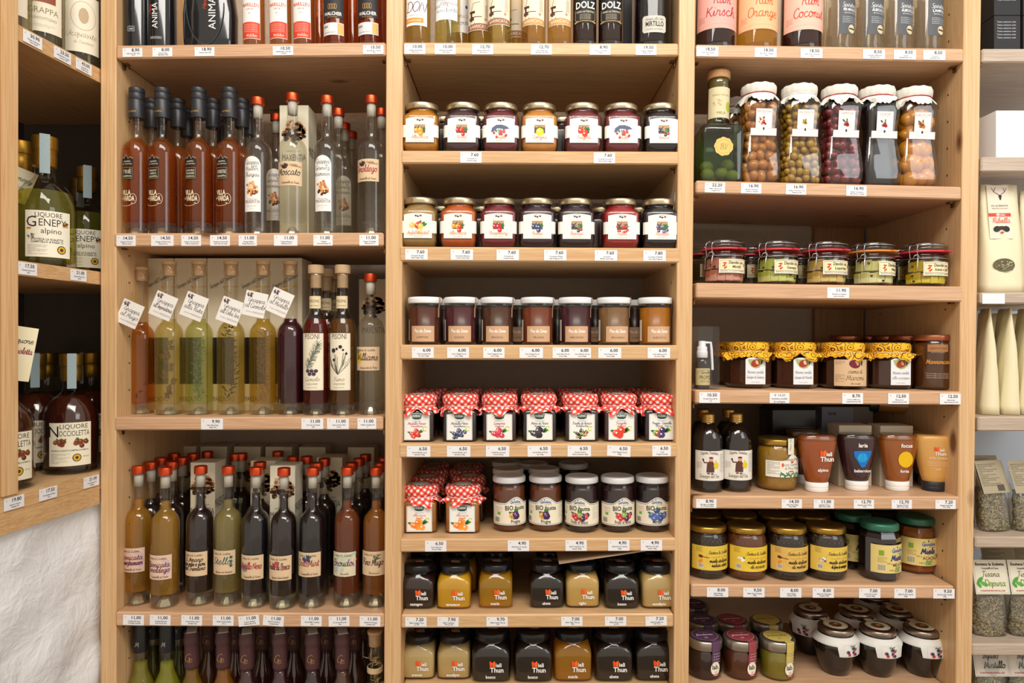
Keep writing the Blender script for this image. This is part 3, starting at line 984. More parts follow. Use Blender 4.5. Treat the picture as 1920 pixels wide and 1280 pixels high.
def alpe_label(fruit, txt, key, sub='Composta artigianale Alpe'):
    def f(t):
        b = Ink(); c = 'EFEBE0'
        b.strip(-.0345, .0345, .026, .049, c, 26)
        b.strip(-.0265, .0265, .0165, .026, c, 12)
        b.strip(-.0265, .0265, .049, lambda u: .0605 + .0035 * (1 - (u / .0265) ** 2), c, 10)
        k = Ink()
        k.disc(-.004, .0585, .0022, .0014, '333333'); k.disc(0, .0575, .002, .0016, '1E2A3A'); k.disc(.005, .0585, .0024, .0014, '8A2A2A'); k.ring(0, .0592, .007, .0025, .0005, '555555', a0=.2, a1=2.9)
        if fruit == 'hut':
            k.poly([(-.018, .036), (-.016, .044), (-.008, .0495), (.002, .050), (.011, .047), (.017, .0425), (.008, .041), (.002, .039), (-.006, .043), (-.013, .036)], '5B6480')
            k.poly([(-.014, .036), (-.006, .043), (.003, .042), (.012, .036), (.016, .034), (-.012, .033)], 'D5D8DC', 1.2)
            k.poly([(-.006, .034), (0, .0415), (.007, .034)], '9A9A9C', 1.4)
            k.berries(0, .0325, .0024, 12, ['C8392E', 'D8584A', 'B0504A'], .013, 5, leaf='4A8A50', lay=2)
        else:
            if fruit != 'strudel':
                k.rect(-.0102, .0102, .034, .050, 'B8946A'); k.poly([(-.0102, .034), (-.0102, .046), (-.005, .044), (-.001, .048), (.004, .0435), (.0102, .0455), (.0102, .034)], '5E5248', 1.2); k.poly([(-.004, .04), (0, .0475), (.005, .041)], 'B5A48C', 1.4)
            cols = {'apricot': ('F3A02C', 4, .0048, .006), 'cherry': ('CC2A20', 5, .0036, .008), 'quince': ('D8D42C', 1, .0075, .001), 'strawb': ('E0402C', 3, .0055, .006),
                    'mixed': (['B92834', '2C3466', '5C8A3A'], 9, .0028, .008), 'strudel': (['D8452E', 'E8C860', 'E8D890', 'D8452E'], 6, .0055, .011), 'orange': (['EE7E22', 'F0A030', 'CC3A22'], 6, .0042, .008),
                    'rasp': ('C42A38', 5, .0042, .007), 'blue': ('3A4A78', 6, .0042, .007), 'currant': ('CE3038', 14, .0022, .010), 'blueb': (['4A5490', '6A60A0', '2E7A4A'], 10, .003, .009)}[fruit]
            k.berries(0, .0365, cols[2], cols[1], cols[0], cols[3] * 1.25, 4, hi='FFE9C8', lay=2)
        k.script(txt, 0, .0240, .0064, 'DE6E44', w=.00045, maxw=.040, lay=6)
        k.text(sub, 0, .0203, .0012, '77706A', maxw=.03); k.text('Frutta e zucchero di canna', 0, .0180, .0011, '77706A', maxw=.034)
        put_label(t, b, k, squared(.0354, 7), key)
    return f


def alpe(sh, px, d, label, colr, fruit, txt, group=None, lid='CDBF9F', design=True):
    loc, rot = spot(sh, px, d)
    return JAR(hardr(ALPE), ALPEF, 'alpe', loc, rot, label, colr, group, lambda t: lid_gold(t, lid), alpe_label(fruit, txt, ('alpe', fruit, txt)) if design else None)


# ---- straight kraft-label jar, white lid
KRAFT = [(0, .027, .027, 2), (.001, .029, .029, 2), (.004, .0305, .0305, 2), (.070, .0305, .0305, 2), (.0735, .0318, .0318, 2), (.0765, .0318, .0318, 2), (.079, .031, .031, 2), (.088, .031, .031, 2)]
KRAFTF = [(.003, .028, .028, 2), (.006, .0292, .0292, 2), (.071, .0292, .0292, 2)]
def kraft(sh, px, d, label, colr, txt, rotl=0.0, design=True, group=None, tape=1):
    loc, rot = spot(sh, px, d)
    def des(t):
        b = Ink().rect(-.0235, .0235, 0, .0285, 'C9A27E', 0)
        b = Ink().strip(-.0235, .0235, .006, .0355, 'C9A27E', 10)
        k = Ink().script('Pra da Leres', 0, .0235, .0062, 'F6F2EC', w=.0008, maxw=.032)
        k.text(txt, 0, .0125, .0034, '4A3828', maxw=.026)
        put_label(t, b, k, cyl(.0306, 0, rotl), ('kraft', txt, rotl))
        if tape:
            p = [(0.0335, -.004, .0905), (.0337, -.004, .080), (.0325, -.004, .0755), (.0308, -.004, .069), (.0306, -.004, .052)]
            V = []; F = []
            for x, y, z in p: V += [(x, y - .003, z), (x, y + .003, z)]
            for i in range(len(p) - 1): F.append((2 * i, 2 * i + 1, 2 * i + 3, 2 * i + 2))
            me = MESH.setdefault('tape', mesh_from('seal_strip', [(x * .999, y, z) for x, y, z in V], F))
            o = obj('seal_strip', me, M_plain('B99880', .6, name='seal'), t); o.rotation_euler = (0, 0, -.35)
            s2 = Ink().strip(-.004, .004, .008, .048, 'D8CFC4', 3)
            obj('label', s2.mesh('kraftback', cyl(.0306, 0, -1.25)), None, t)
    return JAR(hardr(KRAFT), KRAFTF, 'kraftj', loc, rot, label, colr, group, lambda t: lid_gold(t, 'E4E8EA', .0785, .0332, .0125, .35, 0), des if design else None, fillmat=M_plain(colr, .3, noise=.35, scale=60, name='jam'))


# ---- cloth capped square jar
def ruffle(seed, kk=9, amp=.12, zed=.004, z_split=.062, sharp=False):
    rr_ = random.Random(seed); ph = [rr_.uniform(0, 6.28) for _ in range(4)]
    def f(t, z):
        if z >= z_split: return 1 + .012 * sin(14 * t + ph[0]), .0006 * sin(11 * t + ph[1])
        q = min(1, (z_split - z) / .012)
        zz = zed * q * (sin(5 * t + ph[2]) + .6 * sin(kk * t + ph[3]))
        if sharp: zz += q * .0012 * ((int(t * 18) % 2) * 2 - 1)
        return 1 + q * (amp * sin(kk * t + ph[1]) + .05 * sin(4 * t + ph[0])), zz
    return f


HORV = [(0, .030, .030, 7), (.0012, .032, .032, 8), (.004, .0338, .0338, 10), (.056, .0338, .0338, 10), (.0595, .0325, .0325, 8), (.062, .030, .030, 3), (.064, .0275, .0275, 2), (.09, .0275, .0275, 2)]
HORVF = [(.003, .0312, .0312, 8), (.006, .0322, .0322, 10), (.055, .0322, .0322, 10), (.059, .0305, .0305, 7), (.063, .026, .026, 2.2)]
def gingham_cap(seed, dim=False):
    def f(t):
        v = seed % 5
        rings = [(.0552, .0405, .0405, 2.2), (.0590, .0382, .0382, 2.1), (.0630, .035, .035, 2), (.0665, .0315, .0315, 2), (.068, .0308, .0308, 2), (.0695, .0325, .0325, 2), (.074, .0350, .0350, 2), (.080, .0352, .0352, 2), (.0855, .0340, .0340, 2), (.0885, .031, .031, 2), (.0895, .022, .022, 2), (.0897, .0, .0, 2)]
        me = loft(('gcap', v), rings, 72, closed_ends=False, uv=True, mod=ruffle(v, 8 + v % 3, .09, .0048, .068))
        obj('cloth_cover', me, M_gingham(), t)
        obj('string', lathe('gstring', [(.0318 + .0009 * cos(a * pi / 3), .0680 + .0009 * sin(a * pi / 3)) for a in range(7)], 32), M_plain('EADCD8', .7, name='string'), t)
        k = Ink().disc(0, 0, .017, .017, 'D9DCD6', 0, 20).ring(0, 0, .0155, .0155, .0012, '3D5A50').text('HORVAT', 0, -.0025, .005, '34504A', bold=1, maxw=.026)
        obj('lid_sticker', k.mesh('gstick', ontop(.0900)), None, t)
    return f


def horvat_label(l1, l2, c, fr, key):
    def f(t):
        b = Ink().strip(-.0245, .0245, .004, lambda u: .0525 + .003 * (1 - (u / .0245) ** 2), 'E9E9E4', 10)
        k = Ink()
        n = 12
        out = [(-.0232, .0052), (.0232, .0052)] + [(.0232 - .0464 * i / n, .0515 + .0028 * (1 - ((.0232 - .0464 * i / n) / .0232) ** 2)) for i in range(n + 1)]
        k.line(out, .0003, '3A4A48', 1, True)
        k.poly([(-.0098, .053), (-.0085, .0455), (-.004, .0435), (.004, .0435), (.0085, .0455), (.0098, .053), (.005, .0545), (-.005, .0545)], '1F4A40', 1)
        k.text('HORVAT', 0, .0475, .0050, 'F2F2EE', bold=1, maxw=.0165, lay=1.5)
        k.ring(0, .0485, .012, .008, .0003, '6A6A66', a0=pi * 1.2, a1=pi * 1.8)
        k.text('Marmellata extra di frutta', 0, .0395, .0011, '66605C', maxw=.022)
        k.script(l1, 0, .0335, .0048, c, w=.0006, maxw=.036); k.script(l2, 0, .0288, .0036, c, w=.00045, maxw=.024)
        k.ring(.0155, .0255, .0035, .0042, .002, 'C9D05A', 1, 14, 0.3, 5.6)
        cols, num, rad, spr = fr
        k.berries(-.002, .0155, rad * 1.2, num, cols, spr * 1.3, 8, hi='FBEFE6', lay=2)
        put_label(t, b, k, flat(.0339), key)
    return f


def horvat(sh, px, d, label, colr, l1='', l2='', c='B52A38', fr=None, seed=0, group=None, rz=0.0):
    loc, rot = spot(sh, px, d)
    t = JAR(hardr(HORV), HORVF, 'horv', loc, rot, label, colr, group, gingham_cap(seed), horvat_label(l1, l2, c, fr, ('horv', l1)) if fr else None)
    if rz: t.rotation_euler = (0, rot[1], rz)
    return t


# ---- round fruit spread jar, white lid
BIOJ = [(0, .026, .026, 2), (.001, .029, .029, 2), (.005, .0318, .0318, 2), (.009, .0325, .0325, 2), (.080, .0325, .0325, 2), (.086, .0312, .0312, 2), (.0905, .0295, .0295, 2), (.094, .0295, .0295, 2), (.103, .0295, .0295, 2)]
BIOF = [(.003, .029, .029, 2), (.008, .0308, .0308, 2), (.080, .0310, .0310, 2), (.087, .0292, .0292, 2)]
def bio(sh, px, d, label, colr, edge, name, fr, a0, design=True, group=None):
    loc, rot = spot(sh, px, d)
    def des(t):
        def top(u): return .0605 + .0065 * cos(max(-1.25, min(1.25, u / .017)) * 2.0) if abs(u) < .0214 * 1.6 else .0605 + .0065 * cos(2.5) + (abs(u) - .0342) * .05
        b = Ink(); W_ = .052
        b.strip(-W_, W_, .0145, lambda u: top(u) + .0016, 'EFE9DA', 36)
        b.strip(-W_, W_, .0158, lambda u: top(u) + .0001, edge, 36, .5)
        b.strip(-W_, W_, .0168, lambda u: top(u) - .0009, 'E6DFC9', 36, 1)
        k = Ink()
        k.script('Gardini', -.001, .0565, .0052, '2E63A8', w=.0009, lay=2.5, arc=.001); k.disc(-.0035, .0635, .0009, .0016, '1F3F7A', 2.5)
        k.text('APICOLTURA', .004, .0535, .0016, '66605A', lay=2.5)
        k.text('BIO', -.0135, .0435, .0085, '28332A', bold=1, sx=.8, lay=2.5, rot=.05); k.text('frutta', .0085, .0440, .0072, '28332A', bold=1, sx=.95, lay=2.5, rot=.0)
        cols, num, rad, spr = fr
        k.berries(0, .0335, rad * 1.05, int(num * 1.3), cols, spr * 1.35, 11, hi='D8D4E6', lay=3)
        k.text(name, -.001, .0185, .0064, '28332A', bold=1, sx=.72, lay=2.5, maxw=.034)
        k.rect(-.038, -.031, .034, .039, '6FA83E', 2.5); k.frame(-.041, -.027, .040, .049, .0003, 'B05A50', 2.5); k.lines(-.040, .047, .012, .0012, 4, 'B05A50')
        for q in range(12): k.rect(-.044 + q * .0009, -.0436 + q * .0009, .02, .029, '333333', 2.5)
        k.lines(.026, .05, .02, .0012, 14, '77706A')
        put_label(t, b, k, cyl(.0326, 0, a0), ('bio', name, edge, a0))
    return JAR(hardr(BIOJ), BIOF, 'bioj', loc, rot, label, colr, group, lambda t: lid_gold(t, 'DADBDD', .094, .0325, .012, .35, 0), des if design else None)


# ---- square honey jar, black lid
THUN = [(0, .030, .030, 5), (.0015, .032, .032, 6), (.004, .0335, .0335, 7), (.044, .0338, .0338, 7), (.050, .0335, .0335, 6), (.057, .0318, .0318, 3.6), (.0625, .0285, .0285, 2.4), (.065, .0265, .0265, 2), (.069, .0262, .0262, 2), (.082, .0262, .0262, 2)]
THUNF = [(.004, .0308, .0308, 6), (.0065, .0318, .0318, 7), (.044, .0322, .0322, 7), (.050, .0318, .0318, 6), (.057, .0300, .0300, 3.6), (.062, .027, .027, 2.4)]
def thun_logo(k, x, y, s, name=None, nx=0, ny=0, lay=1):
    """the two orange wing shapes standing for the M, ieli, Thun"""
    o = 'E8521E'
    k.poly([(x - .0100 * s, y + .0080 * s), (x - .0092 * s, y), (x - .0052 * s, y), (x - .0050 * s, y + .0072 * s), (x - .0086 * s, y + .0102 * s)], o, lay)
    k.poly([(x - .0048 * s, y + .0072 * s), (x - .0046 * s, y), (x - .0004 * s, y), (x + .0002 * s, y + .0080 * s), (x - .0012 * s, y + .0104 * s)], 'F0682A', lay)
    k.text('ieli', x + .0006 * s, y, .0066 * s, 'F0F0EC', bold=1, align='l', sx=.95, lay=lay)
    k.text('Thun', x - .0090 * s, y - .0090 * s, .0078 * s, 'F0F0EC', bold=1, align='l', sx=.98, lay=lay)
    if name: k.text(name, nx, ny, .0050 * s, 'F0F0EC', bold=1, sx=.95, lay=lay)


def thun(sh, px, d, label, colr, name='', scale=1.0, clear=None, group=None, design=True):
    loc, rot = spot(sh, px, d)
    def des(t):
        k = Ink(); thun_logo(k, .007, .028, 1.0, name, -.001, .0085)
        obj('lettering', k.mesh(('thun', name), flat(.0336)), None, t)
    def lid(t):
        lid_gold(t, '15161A', .0665, .0295, .0155, .25, 0)
        k = Ink(); thun_logo(k, .0, 0, .75); k.disc(0, .011, .0012, .002, 'D8402A')
        obj('lid_print', k.mesh('thunlid', ontop(.0822)), None, t)
    fm = M_liquid(clear, .45) if clear else M_plain(colr, .35, noise=.06, scale=60, name='honey')
    return JAR(hardr(THUN), THUNF, 'thunj', loc, rot, label, colr, group, lid, des if design else None, scale=scale, fillmat=fm)

# ---- clip-top jar with wire bail
CLIP = [(0, .030, .030, 2), (.001, .033, .033, 2), (.004, .035, .035, 2), (.012, .0375, .0375, 2), (.022, .0400, .0400, 2), (.048, .0400, .0400, 2), (.0525, .0392, .0392, 2), (.0545, .040, .040, 2), (.057, .0405, .0405, 2), (.060, .038, .038, 2), (.066, .0375, .0375, 2)]
CLIPF = [(.004, .032, .032, 2), (.013, .0352, .0352, 2), (.022, .0378, .0378, 2), (.048, .0378, .0378, 2), (.054, .0375, .0375, 2)]
CUBE = None
def clipjar(sh, px, d, label, liqc, cubec, l1, l2, gasket='C8303A', lab_rot=0.25, group=None, design=True, bits=None, turn=0.0, wires=True):
    loc, rot = spot(sh, px, d)
    def lid(t):
        obj('gasket', lathe('gasket', hard([(.036, .0655), (.0425, .0650), (.043, .0665), (.0425, .0685), (.036, .0690)]), 32), M_plain(gasket, .45, name='rubber_' + gasket), t)
        o = obj('gasket_tab', boxmesh('gtab', -.009, .009, -.0475, -.040, .0655, .0680), M_plain(gasket, .45), t); o.rotation_euler = (0, 0, .55)
        obj('glass_lid', lathe('cliplid', hard([(.0375, .069), (.041, .0700), (.0415, .0735), (.040, .0765), (.0365, .0775), (.036, .081), (.0350, .0835), (.030, .0845), (0, .0840)]), 32), M_thin('E6ECEC', k2=1.5), t)
        if wires:
            W = M_plain('B9BABD', .25, .95, name='steel_wire')
            g = thingpart('wire_clip', t)
            obj('wire', tube('band1', [(.0408 * cos(a), .0408 * sin(a), .0535) for a in [2 * pi * q / 28 for q in range(28)]], .0009, 5, True), W, t)
            obj('wire', tube('band2', [(.0405 * cos(a), .0405 * sin(a), .0785) for a in [2 * pi * q / 28 for q in range(28)]], .0008, 5, True), W, t)
            # front lever loop on the left, hinge loop on the right
            for s, pts in (('lever', [(-.0405, -.009, .0785), (-.046, -.009, .0775), (-.0475, -.009, .070), (-.0455, -.009, .060), (-.044, -.009, .052), (-.0475, -.010, .048), (-.048, -.010, .028), (-.048, .006, .028), (-.0475, .006, .048), (-.044, .005, .052), (-.0455, .005, .060), (-.0475, .005, .070), (-.046, .005, .0775), (-.0405, .005, .0785)]),
                           ('loop', [(-.041, -.011, .0535), (-.0465, -.010, .0600), (-.0505, -.006, .0585), (-.051, -.003, .052), (-.0465, .006, .0535), (-.041, .007, .0535)]),
                           ('hinge', [(.0405, -.006, .0785), (.050, -.006, .0775), (.0515, -.006, .062), (.048, -.006, .0555), (.041, -.006, .0535)]),
                           ('hinge', [(.0405, .006, .0785), (.050, .006, .0775), (.0515, .006, .062), (.048, .006, .0555), (.041, .006, .0535)]),
                           ('hinge', [(.0515, -.006, .062), (.0515, .006, .062)])):
                obj('wire', tube(('wire', s, len(pts), pts[0][1]), pts, .0009, 5), W, g)
            g.rotation_euler = (0, 0, .62)
    def des(t):
        b = Ink().strip(-.029, .029, .0205, .0465, 'ECE6CF', 12)
        k = Ink().frame(-.027, .027, .0255, .0445, .0007, '4A4038').strip(-.0265, .0265, .026, .044, 'E9DDB0', 10, .5)
        for q, (x, y) in enumerate([(-.0195, .039), (-.0165, .0385), (-.0185, .035), (-.0205, .0335), (-.016, .031), (-.0185, .0295)]):
            k.disc(x, y, .0022, .0013, 'B5221E' if q % 2 == 0 else 'D23A28', 2, 8, q)
        k.disc(.0245, .036, .0016, .004, 'B5221E', 2)
        k.text(l1, .004, .0372, .0056, '3A3028', bold=1, maxw=.031, lay=2); k.text(l2, .005, .0295, .0050, '3A3028', bold=1, maxw=.030, lay=2)
        k.text('ENOTECA LA SCALETTA CAMPITELLO', 0, .0222, .0021, '4A4038', maxw=.052, lay=2)
        put_label(t, b, k, cyl(.0402, 0, lab_rot), ('clip', l1, l2, lab_rot))
    def cubes(t):
        rr_ = random.Random(int(px))
        m = M_plain(cubec, .4, noise=.1, scale=80, name='cheese'); bm_ = M_plain(bits or '3A2A20', .6, name='peppercorn')
        for j in range(2):
            for i in range(7):
                a = -pi / 2 + (i - 3) * .43 + j * .15
                o = obj('cheese_cube', boxmesh(('cc', j, i % 2), -.0072, .0072, -.007, .007, 0, .019 + .002 * (i % 2), .001), m, t)
                o.location = (.0285 * cos(a), .0285 * sin(a), .0065 + j * .0225); o.rotation_euler = (rr_.uniform(-.08, .08), rr_.uniform(-.08, .08), a + pi / 2)
        for q in range(5):
            a = -pi / 2 + rr_.uniform(-1.2, 1.2)
            obj('peppercorn', lathe('pc', [(0, -.002), (.0022, -.001), (.0026, 0), (.0018, .0015), (0, .002)], 8), bm_, t, (.0362 * cos(a), .0362 * sin(a), rr_.uniform(.008, .05)))
    return_t = JAR(hardr(CLIP), CLIPF, 'clipj', loc, rot, label, liqc, group, lid, des if design else None, fillmat=M_thin('%02X%02X%02X' % tuple(int(int(liqc[q:q + 2], 16) * .4 + 255 * .6) for q in (0, 2, 4)), .05, .4), extra=cubes)
    if turn: return_t.rotation_euler = (0, rot[1], turn)
    return return_t


def thingpart(name, parent):
    o = bpy.data.objects.new(name, None); COL.objects.link(o); o.parent = parent; o.empty_display_size = .01
    return o


# ---- eight sided chestnut jar with yellow cloth
def octr(rs, n=8):
    return rs
OCT = [(0, .038, .038, 2), (.002, .040, .040, 2), (.008, .0455, .0455, 2), (.056, .0455, .0455, 2), (.064, .041, .041, 2), (.068, .034, .034, 2), (.084, .034, .034, 2)]
OCTF = [(.003, .038, .038, 2), (.009, .0435, .0435, 2), (.055, .0435, .0435, 2), (.063, .039, .039, 2), (.069, .032, .032, 2)]
def yellow_cap(seed, z=.0):
    def f(t):
        v = seed % 4
        rings = [(.060, .049, .049, 2), (.064, .0455, .0455, 2), (.0685, .040, .040, 2), (.0715, .0372, .0372, 2), (.0725, .0368, .0368, 2), (.0745, .0385, .0385, 2), (.080, .0395, .0395, 2), (.086, .039, .039, 2), (.0895, .0365, .0365, 2), (.0905, .025, .025, 2), (.0907, 0, 0, 2)]
        obj('cloth_cover', loft(('ycap', v), rings, 84, closed_ends=False, uv=True, mod=ruffle(v + 20, 7 + v % 3, .10, .0055, .072, True)), M_honeycloth(), t)
        obj('string', lathe('ystring', [(.0372 + .0007 * cos(a * pi / 3), .0725 + .0007 * sin(a * pi / 3)) for a in range(7)], 32), M_plain('E0D3BC', .7, name='string2'), t)
    return f


def maroni(sh, px, d, label, l1, l2, kind='white', seed=0, group=None, design=True, turn=.22):
    loc, rot = spot(sh, px, d)
    def des(t):
        W_ = .0175
        k = Ink()
        if kind == 'white':
            b = Ink().strip(-W_ * 1.1, W_ * 1.1, .009, lambda u: .057 + .004 * (1 - (u / W_ / 1.1) ** 4), 'DDE2E6', 8)
            k.poly([(-.015, .0575), (-.013, .050), (-.008, .043), (0, .0395), (.007, .041), (.012, .047), (.016, .0575)], 'A9B070', 1)
            k.disc(.0, .0495, .0090, .0072, '9A3A24', 2, 14, .3); k.disc(.003, .0515, .003, .0045, 'E8B890', 2.3, 10, .4); k.disc(.012, .052, .002, .0055, '4E5A3A', 2, 8, -.3)
            k.script(l1, 0, .030, .0058, '4A4A50', w=.0004, maxw=.031); k.script(l2, 0, .0205, .0052, '4A4A50', w=.0004, maxw=.033)
            k.text('prodotto artigianale', 0, .0125, .0014, '66666A', maxw=.03)
        else:
            b = Ink().strip(-.036, .030, .007, .058, 'CFB089', 12)
            k.disc(.001, .0495, .0110, .0082, '6E2030', 2, 14, -.2); k.disc(.006, .051, .003, .0045, 'D8A890', 2.3, 10, .3); k.disc(.015, .052, .0022, .006, '4A4040', 2, 8)
            k.script(l1, .003, .0315, .0078, '2E2420', w=.0006, maxw=.028); k.script(l2, .003, .0185, .0098, '2E2420', w=.0007, maxw=.036); k.lines(-.034, .054, .017, .0016, 3, '6A5844'); k.lines(-.034, .028, .017, .0014, 7, '6A5844')
            k.script('alla vaniglia', .003, .0105, .003, '2E2420', w=.0003)
        fn = flat(.0426) if kind == 'white' else cyl(.0458)
        put_label(t, b, k, fn, ('mar', l1, l2))
    t = thing('jar', label, 'jar', group, loc, rot)
    g = obj('glass_jar', loft('octg', OCT, 8, smooth=False), M_thin('EDEFEA'), t)
    obj('contents', loft('octf', OCTF, 8, smooth=False), M_plain('4A2413', .3, noise=.5, scale=45, name='chestnuts'), t)
    yellow_cap(seed)(t)
    if design: des(t)
    if turn and kind == 'white': t.rotation_euler = (0, rot[1], 0)
    return t


# ---- jars with silver lid and paper strip
LABJ = [(0, .028, .028, 2), (.0015, .0305, .0305, 2), (.005, .0325, .0325, 2), (.050, .0325, .0325, 2), (.0535, .0305, .0305, 2), (.056, .0300, .0300, 2), (.07, .030, .030, 2)]
LABF = [(.003, .0295, .0295, 2), (.006, .0310, .0310, 2), (.051, .0310, .0310, 2), (.055, .0290, .0290, 2)]
def labjar(sh, px, d, label, colr, pc, txt, ink, group=None, a0=.45, tw=0.0):
    loc, rot = spot(sh, px, d)
    def lid(t):
        lid_gold(t, 'AFA79C', .057, .0335, .0185, .3, .9)
    def des(t):
        b = Ink().disc(0, 0, .0265, .0265, pc, 0, 28)
        k = Ink().ring(0, 0, .0250, .0250, .0004, 'D8CFC4').script(txt, 0, -.001, .0075, ink, w=.0008, maxw=.042, rot=.1).text('crema spalmabile', 0, .012, .0020, ink, maxw=.028).script('lab', 0, -.013, .004, ink, w=.0004)
        o = put_label(t, b, k, ontop(.0758), ('labtop', txt), 'lid_sticker')
        # strip that runs from the lid down the side
        V = []; F = []
        path = [(.0262, .0761), (.0345, .0757), (.0350, .0735), (.0347, .057), (.0334, .050), (.0331, .034)]
        for i, (r, z) in enumerate(path):
            for q in range(6):
                a = a0 - .27 + .54 * q / 5
                V.append((r * sin(a), -r * cos(a), z))
        for i in range(len(path) - 1):
            for q in range(5):
                F.append((i * 6 + q, i * 6 + q + 1, i * 6 + 7 + q, i * 6 + 6 + q))
        obj('seal_strip', MESH.setdefault(('lstrip', a0), mesh_from('seal_strip', V, F)), M_plain(pc, .6, name='strip'), t)
        z = Ink()
        for i in range(4):
            for j in range(4):
                z.rect(-.0068 + i * .0042, -.0043 + i * .0042, .0375 + j * .0052, .0384 + j * .0052, 'D8CFD0', 1, .8 if (i + j) % 2 else -.8)
        obj('lettering', z.mesh(('labweave', a0, ink), cyl(.0352, 0, a0)), None, t)
        b = Ink().disc(0, .0245, .0105, .0130, 'EAE4D2', 0, 20)
        k = Ink().text('lab.', .0, .0235, .0085, '2A2420', bold=1, sx=.9).text('1987', 0, .0165, .0022, '3A3430').rect(-.006, .006, .0105, .0142, 'C8202C', 1.2).text('Tonda', 0, .0112, .0022, 'F4F0EC', bold=1, lay=2)
        put_label(t, b, k, cyl(.0334, 0, a0 - .03), ('lablab', a0), 'label')
    t = JAR(hardr(LABJ), LABF, 'labj', loc, rot, label, colr, group, lid, des)
    if tw: t.rotation_euler = (0, rot[1], tw)
    return t


# ---- round bellied pot jar with paper collar
POT = [(0, .024, .024, 2), (.002, .027, .027, 2), (.02, .0335, .0335, 2), (.04, .0400, .0400, 2), (.055, .0435, .0435, 2), (.064, .0435, .0435, 2), (.072, .0400, .0400, 2), (.078, .034, .034, 2), (.081, .0325, .0325, 2), (.084, .0325, .0325, 2)]
def pot(sh, px, d, label, group=None, turn=0.0, hook=1):
    loc, rot = spot(sh, px, d)
    t = thing('jar', label, 'jar', group, loc, (0, rot[1], turn))
    obj('glass_jar', lathe('potg', [(b, a) for a, b, _, _ in POT], 32), M_plain('1A1310', .08, name='dark_jam_in_glass', coat=.5), t)
    obj('lid', lathe('potlid', hard([(0, .082), (.0335, .082), (.0350, .0835), (.0350, .089), (.0335, .092), (.0300, .0935), (.029, .0928), (0, .0930)]), 32), M_plain('9A8A7C', .28, .95, name='bronze_lid'), t)
    # collar: wide at the front
    V = []; F = []; n = 72
    for i in range(n + 1):
        a = 2 * pi * i / n
        front = max(0, cos(a)); low = .0655 - .019 * (1 if abs(sin(a)) < .62 and cos(a) > 0 else 0)
        for z in (.0795, .0745, .072, (low + .072) / 2, low):
            r = .0345 if z > .079 else (.0398 if z > .074 else (.0418 if z > .0715 else (.0454 if z > .06 else .0452)))
            V.append((r * sin(a), -r * cos(a), z))
    for i in range(n):
        for q in range(4): F.append((5 * i + q, 5 * i + q + 1, 5 * i + q + 6, 5 * i + q + 5))
    c = obj('label', MESH.setdefault('potcollar', mesh_from('label', V, F, True)), M_plain('DAD9D2', .6, name='collar_paper'), t)
    k = Ink().berries(0, .0555, .0030, 8, ['C02A34', '2E3A60', 'C83A3E', '2E3A60'], .013, 3, leaf='2E7A4A').disc(-.004, .0685, .0018, .0011, '333333').disc(.0, .0675, .0018, .0013, '222222').disc(.004, .0685, .0018, .0011, '333333').frame(-.02, .02, .0485, .071, .0003, '9A9A96')
    obj('lettering', k.mesh('potprint', cyl(.0458)), None, c)
    b = Ink().disc(0, 0, .0235, .0235, 'DCD3B4', 0, 24).rect(-.008, .008, .020, .036, 'DCD3B4', 0)
    k = Ink().ring(0, 0, .0215, .0215, .0004, '8A7A5A').disc(0, 0, .0125, .0125, '6A3A2A', 1, 16).berries(0, 0, .003, 9, ['C8382E', 'D8B090', '6A8A4A'], .009, 5, lay=2)
    put_label(t, b, k, ontop(.0936), 'pottop', 'lid_sticker')
    return t


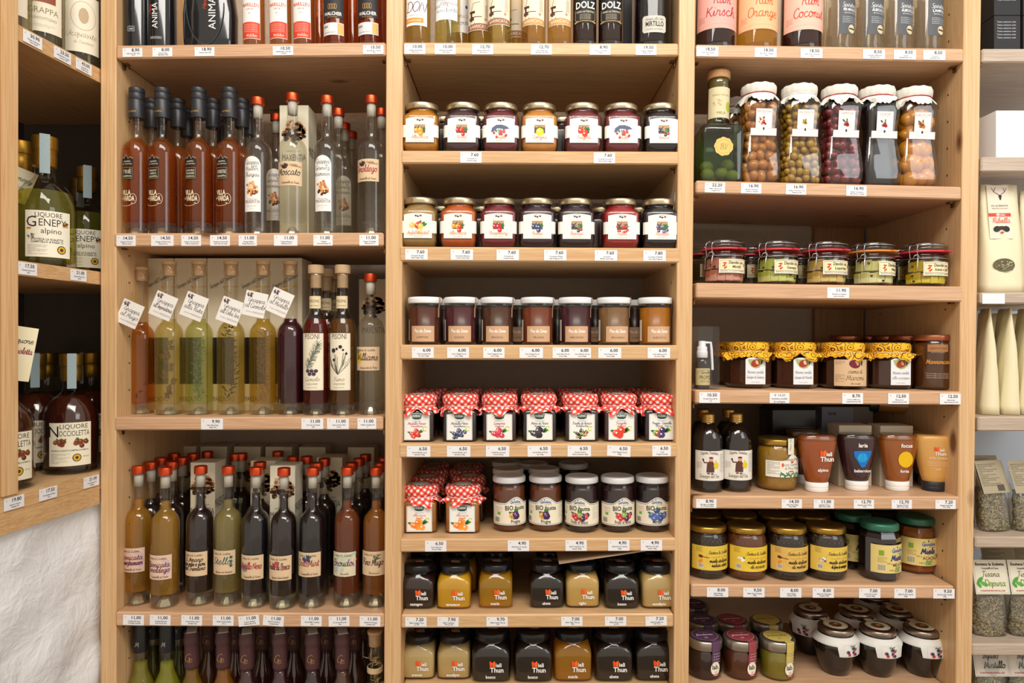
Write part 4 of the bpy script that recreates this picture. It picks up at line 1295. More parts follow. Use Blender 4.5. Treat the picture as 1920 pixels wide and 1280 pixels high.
# ---- honey jar with embossed honeycomb shoulder
HON = [(0, .030, .030, 2), (.001, .034, .034, 2), (.006, .0380, .0380, 2), (.012, .0388, .0388, 2), (.022, .0385, .0385, 2), (.064, .0385, .0385, 2), (.070, .0388, .0388, 2), (.080, .0375, .0375, 2), (.0865, .0345, .0345, 2), (.0885, .033, .033, 2), (.097, .033, .033, 2)]
HONF = [(.003, .033, .033, 2), (.010, .0368, .0368, 2), (.070, .0370, .0370, 2), (.080, .0355, .0355, 2), (.087, .032, .032, 2)]
def honey(sh, px, d, label, colr, txt, base='E9C64A', pic='dipper', a0=.15, group=None, design=True, scale=1.0):
    loc, rot = spot(sh, px, d)
    def des(t):
        b = Ink().strip(-.052, .052, .0195, .0655, base, 36)
        k = Ink().ring(.004, .0425, .0265, .0195, .0003, '9A7A34')
        k.script('Enoteca la Scaletta', .004, .0505, .0062, '3A2A1A', w=.0007, maxw=.042)
        k.script('Campitello di Fassa', .004, .0435, .0036, 'C79A3A', w=.0004, maxw=.036)
        l1, l2 = txt
        k.script(l1, .004, .0345, .0066, '2E1E14', w=.0012, maxw=.040); k.script(l2, .005, .0262, .0062, '2E1E14', w=.0011, maxw=.034)
        if pic == 'dipper': k.disc(-.033, .0455, .0045, .0028, '6A2014', 1, 10, -.2); k.rect(-.031, -.017, .0436, .0450, '6A2A1A', 1, -.12); k.disc(-.033, .036, .005, .003, 'E88A2A', 1, 10, .9)
        elif pic == 'flower': k.berries(-.027, .041, .0022, 9, ['F0EBDD', '6A5A8A', 'D8B0B8'], .006, 3)
        else: k.berries(-.028, .042, .0022, 9, ['F2EEE0', 'F2EEE0'], .006, 4, leaf='2E6A34')
        k.rect(-.038, -.028, .0235, .0325, 'EDE6D4', 1)
        for q in range(9): k.rect(-.037 + q * .001, -.0365 + q * .001, .0245, .0318, '2A2A2A', 1.4)
        k.lines(-.042, .0620, .012, .0013, 5, '6A5424')
        put_label(t, b, k, cyl(.0389, 0, a0), ('hon', txt, base, a0))
    def comb(t):
        V = []; F = []
        for row, z in enumerate((.0775, .0735)):
            for i in range(26):
                a = 2 * pi * (i + .5 * row) / 26; r = .0374 if row == 0 else .0382
                k = len(V)
                for q in range(6):
                    da = .0021 * cos(q * pi / 3) / r; dz = .0021 * sin(q * pi / 3)
                    V.append(((r + .0006) * cos(a + da), (r + .0006) * sin(a + da), z + dz))
                V.append(((r + .0020) * cos(a), (r + .0020) * sin(a), z + .0002))
                for q in range(6): F.append((k + q, k + (q + 1) % 6, k + 6))
        o = obj('embossed_honeycomb', MESH.setdefault('comb', mesh_from('embossed_honeycomb', V, F, True)), CLEAR, t); o['kind'] = 'stuff'
    return JAR(hardr(HON), HONF, 'honj', loc, rot, label, colr, group, lambda t: lid_gold(t, 'B08A3C', .0880, .0365, .0125, .3, .9), des if design else None, scale=scale, extra=comb if design else None, fillmat=M_plain(colr, .25, noise=.25, scale=30, name='honey'))


# ---- many sided honey jar, green lid
HEX = [(0, .031, .031, 2), (.004, .036, .036, 2), (.006, .0372, .0372, 2), (.082, .0372, .0372, 2), (.090, .0335, .0335, 2), (.094, .0315, .0315, 2), (.108, .0315, .0315, 2)]
HEXF = [(.003, .031, .031, 2), (.007, .0355, .0355, 2), (.082, .0355, .0355, 2), (.090, .0315, .0315, 2)]
def hexhoney(sh, px, d, label, colr, txt, a0=.4, group=None, design=True):
    loc, rot = spot(sh, px, d)
    t = thing('jar', label, 'jar', group, loc, rot)
    obj('glass_jar', loft('hexg', HEX, 8, smooth=False), CLEAR, t)
    obj('contents', loft('hexf', HEXF, 8, smooth=False), M_plain(colr, .25, noise=.15, scale=30, name='honey'), t)
    lid_gold(t, '2F6E55', .0955, .034, .0135, .35, .2)
    if design:
        b = Ink().strip(-.050, .050, .019, .072, 'DCC77C', 10)
        k = Ink()
        k.script('Gardini', .002, .0585, .0072, '2A5AA0', w=.0013); k.disc(0, .0675, .0014, .0022, '1F3F7A'); k.text('APICOLTURA', .008, .0545, .0018, '5A564A')
        k.script('Miele', .0, .0430, .0105, '23356A', w=.0022); k.text('di', 0, .0395, .002, '3A2A2A')
        k.text(txt, .002, .0315, .0058, '5A1E28', bold=1, sx=.85, maxw=.026); k.script('BIO', .001, .0215, .0078, '1F8A4A', w=.0014)
        k.rect(-.036, -.027, .052, .062, '7FA03A'); k.rect(-.038, -.024, .023, .036, 'E6DCB4', .8)
        for q in range(12): k.rect(-.0375 + q * .0011, -.037 + q * .0011, .024, .035, '3A342A', 1.3)
        k.lines(-.038, .048, .016, .0015, 5, '8A6A2A'); k.text('400 g', -.017, .036, .003, '6A5A34'); k.text('MIELE', -.012, .023, .003, '4A6A34')
        k.berries(.022, .036, .0018, 10, ['6A5A3A', '4A4030', 'B8A878'], .008, 5, leaf='7A7A4A')
        put_label(t, b, k, cyl(.0376, 0, a0), ('hex', txt, a0))
    return t


# ---- upside-down squeeze bottle
def squeeze(sh, px, d, label, colr, kind, group=None, liquid=None, capc='E9E7E2', opaque=False):
    loc, rot = spot(sh, px, d)
    t = thing('squeeze_bottle', label, 'bottle', group, loc, rot)
    rings = [(.016, .0185, .015, 2), (.018, .020, .016, 2.2), (.030, .0235, .0175, 2.3), (.060, .0305, .020, 2.4), (.085, .0352, .0215, 2.5), (.098, .0362, .022, 2.5), (.104, .0355, .0215, 2.5), (.1075, .0325, .0195, 2.4), (.1085, .026, .015, 2.2), (.1086, 0, 0, 2)]
    obj('bottle_body', loft('sqz', rings, 32), M_plain(colr, .25, name='squeeze_body', coat=.4), t)
    if not opaque:
        obj('clear_top', loft('sqztop', [(.099, .0364, .0222, 2.5), (.104, .0362, .0220, 2.5), (.1095, .0345, .0208, 2.4), (.1125, .029, .017, 2.2), (.1128, 0, 0, 2)], 32), CLEAR, t)
    obj('cap', loft('sqzcap', hardr([(0, .0185, .0165, 2.2), (.001, .0205, .0185, 2.2), (.008, .0210, .019, 2.2), (.0085, .0205, .0185, 2.2), (.009, .0210, .019, 2.2), (.0185, .0212, .0192, 2.2), (.019, .018, .015, 2.2)]), 28), M_plain(capc, .4, name='plastic_cap'), t)
    k = Ink()
    if kind == 'alpino': thun_logo(k, .008, .071, 1.15); k.text('alpino', .004, .041, .0058, 'F0EEE8', bold=1)
    if kind == 'laria':
        k.text('laria', .001, .086, .0072, 'F2F0EC', bold=1)
        k.poly([(-.0165, .0765), (-.0155, .0785), (.0165, .0790), (.0185, .0765), (.0165, .070), (.0075, .0490), (.003, .0455), (-.0015, .0475), (-.0145, .068)], '1C6FBF'); k.disc(.001, .0655, .0092, .0092, '22AEE0', 2, 20); k.text('balsamico', .002, .037, .0056, 'F2F0EC', bold=1)
    if kind == 'focus':
        k.text('focus', .006, .086, .0072, 'F2F0EC', bold=1)
        k.disc(.005, .0625, .0142, .0158, 'E3B40E', 1, 24, .2); k.poly([(-.004, .068), (.0135, .068), (.005, .0525)], 'CFC62A', 2); k.text('forza', .004, .037, .0056, 'F2F0EC', bold=1)
    if kind == 'medica': thun_logo(k, .004, .079, .85); k.text('erba medica', .003, .064, .0042, 'F0E6CE'); k.text('soft', .003, .042, .0040, 'F0E6CE'); [k.rect(-.016, .022, .057 - q * .003, .0574 - q * .003, 'F0E2C4') for q in range(3)]
    def fn(u, v, w): return (u, -(.0164 + (v - .02) * .079 + .0012 - 3.0 * u * u) - w * .0005, v)
    fn.curved = 1
    if k.V: obj('lettering', k.mesh(('sqz', kind), fn), None, t)
    return t


# ---- waisted fruit jar under white cloth
FRU = [(0, .033, .033, 5), (.002, .036, .036, 5), (.010, .0395, .0395, 5), (.030, .0405, .0405, 6), (.060, .0375, .0375, 6), (.095, .0325, .0325, 6), (.115, .0330, .0330, 6), (.145, .0372, .0372, 5), (.158, .0370, .0370, 4), (.168, .033, .033, 3), (.174, .029, .029, 2), (.19, .029, .029, 2)]
FRUF = [(z + (.004 if i == 0 else 0), a - .0022, b - .0022, p) for i, (z, a, b, p) in enumerate(FRU[:-1])]
def fruitjar(sh, px, d, label, liq, fruit, size, title, pic, seed=0, group=None, n=60, redstring=True, opaque=False, turn=0.0):
    loc, rot = spot(sh, px, d)
    t = thing('jar', label, 'jar', group, loc, (0, rot[1], turn))
    t.scale = (.93, .92, 1)
    obj('glass_jar', loft('frug', hardr(FRU), 32), M_thin('EEF0EC', k2=1.6), t)
    obj('contents', loft('fruf', [(z, a - .0105, b - .0105, p) for z, a, b, p in FRUF], 32), M_plain(liq, .3, noise=.3, scale=30, name='syrup'), t)
    rr_ = random.Random(seed)
    if not opaque:
        fm = M_plain(fruit, .3, noise=.25, scale=60, name='fruit', coat=.3)
        me = lathe('fruitball', [(0, -1), (.5, -.86), (.86, -.5), (1, 0), (.86, .5), (.5, .86), (0, 1)], 12)
        def halfw(z):
            for (z0, a0, _, _), (z1, a1, _, _) in zip(FRUF, FRUF[1:]):
                if z0 <= z <= z1: return a0 + (a1 - a0) * (z - z0) / (z1 - z0)
            return .03
        z = .004 + size
        while z < .158:
            hw = halfw(z) - size * .9
            m_ = max(3, int(2 * hw / (size * 1.75)))
            for side in range(3):
                for i in range(m_):
                    q = -hw + 2 * hw * (i + .5 + rr_.uniform(-.2, .2)) / m_
                    x, y = [(q, -hw), (-hw, q), (hw, q)][side]
                    o = obj('fruit_piece', me, fm, t, (x, y, z + rr_.uniform(-.3, .3) * size), (rr_.uniform(0, 3), rr_.uniform(0, 3), rr_.uniform(0, 3)))
                    o.scale = (size * rr_.uniform(.75, 1.2), size * rr_.uniform(.7, .95), size * rr_.uniform(.75, 1.15))
            z += size * 1.7
    v = seed % 4
    rings = [(.160, .0415, .0415, 2), (.165, .039, .039, 2), (.170, .036, .036, 2), (.1745, .0328, .0328, 2), (.1755, .0325, .0325, 2), (.1775, .034, .034, 2), (.184, .0352, .0352, 2), (.190, .0352, .0352, 2), (.194, .0335, .0335, 2), (.1955, .026, .026, 2), (.196, 0, 0, 2)]
    def mod(tt, z, f=ruffle(v + 40, 8, .09, .0045, .175, True)):
        a, b = f(tt, z)
        if z > .176: a = 1 + .018 * abs(sin(9 * tt)) 
        return a, b
    obj('cloth_cover', loft(('wcap', v), rings, 84, closed_ends=False, uv=True, mod=mod), M_plain('DEDBD2', .85, name='white_cloth'), t)
    obj('string', lathe('rstring', [(.0332 + .0011 * cos(a * pi / 3), .1757 + .0011 * sin(a * pi / 3)) for a in range(7)], 32), M_plain('A8283A' if redstring else 'E6E2DA', .7, name='string3'), t)
    b = Ink().strip(-.017, .017, .105, .142, 'E6E2DC', 6).strip(-.0265, .0265, .0915, .1055, 'E6E2DC', 8)
    k = Ink().line([(-.026, .092), (.026, .092), (.026, .105), (.0165, .105), (.0165, .1415), (-.0165, .1415), (-.0165, .105), (-.026, .105)], .0005, 'A04A54', 1, True)
    k.text(title, 0, .1345, .0042, '7A6A66', maxw=.030); k.text('in liquore di grappa', 0, .1315, .0016, '7A6A66', maxw=.026)
    cols, num, rad, spr = pic
    k.berries(0, .119, rad, num, cols, spr, 6, hi='F6E6D8', lay=2); k.disc(0, .1045, .0018, .003, '2A3A4A', 2); k.text('Borgo Vecchio', 0, .0965, .0026, 'C8C0B8', maxw=.03)
    def fn(u, v_, w):
        q = (v_ - .0915) / .0505
        return (u, -(.0336 + .0036 * q) - .0006 - w * .00012, v_)
    # label strips need rows of their own so they follow the waist
    put_label(t, b, k, fn, ('fru', title))
    return t


# ---- cartons
def carton(loc, rot, w, dp, h, label, c='D8CDB2', key='box', prints=None, group=None, side=None, name='carton'):
    t = thing(name, label, 'box', group, loc, rot, boxmesh((key, w, dp, h), -w / 2, w / 2, -dp / 2, dp / 2, 0, h, .0008), M_plain(c, .6, name='carton', noise=.04, scale=20))
    if prints: obj('print', prints.mesh((key, 'p', w, h), lambda u, v, q: (u, -dp / 2 - .0003 - q * .0001, v)), None, t)
    if side: obj('print', side.mesh((key, 's', w, h), lambda u, v, q: (w / 2 + .0003 + q * .0001, u, v)), None, t)
    return t

def behind(what, px, d, fronts, tail=''):
    nm = min(fronts, key=lambda f: abs(f[0] - px))[1]
    rowt = 'second row' if d < .125 else ('third row' if d < .18 else ('fourth row' if d < .225 else 'rearmost row'))
    k_ = (what, rowt, nm); SEEN[k_] = SEEN.get(k_, 0) + 1
    return '%s, %s, behind %s%s' % (what, rowt, nm, '' if SEEN[k_] == 1 else ', further right')
# ================================================================== LEFT BAY
G_L0, G_L1, G_L2, G_L3, G_L4 = 'bottles on the top left shelf', 'bottles on the second left shelf', 'bottles on the third left shelf', 'bottles on the fourth left shelf', 'bottles on the lowest left shelf'


def B(kind, sh, px, d, label, liq, **k):
    loc, rot = spot(sh, px, d)
    tz = k.pop('turn', 0.0)
    return bottle(kind, loc, (0, rot[1], tz), label, liq, **k)


# ---- top row
def anima(small, txt):
    def f(t, P):
        k = Ink()
        if small: k.rect(-.006, .006, .033, .042, '3A3D40', 1).frame(-.006, .006, .033, .042, .0006, 'D8D8D8', 1.5).text('1949', 0, .0355, .003, 'E8E8E8', lay=2)
        else: k.text('ANIMA', .004, .062, .0105, 'E4E4E4', rot=pi / 2, sx=1.0).script('Nera', -.008, .075, .007, 'B8402A', w=.0008, rot=pi / 2).text('MARZADRO', 0, .018, .0046, 'C8C8C8', maxw=.022)
        obj('lettering', k.mesh(('anima', small), cyl(.0262 if not small else .0262)), None, t)
    return f
BK = M_plain('14161A', .12, name='black_glass', coat=.6)
B('wine', 'L1', 260, .04, 'glossy black bottle with a tiny white crest, leftmost on the top left shelf', None, cap='', glass=BK, design=anima(1, ''), group=G_L0, gem=False)
B('wine', 'L1', 305, .04, 'glossy black bottle with ANIMA written up its side', None, cap='', glass=BK, design=anima(0, ''), group=G_L0, gem=False)
loc, rot = spot('L1', 396, .04)
t = thing('flask', 'broad black flask with sloping shoulders beside the ANIMA bottle', 'bottle', G_L0, loc, rot)
obj('glass_body', loft('flask', hardr([(0, .044, .020, 3.5), (.002, .047, .023, 3.5), (.02, .0495, .0245, 3), (.07, .0505, .025, 3), (.12, .045, .024, 2.8), (.16, .030, .02, 2.5), (.185, .014, .013, 2), (.22, .012, .012, 2)]), 36), BK, t)
k = Ink().text('ANIMA', .020, .066, .0135, 'E4E4E4', rot=pi / 2).script('Nera', .003, .084, .008, 'C0442A', w=.0009, rot=pi / 2)
obj('lettering', k.mesh('flaskp', lambda u, v, w: (u, -.0254 - w * .0001, v)), None, t)
e = Ink().ring(0, .085, .036, .078, .0022, '4A4E52', 0, 40, pi, 2 * pi)
obj('rim_highlight', e.mesh('flaskrim', lambda u, v, w: (u, -.0249, v)), M_plain('3A3E42', .15, .3, name='rim'), t)  # flat lighter arc, paints the highlight along the flask rim


def marillen(t, P):
    b = Ink().strip(-.0235, .0235, .0185, .145, 'E8E4DE', 10)
    k = Ink().strip(-.0227, .0227, .0197, lambda u: .0575 + .0006 * cos(u * 90), 'D2492E', 10, 1)
    k.text('MARILLEN', 0, .0945, .0082, 'D2553A', bold=1, maxw=.041).text('LIKOR', 0, .0865, .0040, '8A3A2A').text('BIO', 0, .077, .0034, '8A8A8A')
    for q in range(5): k.text('Marillen liquore di albicocche', 0, .0515 - q * .0042, .0020, 'F4D8D0', lay=2, maxw=.034)
    k.script('Walcher', .003, .0235, .0056, 'F8E8E2', w=.0005, lay=2)
    put_label(t, b, k, cyl(.0264), 'marillen')


def walcher(t, P):
    b = Ink().strip(-.0235, .0235, .056, .14, '2B2A2C', 12)
    k = Ink().text('WALCHER', 0, .0620, .0066, 'EDEAE4', bold=1, maxw=.038)
    for q in range(4): k.ring(-.0068 + q * .0045, .080, .002, .0055, .0007, 'C79A4A', 1, 14)
    k.text('BIO DISTILLERIE', 0, .0575, .0020, 'C79A4A')
    b.strip(-.0235, .0235, .022, .047, 'D9DADA', 12)
    k.rect(.010, .0225, .0235, .0455, 'D3AE6A').rect(-.021, -.010, .0375, .0415, '8A8C90').text('Bombardino liquore', -.007, .0265, .0022, '5A5A60', maxw=.026)
    put_label(t, b, k, cyl(.0264, 0, -.05), 'walcher')


M_ = 'orange liqueur bottle with MARILLEN label, '
for px, s in ((477, 'left of three, beside black flask'), (527, 'middle one of three'), (571, 'right of three')):
    B('wine', 'L1', px, .032, M_ + s, 'D2894A', cap='', design=marillen, group=G_L0, scale=.80, body=.2)
for px, s in ((631, 'left one'), (695, 'right one by the upright')):
    B('wine', 'L1', px, .036, 'amber bottle with dark WALCHER label and white band, ' + s, 'B8501C', cap='', design=walcher, group=G_L0, scale=.93, body=.25)
for px in (600, 662, 716): B('wine', 'L1', px, .105, 'amber bottle standing behind the front row on the top left shelf', 'B5541E', cap='', group=G_L0)

# ---- second row: black capped amber grappa, clear grappa
def varda(name, cap2='GRAPPA', key=0):
    def f(t, P):
        b = Ink().poly([(-.012, .103), (.012, .103), (.012, .1255), (-.012, .1255)], '201C18', 0).poly([(-.012, .1275), (.012, .1275), (.012, .142), (.006, .145), (.0035, .141), (-.001, .149), (-.006, .142), (-.009, .1445), (-.012, .1415)], '201C18', 0)
        k = Ink().frame(-.0106, .0106, .1045, .1245, .0005, 'D8C08A').line([(-.012, .1415), (-.009, .1445), (-.006, .142), (-.001, .149), (.0035, .141), (.006, .145), (.012, .142)], .0005, 'E4DCC4')
        k.text('GRAPPA', 0, .1350, .0028, 'E8DEC2').text('DEL TRENTINO', 0, .1305, .0022, 'E8DEC2', maxw=.020)
        a = name.split()
        if len(a) == 1: k.text(a[0], 0, .1135, .0072, 'E8DEC2', maxw=.018).text(cap2, 0, .1070, .0036, 'E8DEC2', maxw=.018)
        else:
            for q, w_ in enumerate(a): k.text(w_, 0, .1175 - q * .0055, .0036, 'E8DEC2', maxw=.018)
            k.text(cap2, 0, .1175 - len(a) * .0055, .0034, 'E8DEC2', maxw=.018)
        k.text('VILLA', -.0015, .0735, .0088, 'EDE0BE', sx=.95, bold=1, maxw=.018).text('de', -.0115, .0655, .0042, 'EDE0BE').text('VARDA', .0030, .0620, .0095, 'EDE0BE', bold=1, sx=.95, maxw=.022)
        k.ring(.0115, .0660, .0058, .0095, .0006, 'EDE0BE', a0=-2.2, a1=2.4).ring(-.002, .058, .0125, .0055, .0006, 'EDE0BE', a0=-3.1, a1=.2)
        fn = cyl(.0256, 0, -.22)
        put_label(t, b, k, fn, ('varda', name))
        kk = Ink().text('VILLA VARDA', 0, .2335, .0032, 'C9A24A', maxw=.018)
        obj('lettering', kk.mesh('vardacap', cyl(.0138, 0, -.25)), None, t)
    return f
VA = 'amber grappa bottle with tall black cap, label reading '
for px, d, nm, c2 in ((257, .032, 'TRI\u00c8', 'RISERVA'), (305, .032, 'PINOT NERO', 'GRAPPA'), (373, .032, 'GEW\u00dcRZ TRAMINER'.replace('\u00dc', 'U'), 'RISERVA'), (431, .032, 'AMARONE', 'GRAPPA')):
    B('slim', 'L2', px, d, VA + nm.replace('\u00c8', 'E'), 'CC7A38', cap='black', design=varda(nm, c2), group=G_L1, turn=0, scale=1.0, fill=.186, body=.14)
for px, d in ((285, .09), (334, .09), (352, .15), (400, .09), (454, .09), (467, .14), (420, .2), (300, .16)):
    B('slim', 'L2', px, d, behind('black capped amber grappa bottle', px, d, ((257, 'the TRIE bottle'), (305, 'PINOT NERO'), (373, 'GEWURZTRAMINER'), (431, 'AMARONE'))), 'B0642C', cap='black', group='black capped bottles behind', fill=.186)


def maxentia(l, key):
    def f(t, P):
        W_ = .0165
        b = Ink().strip(-W_, W_, .042, lambda u: .131 + .016 * math.sqrt(max(0, 1 - (u / W_) ** 2)), 'ECEAE4', 14)
        k = Ink().script('Grappa', 0, .1315, .0085, '2A2626', w=.0006, maxw=.026).script('di', .008, .1265, .004, '2A2626', w=.0004)
        for q, w_ in enumerate(l): k.script(w_, -.001, .120 - q * .0115, .0078, '2A2626', w=.0006, maxw=.029)
        rr_ = random.Random(4)
        for q in range(46):
            a, r = rr_.uniform(0, 6.3), math.sqrt(rr_.random())
            X, Y = r * .0115 * cos(a), .086 + r * .013 * sin(a)
            k.disc(X, Y, .0028, .0024, R.choice(['5A2E24', '8A4A2A', '3A2420', 'C77A3A'] if Y < .083 else ['E0A868', 'C98A54', 'EBD0A8', 'B86E3E']), 1 + q * .02, 7)
        k.disc(-.001, .080, .0025, .004, 'F0902A', 2.2)
        k.text('MAXENTIA', 0, .0580, .0062, '5A2A2A', maxw=.030, sx=.9).text('distilleria artigiana', 0, .0655, .0018, '8A8480').text('grappa trentina 200 ml', 0, .052, .0016, '8A8480').text('40 vol', 0, .0475, .0014, '8A8480')
        put_label(t, b, k, cyl(.0257, 0, -.10), ('max', key))
    return f


def scaletta(title, sub='', c='1E3A38', bg='D9BE9A', art=None, z=.082, h=.046, tint=None, a0=-.07, pre='', key=None):
    """the craft paper labels of the house bottles"""
    def f(t, P):
        W_ = .0255; hh = h / 2
        b = Ink().strip(-W_, W_, z - hh, z + hh, bg, 12)
        k = Ink()
        k.script('Enoteca la Scaletta', -.001, z + hh - .008 if not sub.startswith('^') else z + hh - .008, .0042, '4A3A2E', w=.0004, maxw=.034) if not pre else k.script(pre, -.004, z + hh - .009, .0042, '4A3A2E', w=.0004, maxw=.034)
        if art == 'grape': k.berries(-.007, z + hh - .009, .0022, 11, ['3A2A30', '4A3A40'], .0055, 3, leaf='3A3A2A').script('Trentina', .014, z + hh - .010, .0042, '8A5A3A', w=.0005)
        if art == 'red': k.berries(-.004, z + .006, .0035, 6, ['C8404A', '3A4A70', 'D0606A'], .006, 3)
        if art == 'blue': k.berries(.0, z + .010, .0035, 6, '34466E', .008, 3)
        if art == 'grey': k.berries(-.012, z - .002, .0030, 9, '7A7E96', .008, 3)
        if art == 'star': [k.disc(.017, z + .010 - q * .008, .0045, .0009, '1E5A50', 2, 6, a) for q in range(3) for a in (0, 1.05, 2.1)]
        if art == 'leaf': [k.disc(.008 + .003 * cos(q), z + .010 + .003 * sin(q * 2), .006, .0012, '55604A', 2, 6, q * .7) for q in range(6)]
        if art == 'pear': k.disc(-.017, z + .002, .007, .012, 'DDB52E', 1, 14); k.disc(-.019, z + .014, .004, .005, '6A7A4A', 1.5)
        if art == 'wash': [k.disc(R.uniform(-.023, .023), R.uniform(z - hh + .004, z + hh - .004), .007, .003, R.choice(['B9C9A0', 'D9B8C0', 'A8C4B8', 'E0D0A0']), .3 + q * .01, 8, R.uniform(0, 3)) for q in range(26)]
        if art == 'stamp': [k.ring(.011, z, .006 + q * .003, .010 + q * .003, .001, 'A79ABF', .5, a0=-1.2, a1=1.8) for q in range(3)]
        T = title.split('|')
        hs = .0125 if len(T) == 1 else (.0095 if len(T) == 2 else .0080)
        for q, w_ in enumerate(T): k.script(w_, 0, z - .003 + (len(T) - 1) * .004 - q * (hs + .0005), hs, c, w=.0011, maxw=.042, lay=3)
        if len(T) < 3: k.script(sub or 'Campitello di Fassa', .003, z - hh + .0035, .0040, '6A4A34' if c != 'B5303A' else 'A84A3A', w=.0004, maxw=.032, lay=3)
        put_label(t, b, k, cyl(.0257, 0, a0), ('sca', title, z, bg, a0))
    return f


CL = 'F0F1EC'
B('slim', 'L2', 484, .036, 'clear grappa bottle, orange cap, arched white label Muller Thurgau', CL, design=maxentia(['Muller', 'Thurgau'], 1), group=G_L1, body=.025)
B('slim', 'L2', 549, .036, 'clear grappa bottle with green lettered MOSCATO craft label', CL, design=scaletta('Moscato', z=.111, h=.044, art='grape', a0=0), group=G_L1, body=.025, scale=1.03)
B('slim', 'L2', 614, .036, 'clear grappa bottle, orange cap, arched white label Gewurztraminer', CL, design=maxentia(['Gewurz', 'traminer'], 2), group=G_L1, body=.025, scale=1.01)
B('slim', 'L2', 697, .036, 'clear grappa bottle with red lettered TEROLDEGO craft label by the upright', CL, design=scaletta('Teroldego', z=.119, h=.042, c='A02A40', art='grape', a0=-.25), group=G_L1, body=.025, scale=1.01)
for px, d, dz in ((519, .13, 0), (635, .10, 1), (647, .19, 2), (716, .10, 0), (660, .25, 0)):
    B('slim', 'L2', px, d, 'clear orange capped bottle at the back of the second left shelf', CL, design=maxentia(['Gewurz', 'traminer'], 2) if px in (519, 647) else None, group='clear bottles behind', body=.025, turn=.2)


def bottlebox():
    k = Ink(); rr_ = random.Random(9)
    for q in range(80):
        a, r = rr_.uniform(0, 6.3), math.sqrt(rr_.random()); X, Y = r * .022 * cos(a), .215 + r * .024 * sin(a)
        k.disc(X, Y, .0045, .0035, rr_.choice(['3A2A2A', '5A4038', '2A2024', '8A5A3A'] if Y < .214 else ['D8A878', 'C08858', 'E4CBA6', '9A5A38']), 1 + q * .02, 7)
    k.text('distillati artigiani', 0, .176, .003, '8A7A66').text('MAXENTIA', 0, .158, .0125, '4A3A34', maxw=.048, sx=.8)
    s = Ink().text('MAXENTIA', 0, .17, .018, '3A302C', rot=pi / 2 * 0, maxw=.05, sx=.5)
    return k, s
bp, bs = bottlebox()
loc, rot = spot('L2', 560, .115)
carton(loc, rot, .058, .058, .269, 'cream carton with dark picture behind the MOSCATO bottle', 'E4DDC2', 'bbox', bp, 'cream cartons', bs)
loc, rot = spot('L2', 574, .2)
carton(loc, rot, .058, .058, .25, 'cream carton at the very back behind the clear grappa bottles', 'D8D0B6', 'bbox', bp, 'cream cartons', bs)

# ---- third row: herb grappas with hanging tags
def herb_sprig(kind, c, seed, zt=.15):
    def f(t, P):
        rr_ = random.Random(seed)
        V = []; F = []
        def leaf(x, y, z, dx, dz, ln, w):
            nx, nz = -dz, dx
            k = len(V)
            V.extend([(x, y, z), (x + dx * ln * .5 + nx * w, y, z + dz * ln * .5 + nz * w), (x + dx * ln, y + .002, z + dz * ln), (x + dx * ln * .5 - nx * w, y, z + dz * ln * .5 - nz * w)])
            F.append((k, k + 1, k + 2, k + 3))
        z = .03
        n = {'wide': 16, 'fine': 150, 'needle': 190, 'dark': 60, 'one': 3}[kind]
        for q in range(n):
            zz = z + (zt - z) * q / n; x = .004 * sin(zz * 60 + seed); y = rr_.uniform(-.012, .006)
            a = rr_.uniform(-.2, pi + .2)
            ln, w = {'wide': (.022, .0055), 'fine': (.011, .0012), 'needle': (.017, .0005), 'dark': (.016, .0016), 'one': (.05, .003)}[kind]
            x += rr_.uniform(-.006, .006) if kind != 'wide' else 0
            ln = min(ln, .0215 - abs(x))
            leaf(x, y, zz, cos(a), abs(sin(a)) * .8 + .15, ln * rr_.uniform(.6, 1), w)
        o = obj('herb_sprig', mesh_from('herb_sprig', V, F), M_plain(c, .6, name='herb'), t)
    return f


def hangtag(rotz, words, px_off, z, berry='6A4A50', z_of=.245):
    def f(t, P):
        t2 = thingpart('hang_tag', t)
        yf = -.068 if px_off == 0.0235 else -.0285
        t2.location = (px_off, yf, z); t2.rotation_euler = (0, rotz, 0)
        me = boxmesh('hangtag', -.0215, .0215, -.0003, .0003, -.0475, 0)
        # notch: tag hangs from its upper left corner region
        obj('card', me, M_plain('E8E6E0', .5, name='tag_card'), t2)
        k = Ink()
        k.berries(-.012, -.008, .0022, 6, [berry, '8A7A84'], .0055, 3, leaf='8A8A7A')
        k.script('Grappa', .002, -.020, .0085, '2A1E24', w=.0007, maxw=.032)
        k.script(words, .001, -.0315, .0085, '4A1E2E', w=.0007, maxw=.037)
        k.text('Distilleria', -.008, -.0405, .0022, '8A7A80').text('MARZADRO', .010, -.0412, .0036, '9A7A84', maxw=.022)
        k.disc(-.0165, -.004, .0011, .0011, '5A4A30', 1)
        obj('lettering', k.mesh(('hang', words), lambda u, v, w: (u, -.0004 - w * .0001, v)), None, t2)
        obj('gold_cord', tube(('cord', round(px_off, 4), round(z, 4)), [(px_off - .014, yf - .0003, z - .003), (px_off - .010, yf + .004, z + .012), (-.0142, -.004, z_of + .004), (-.006, .0138, z_of + .005), (.0142, -.002, z_of + .004), (.006, -.0145, z_of + .002), (px_off - .013, yf + .001, z + .002)], .0006, 5), M_plain('C79A3A', .4, .6, name='gold_cord'), t)
    return f


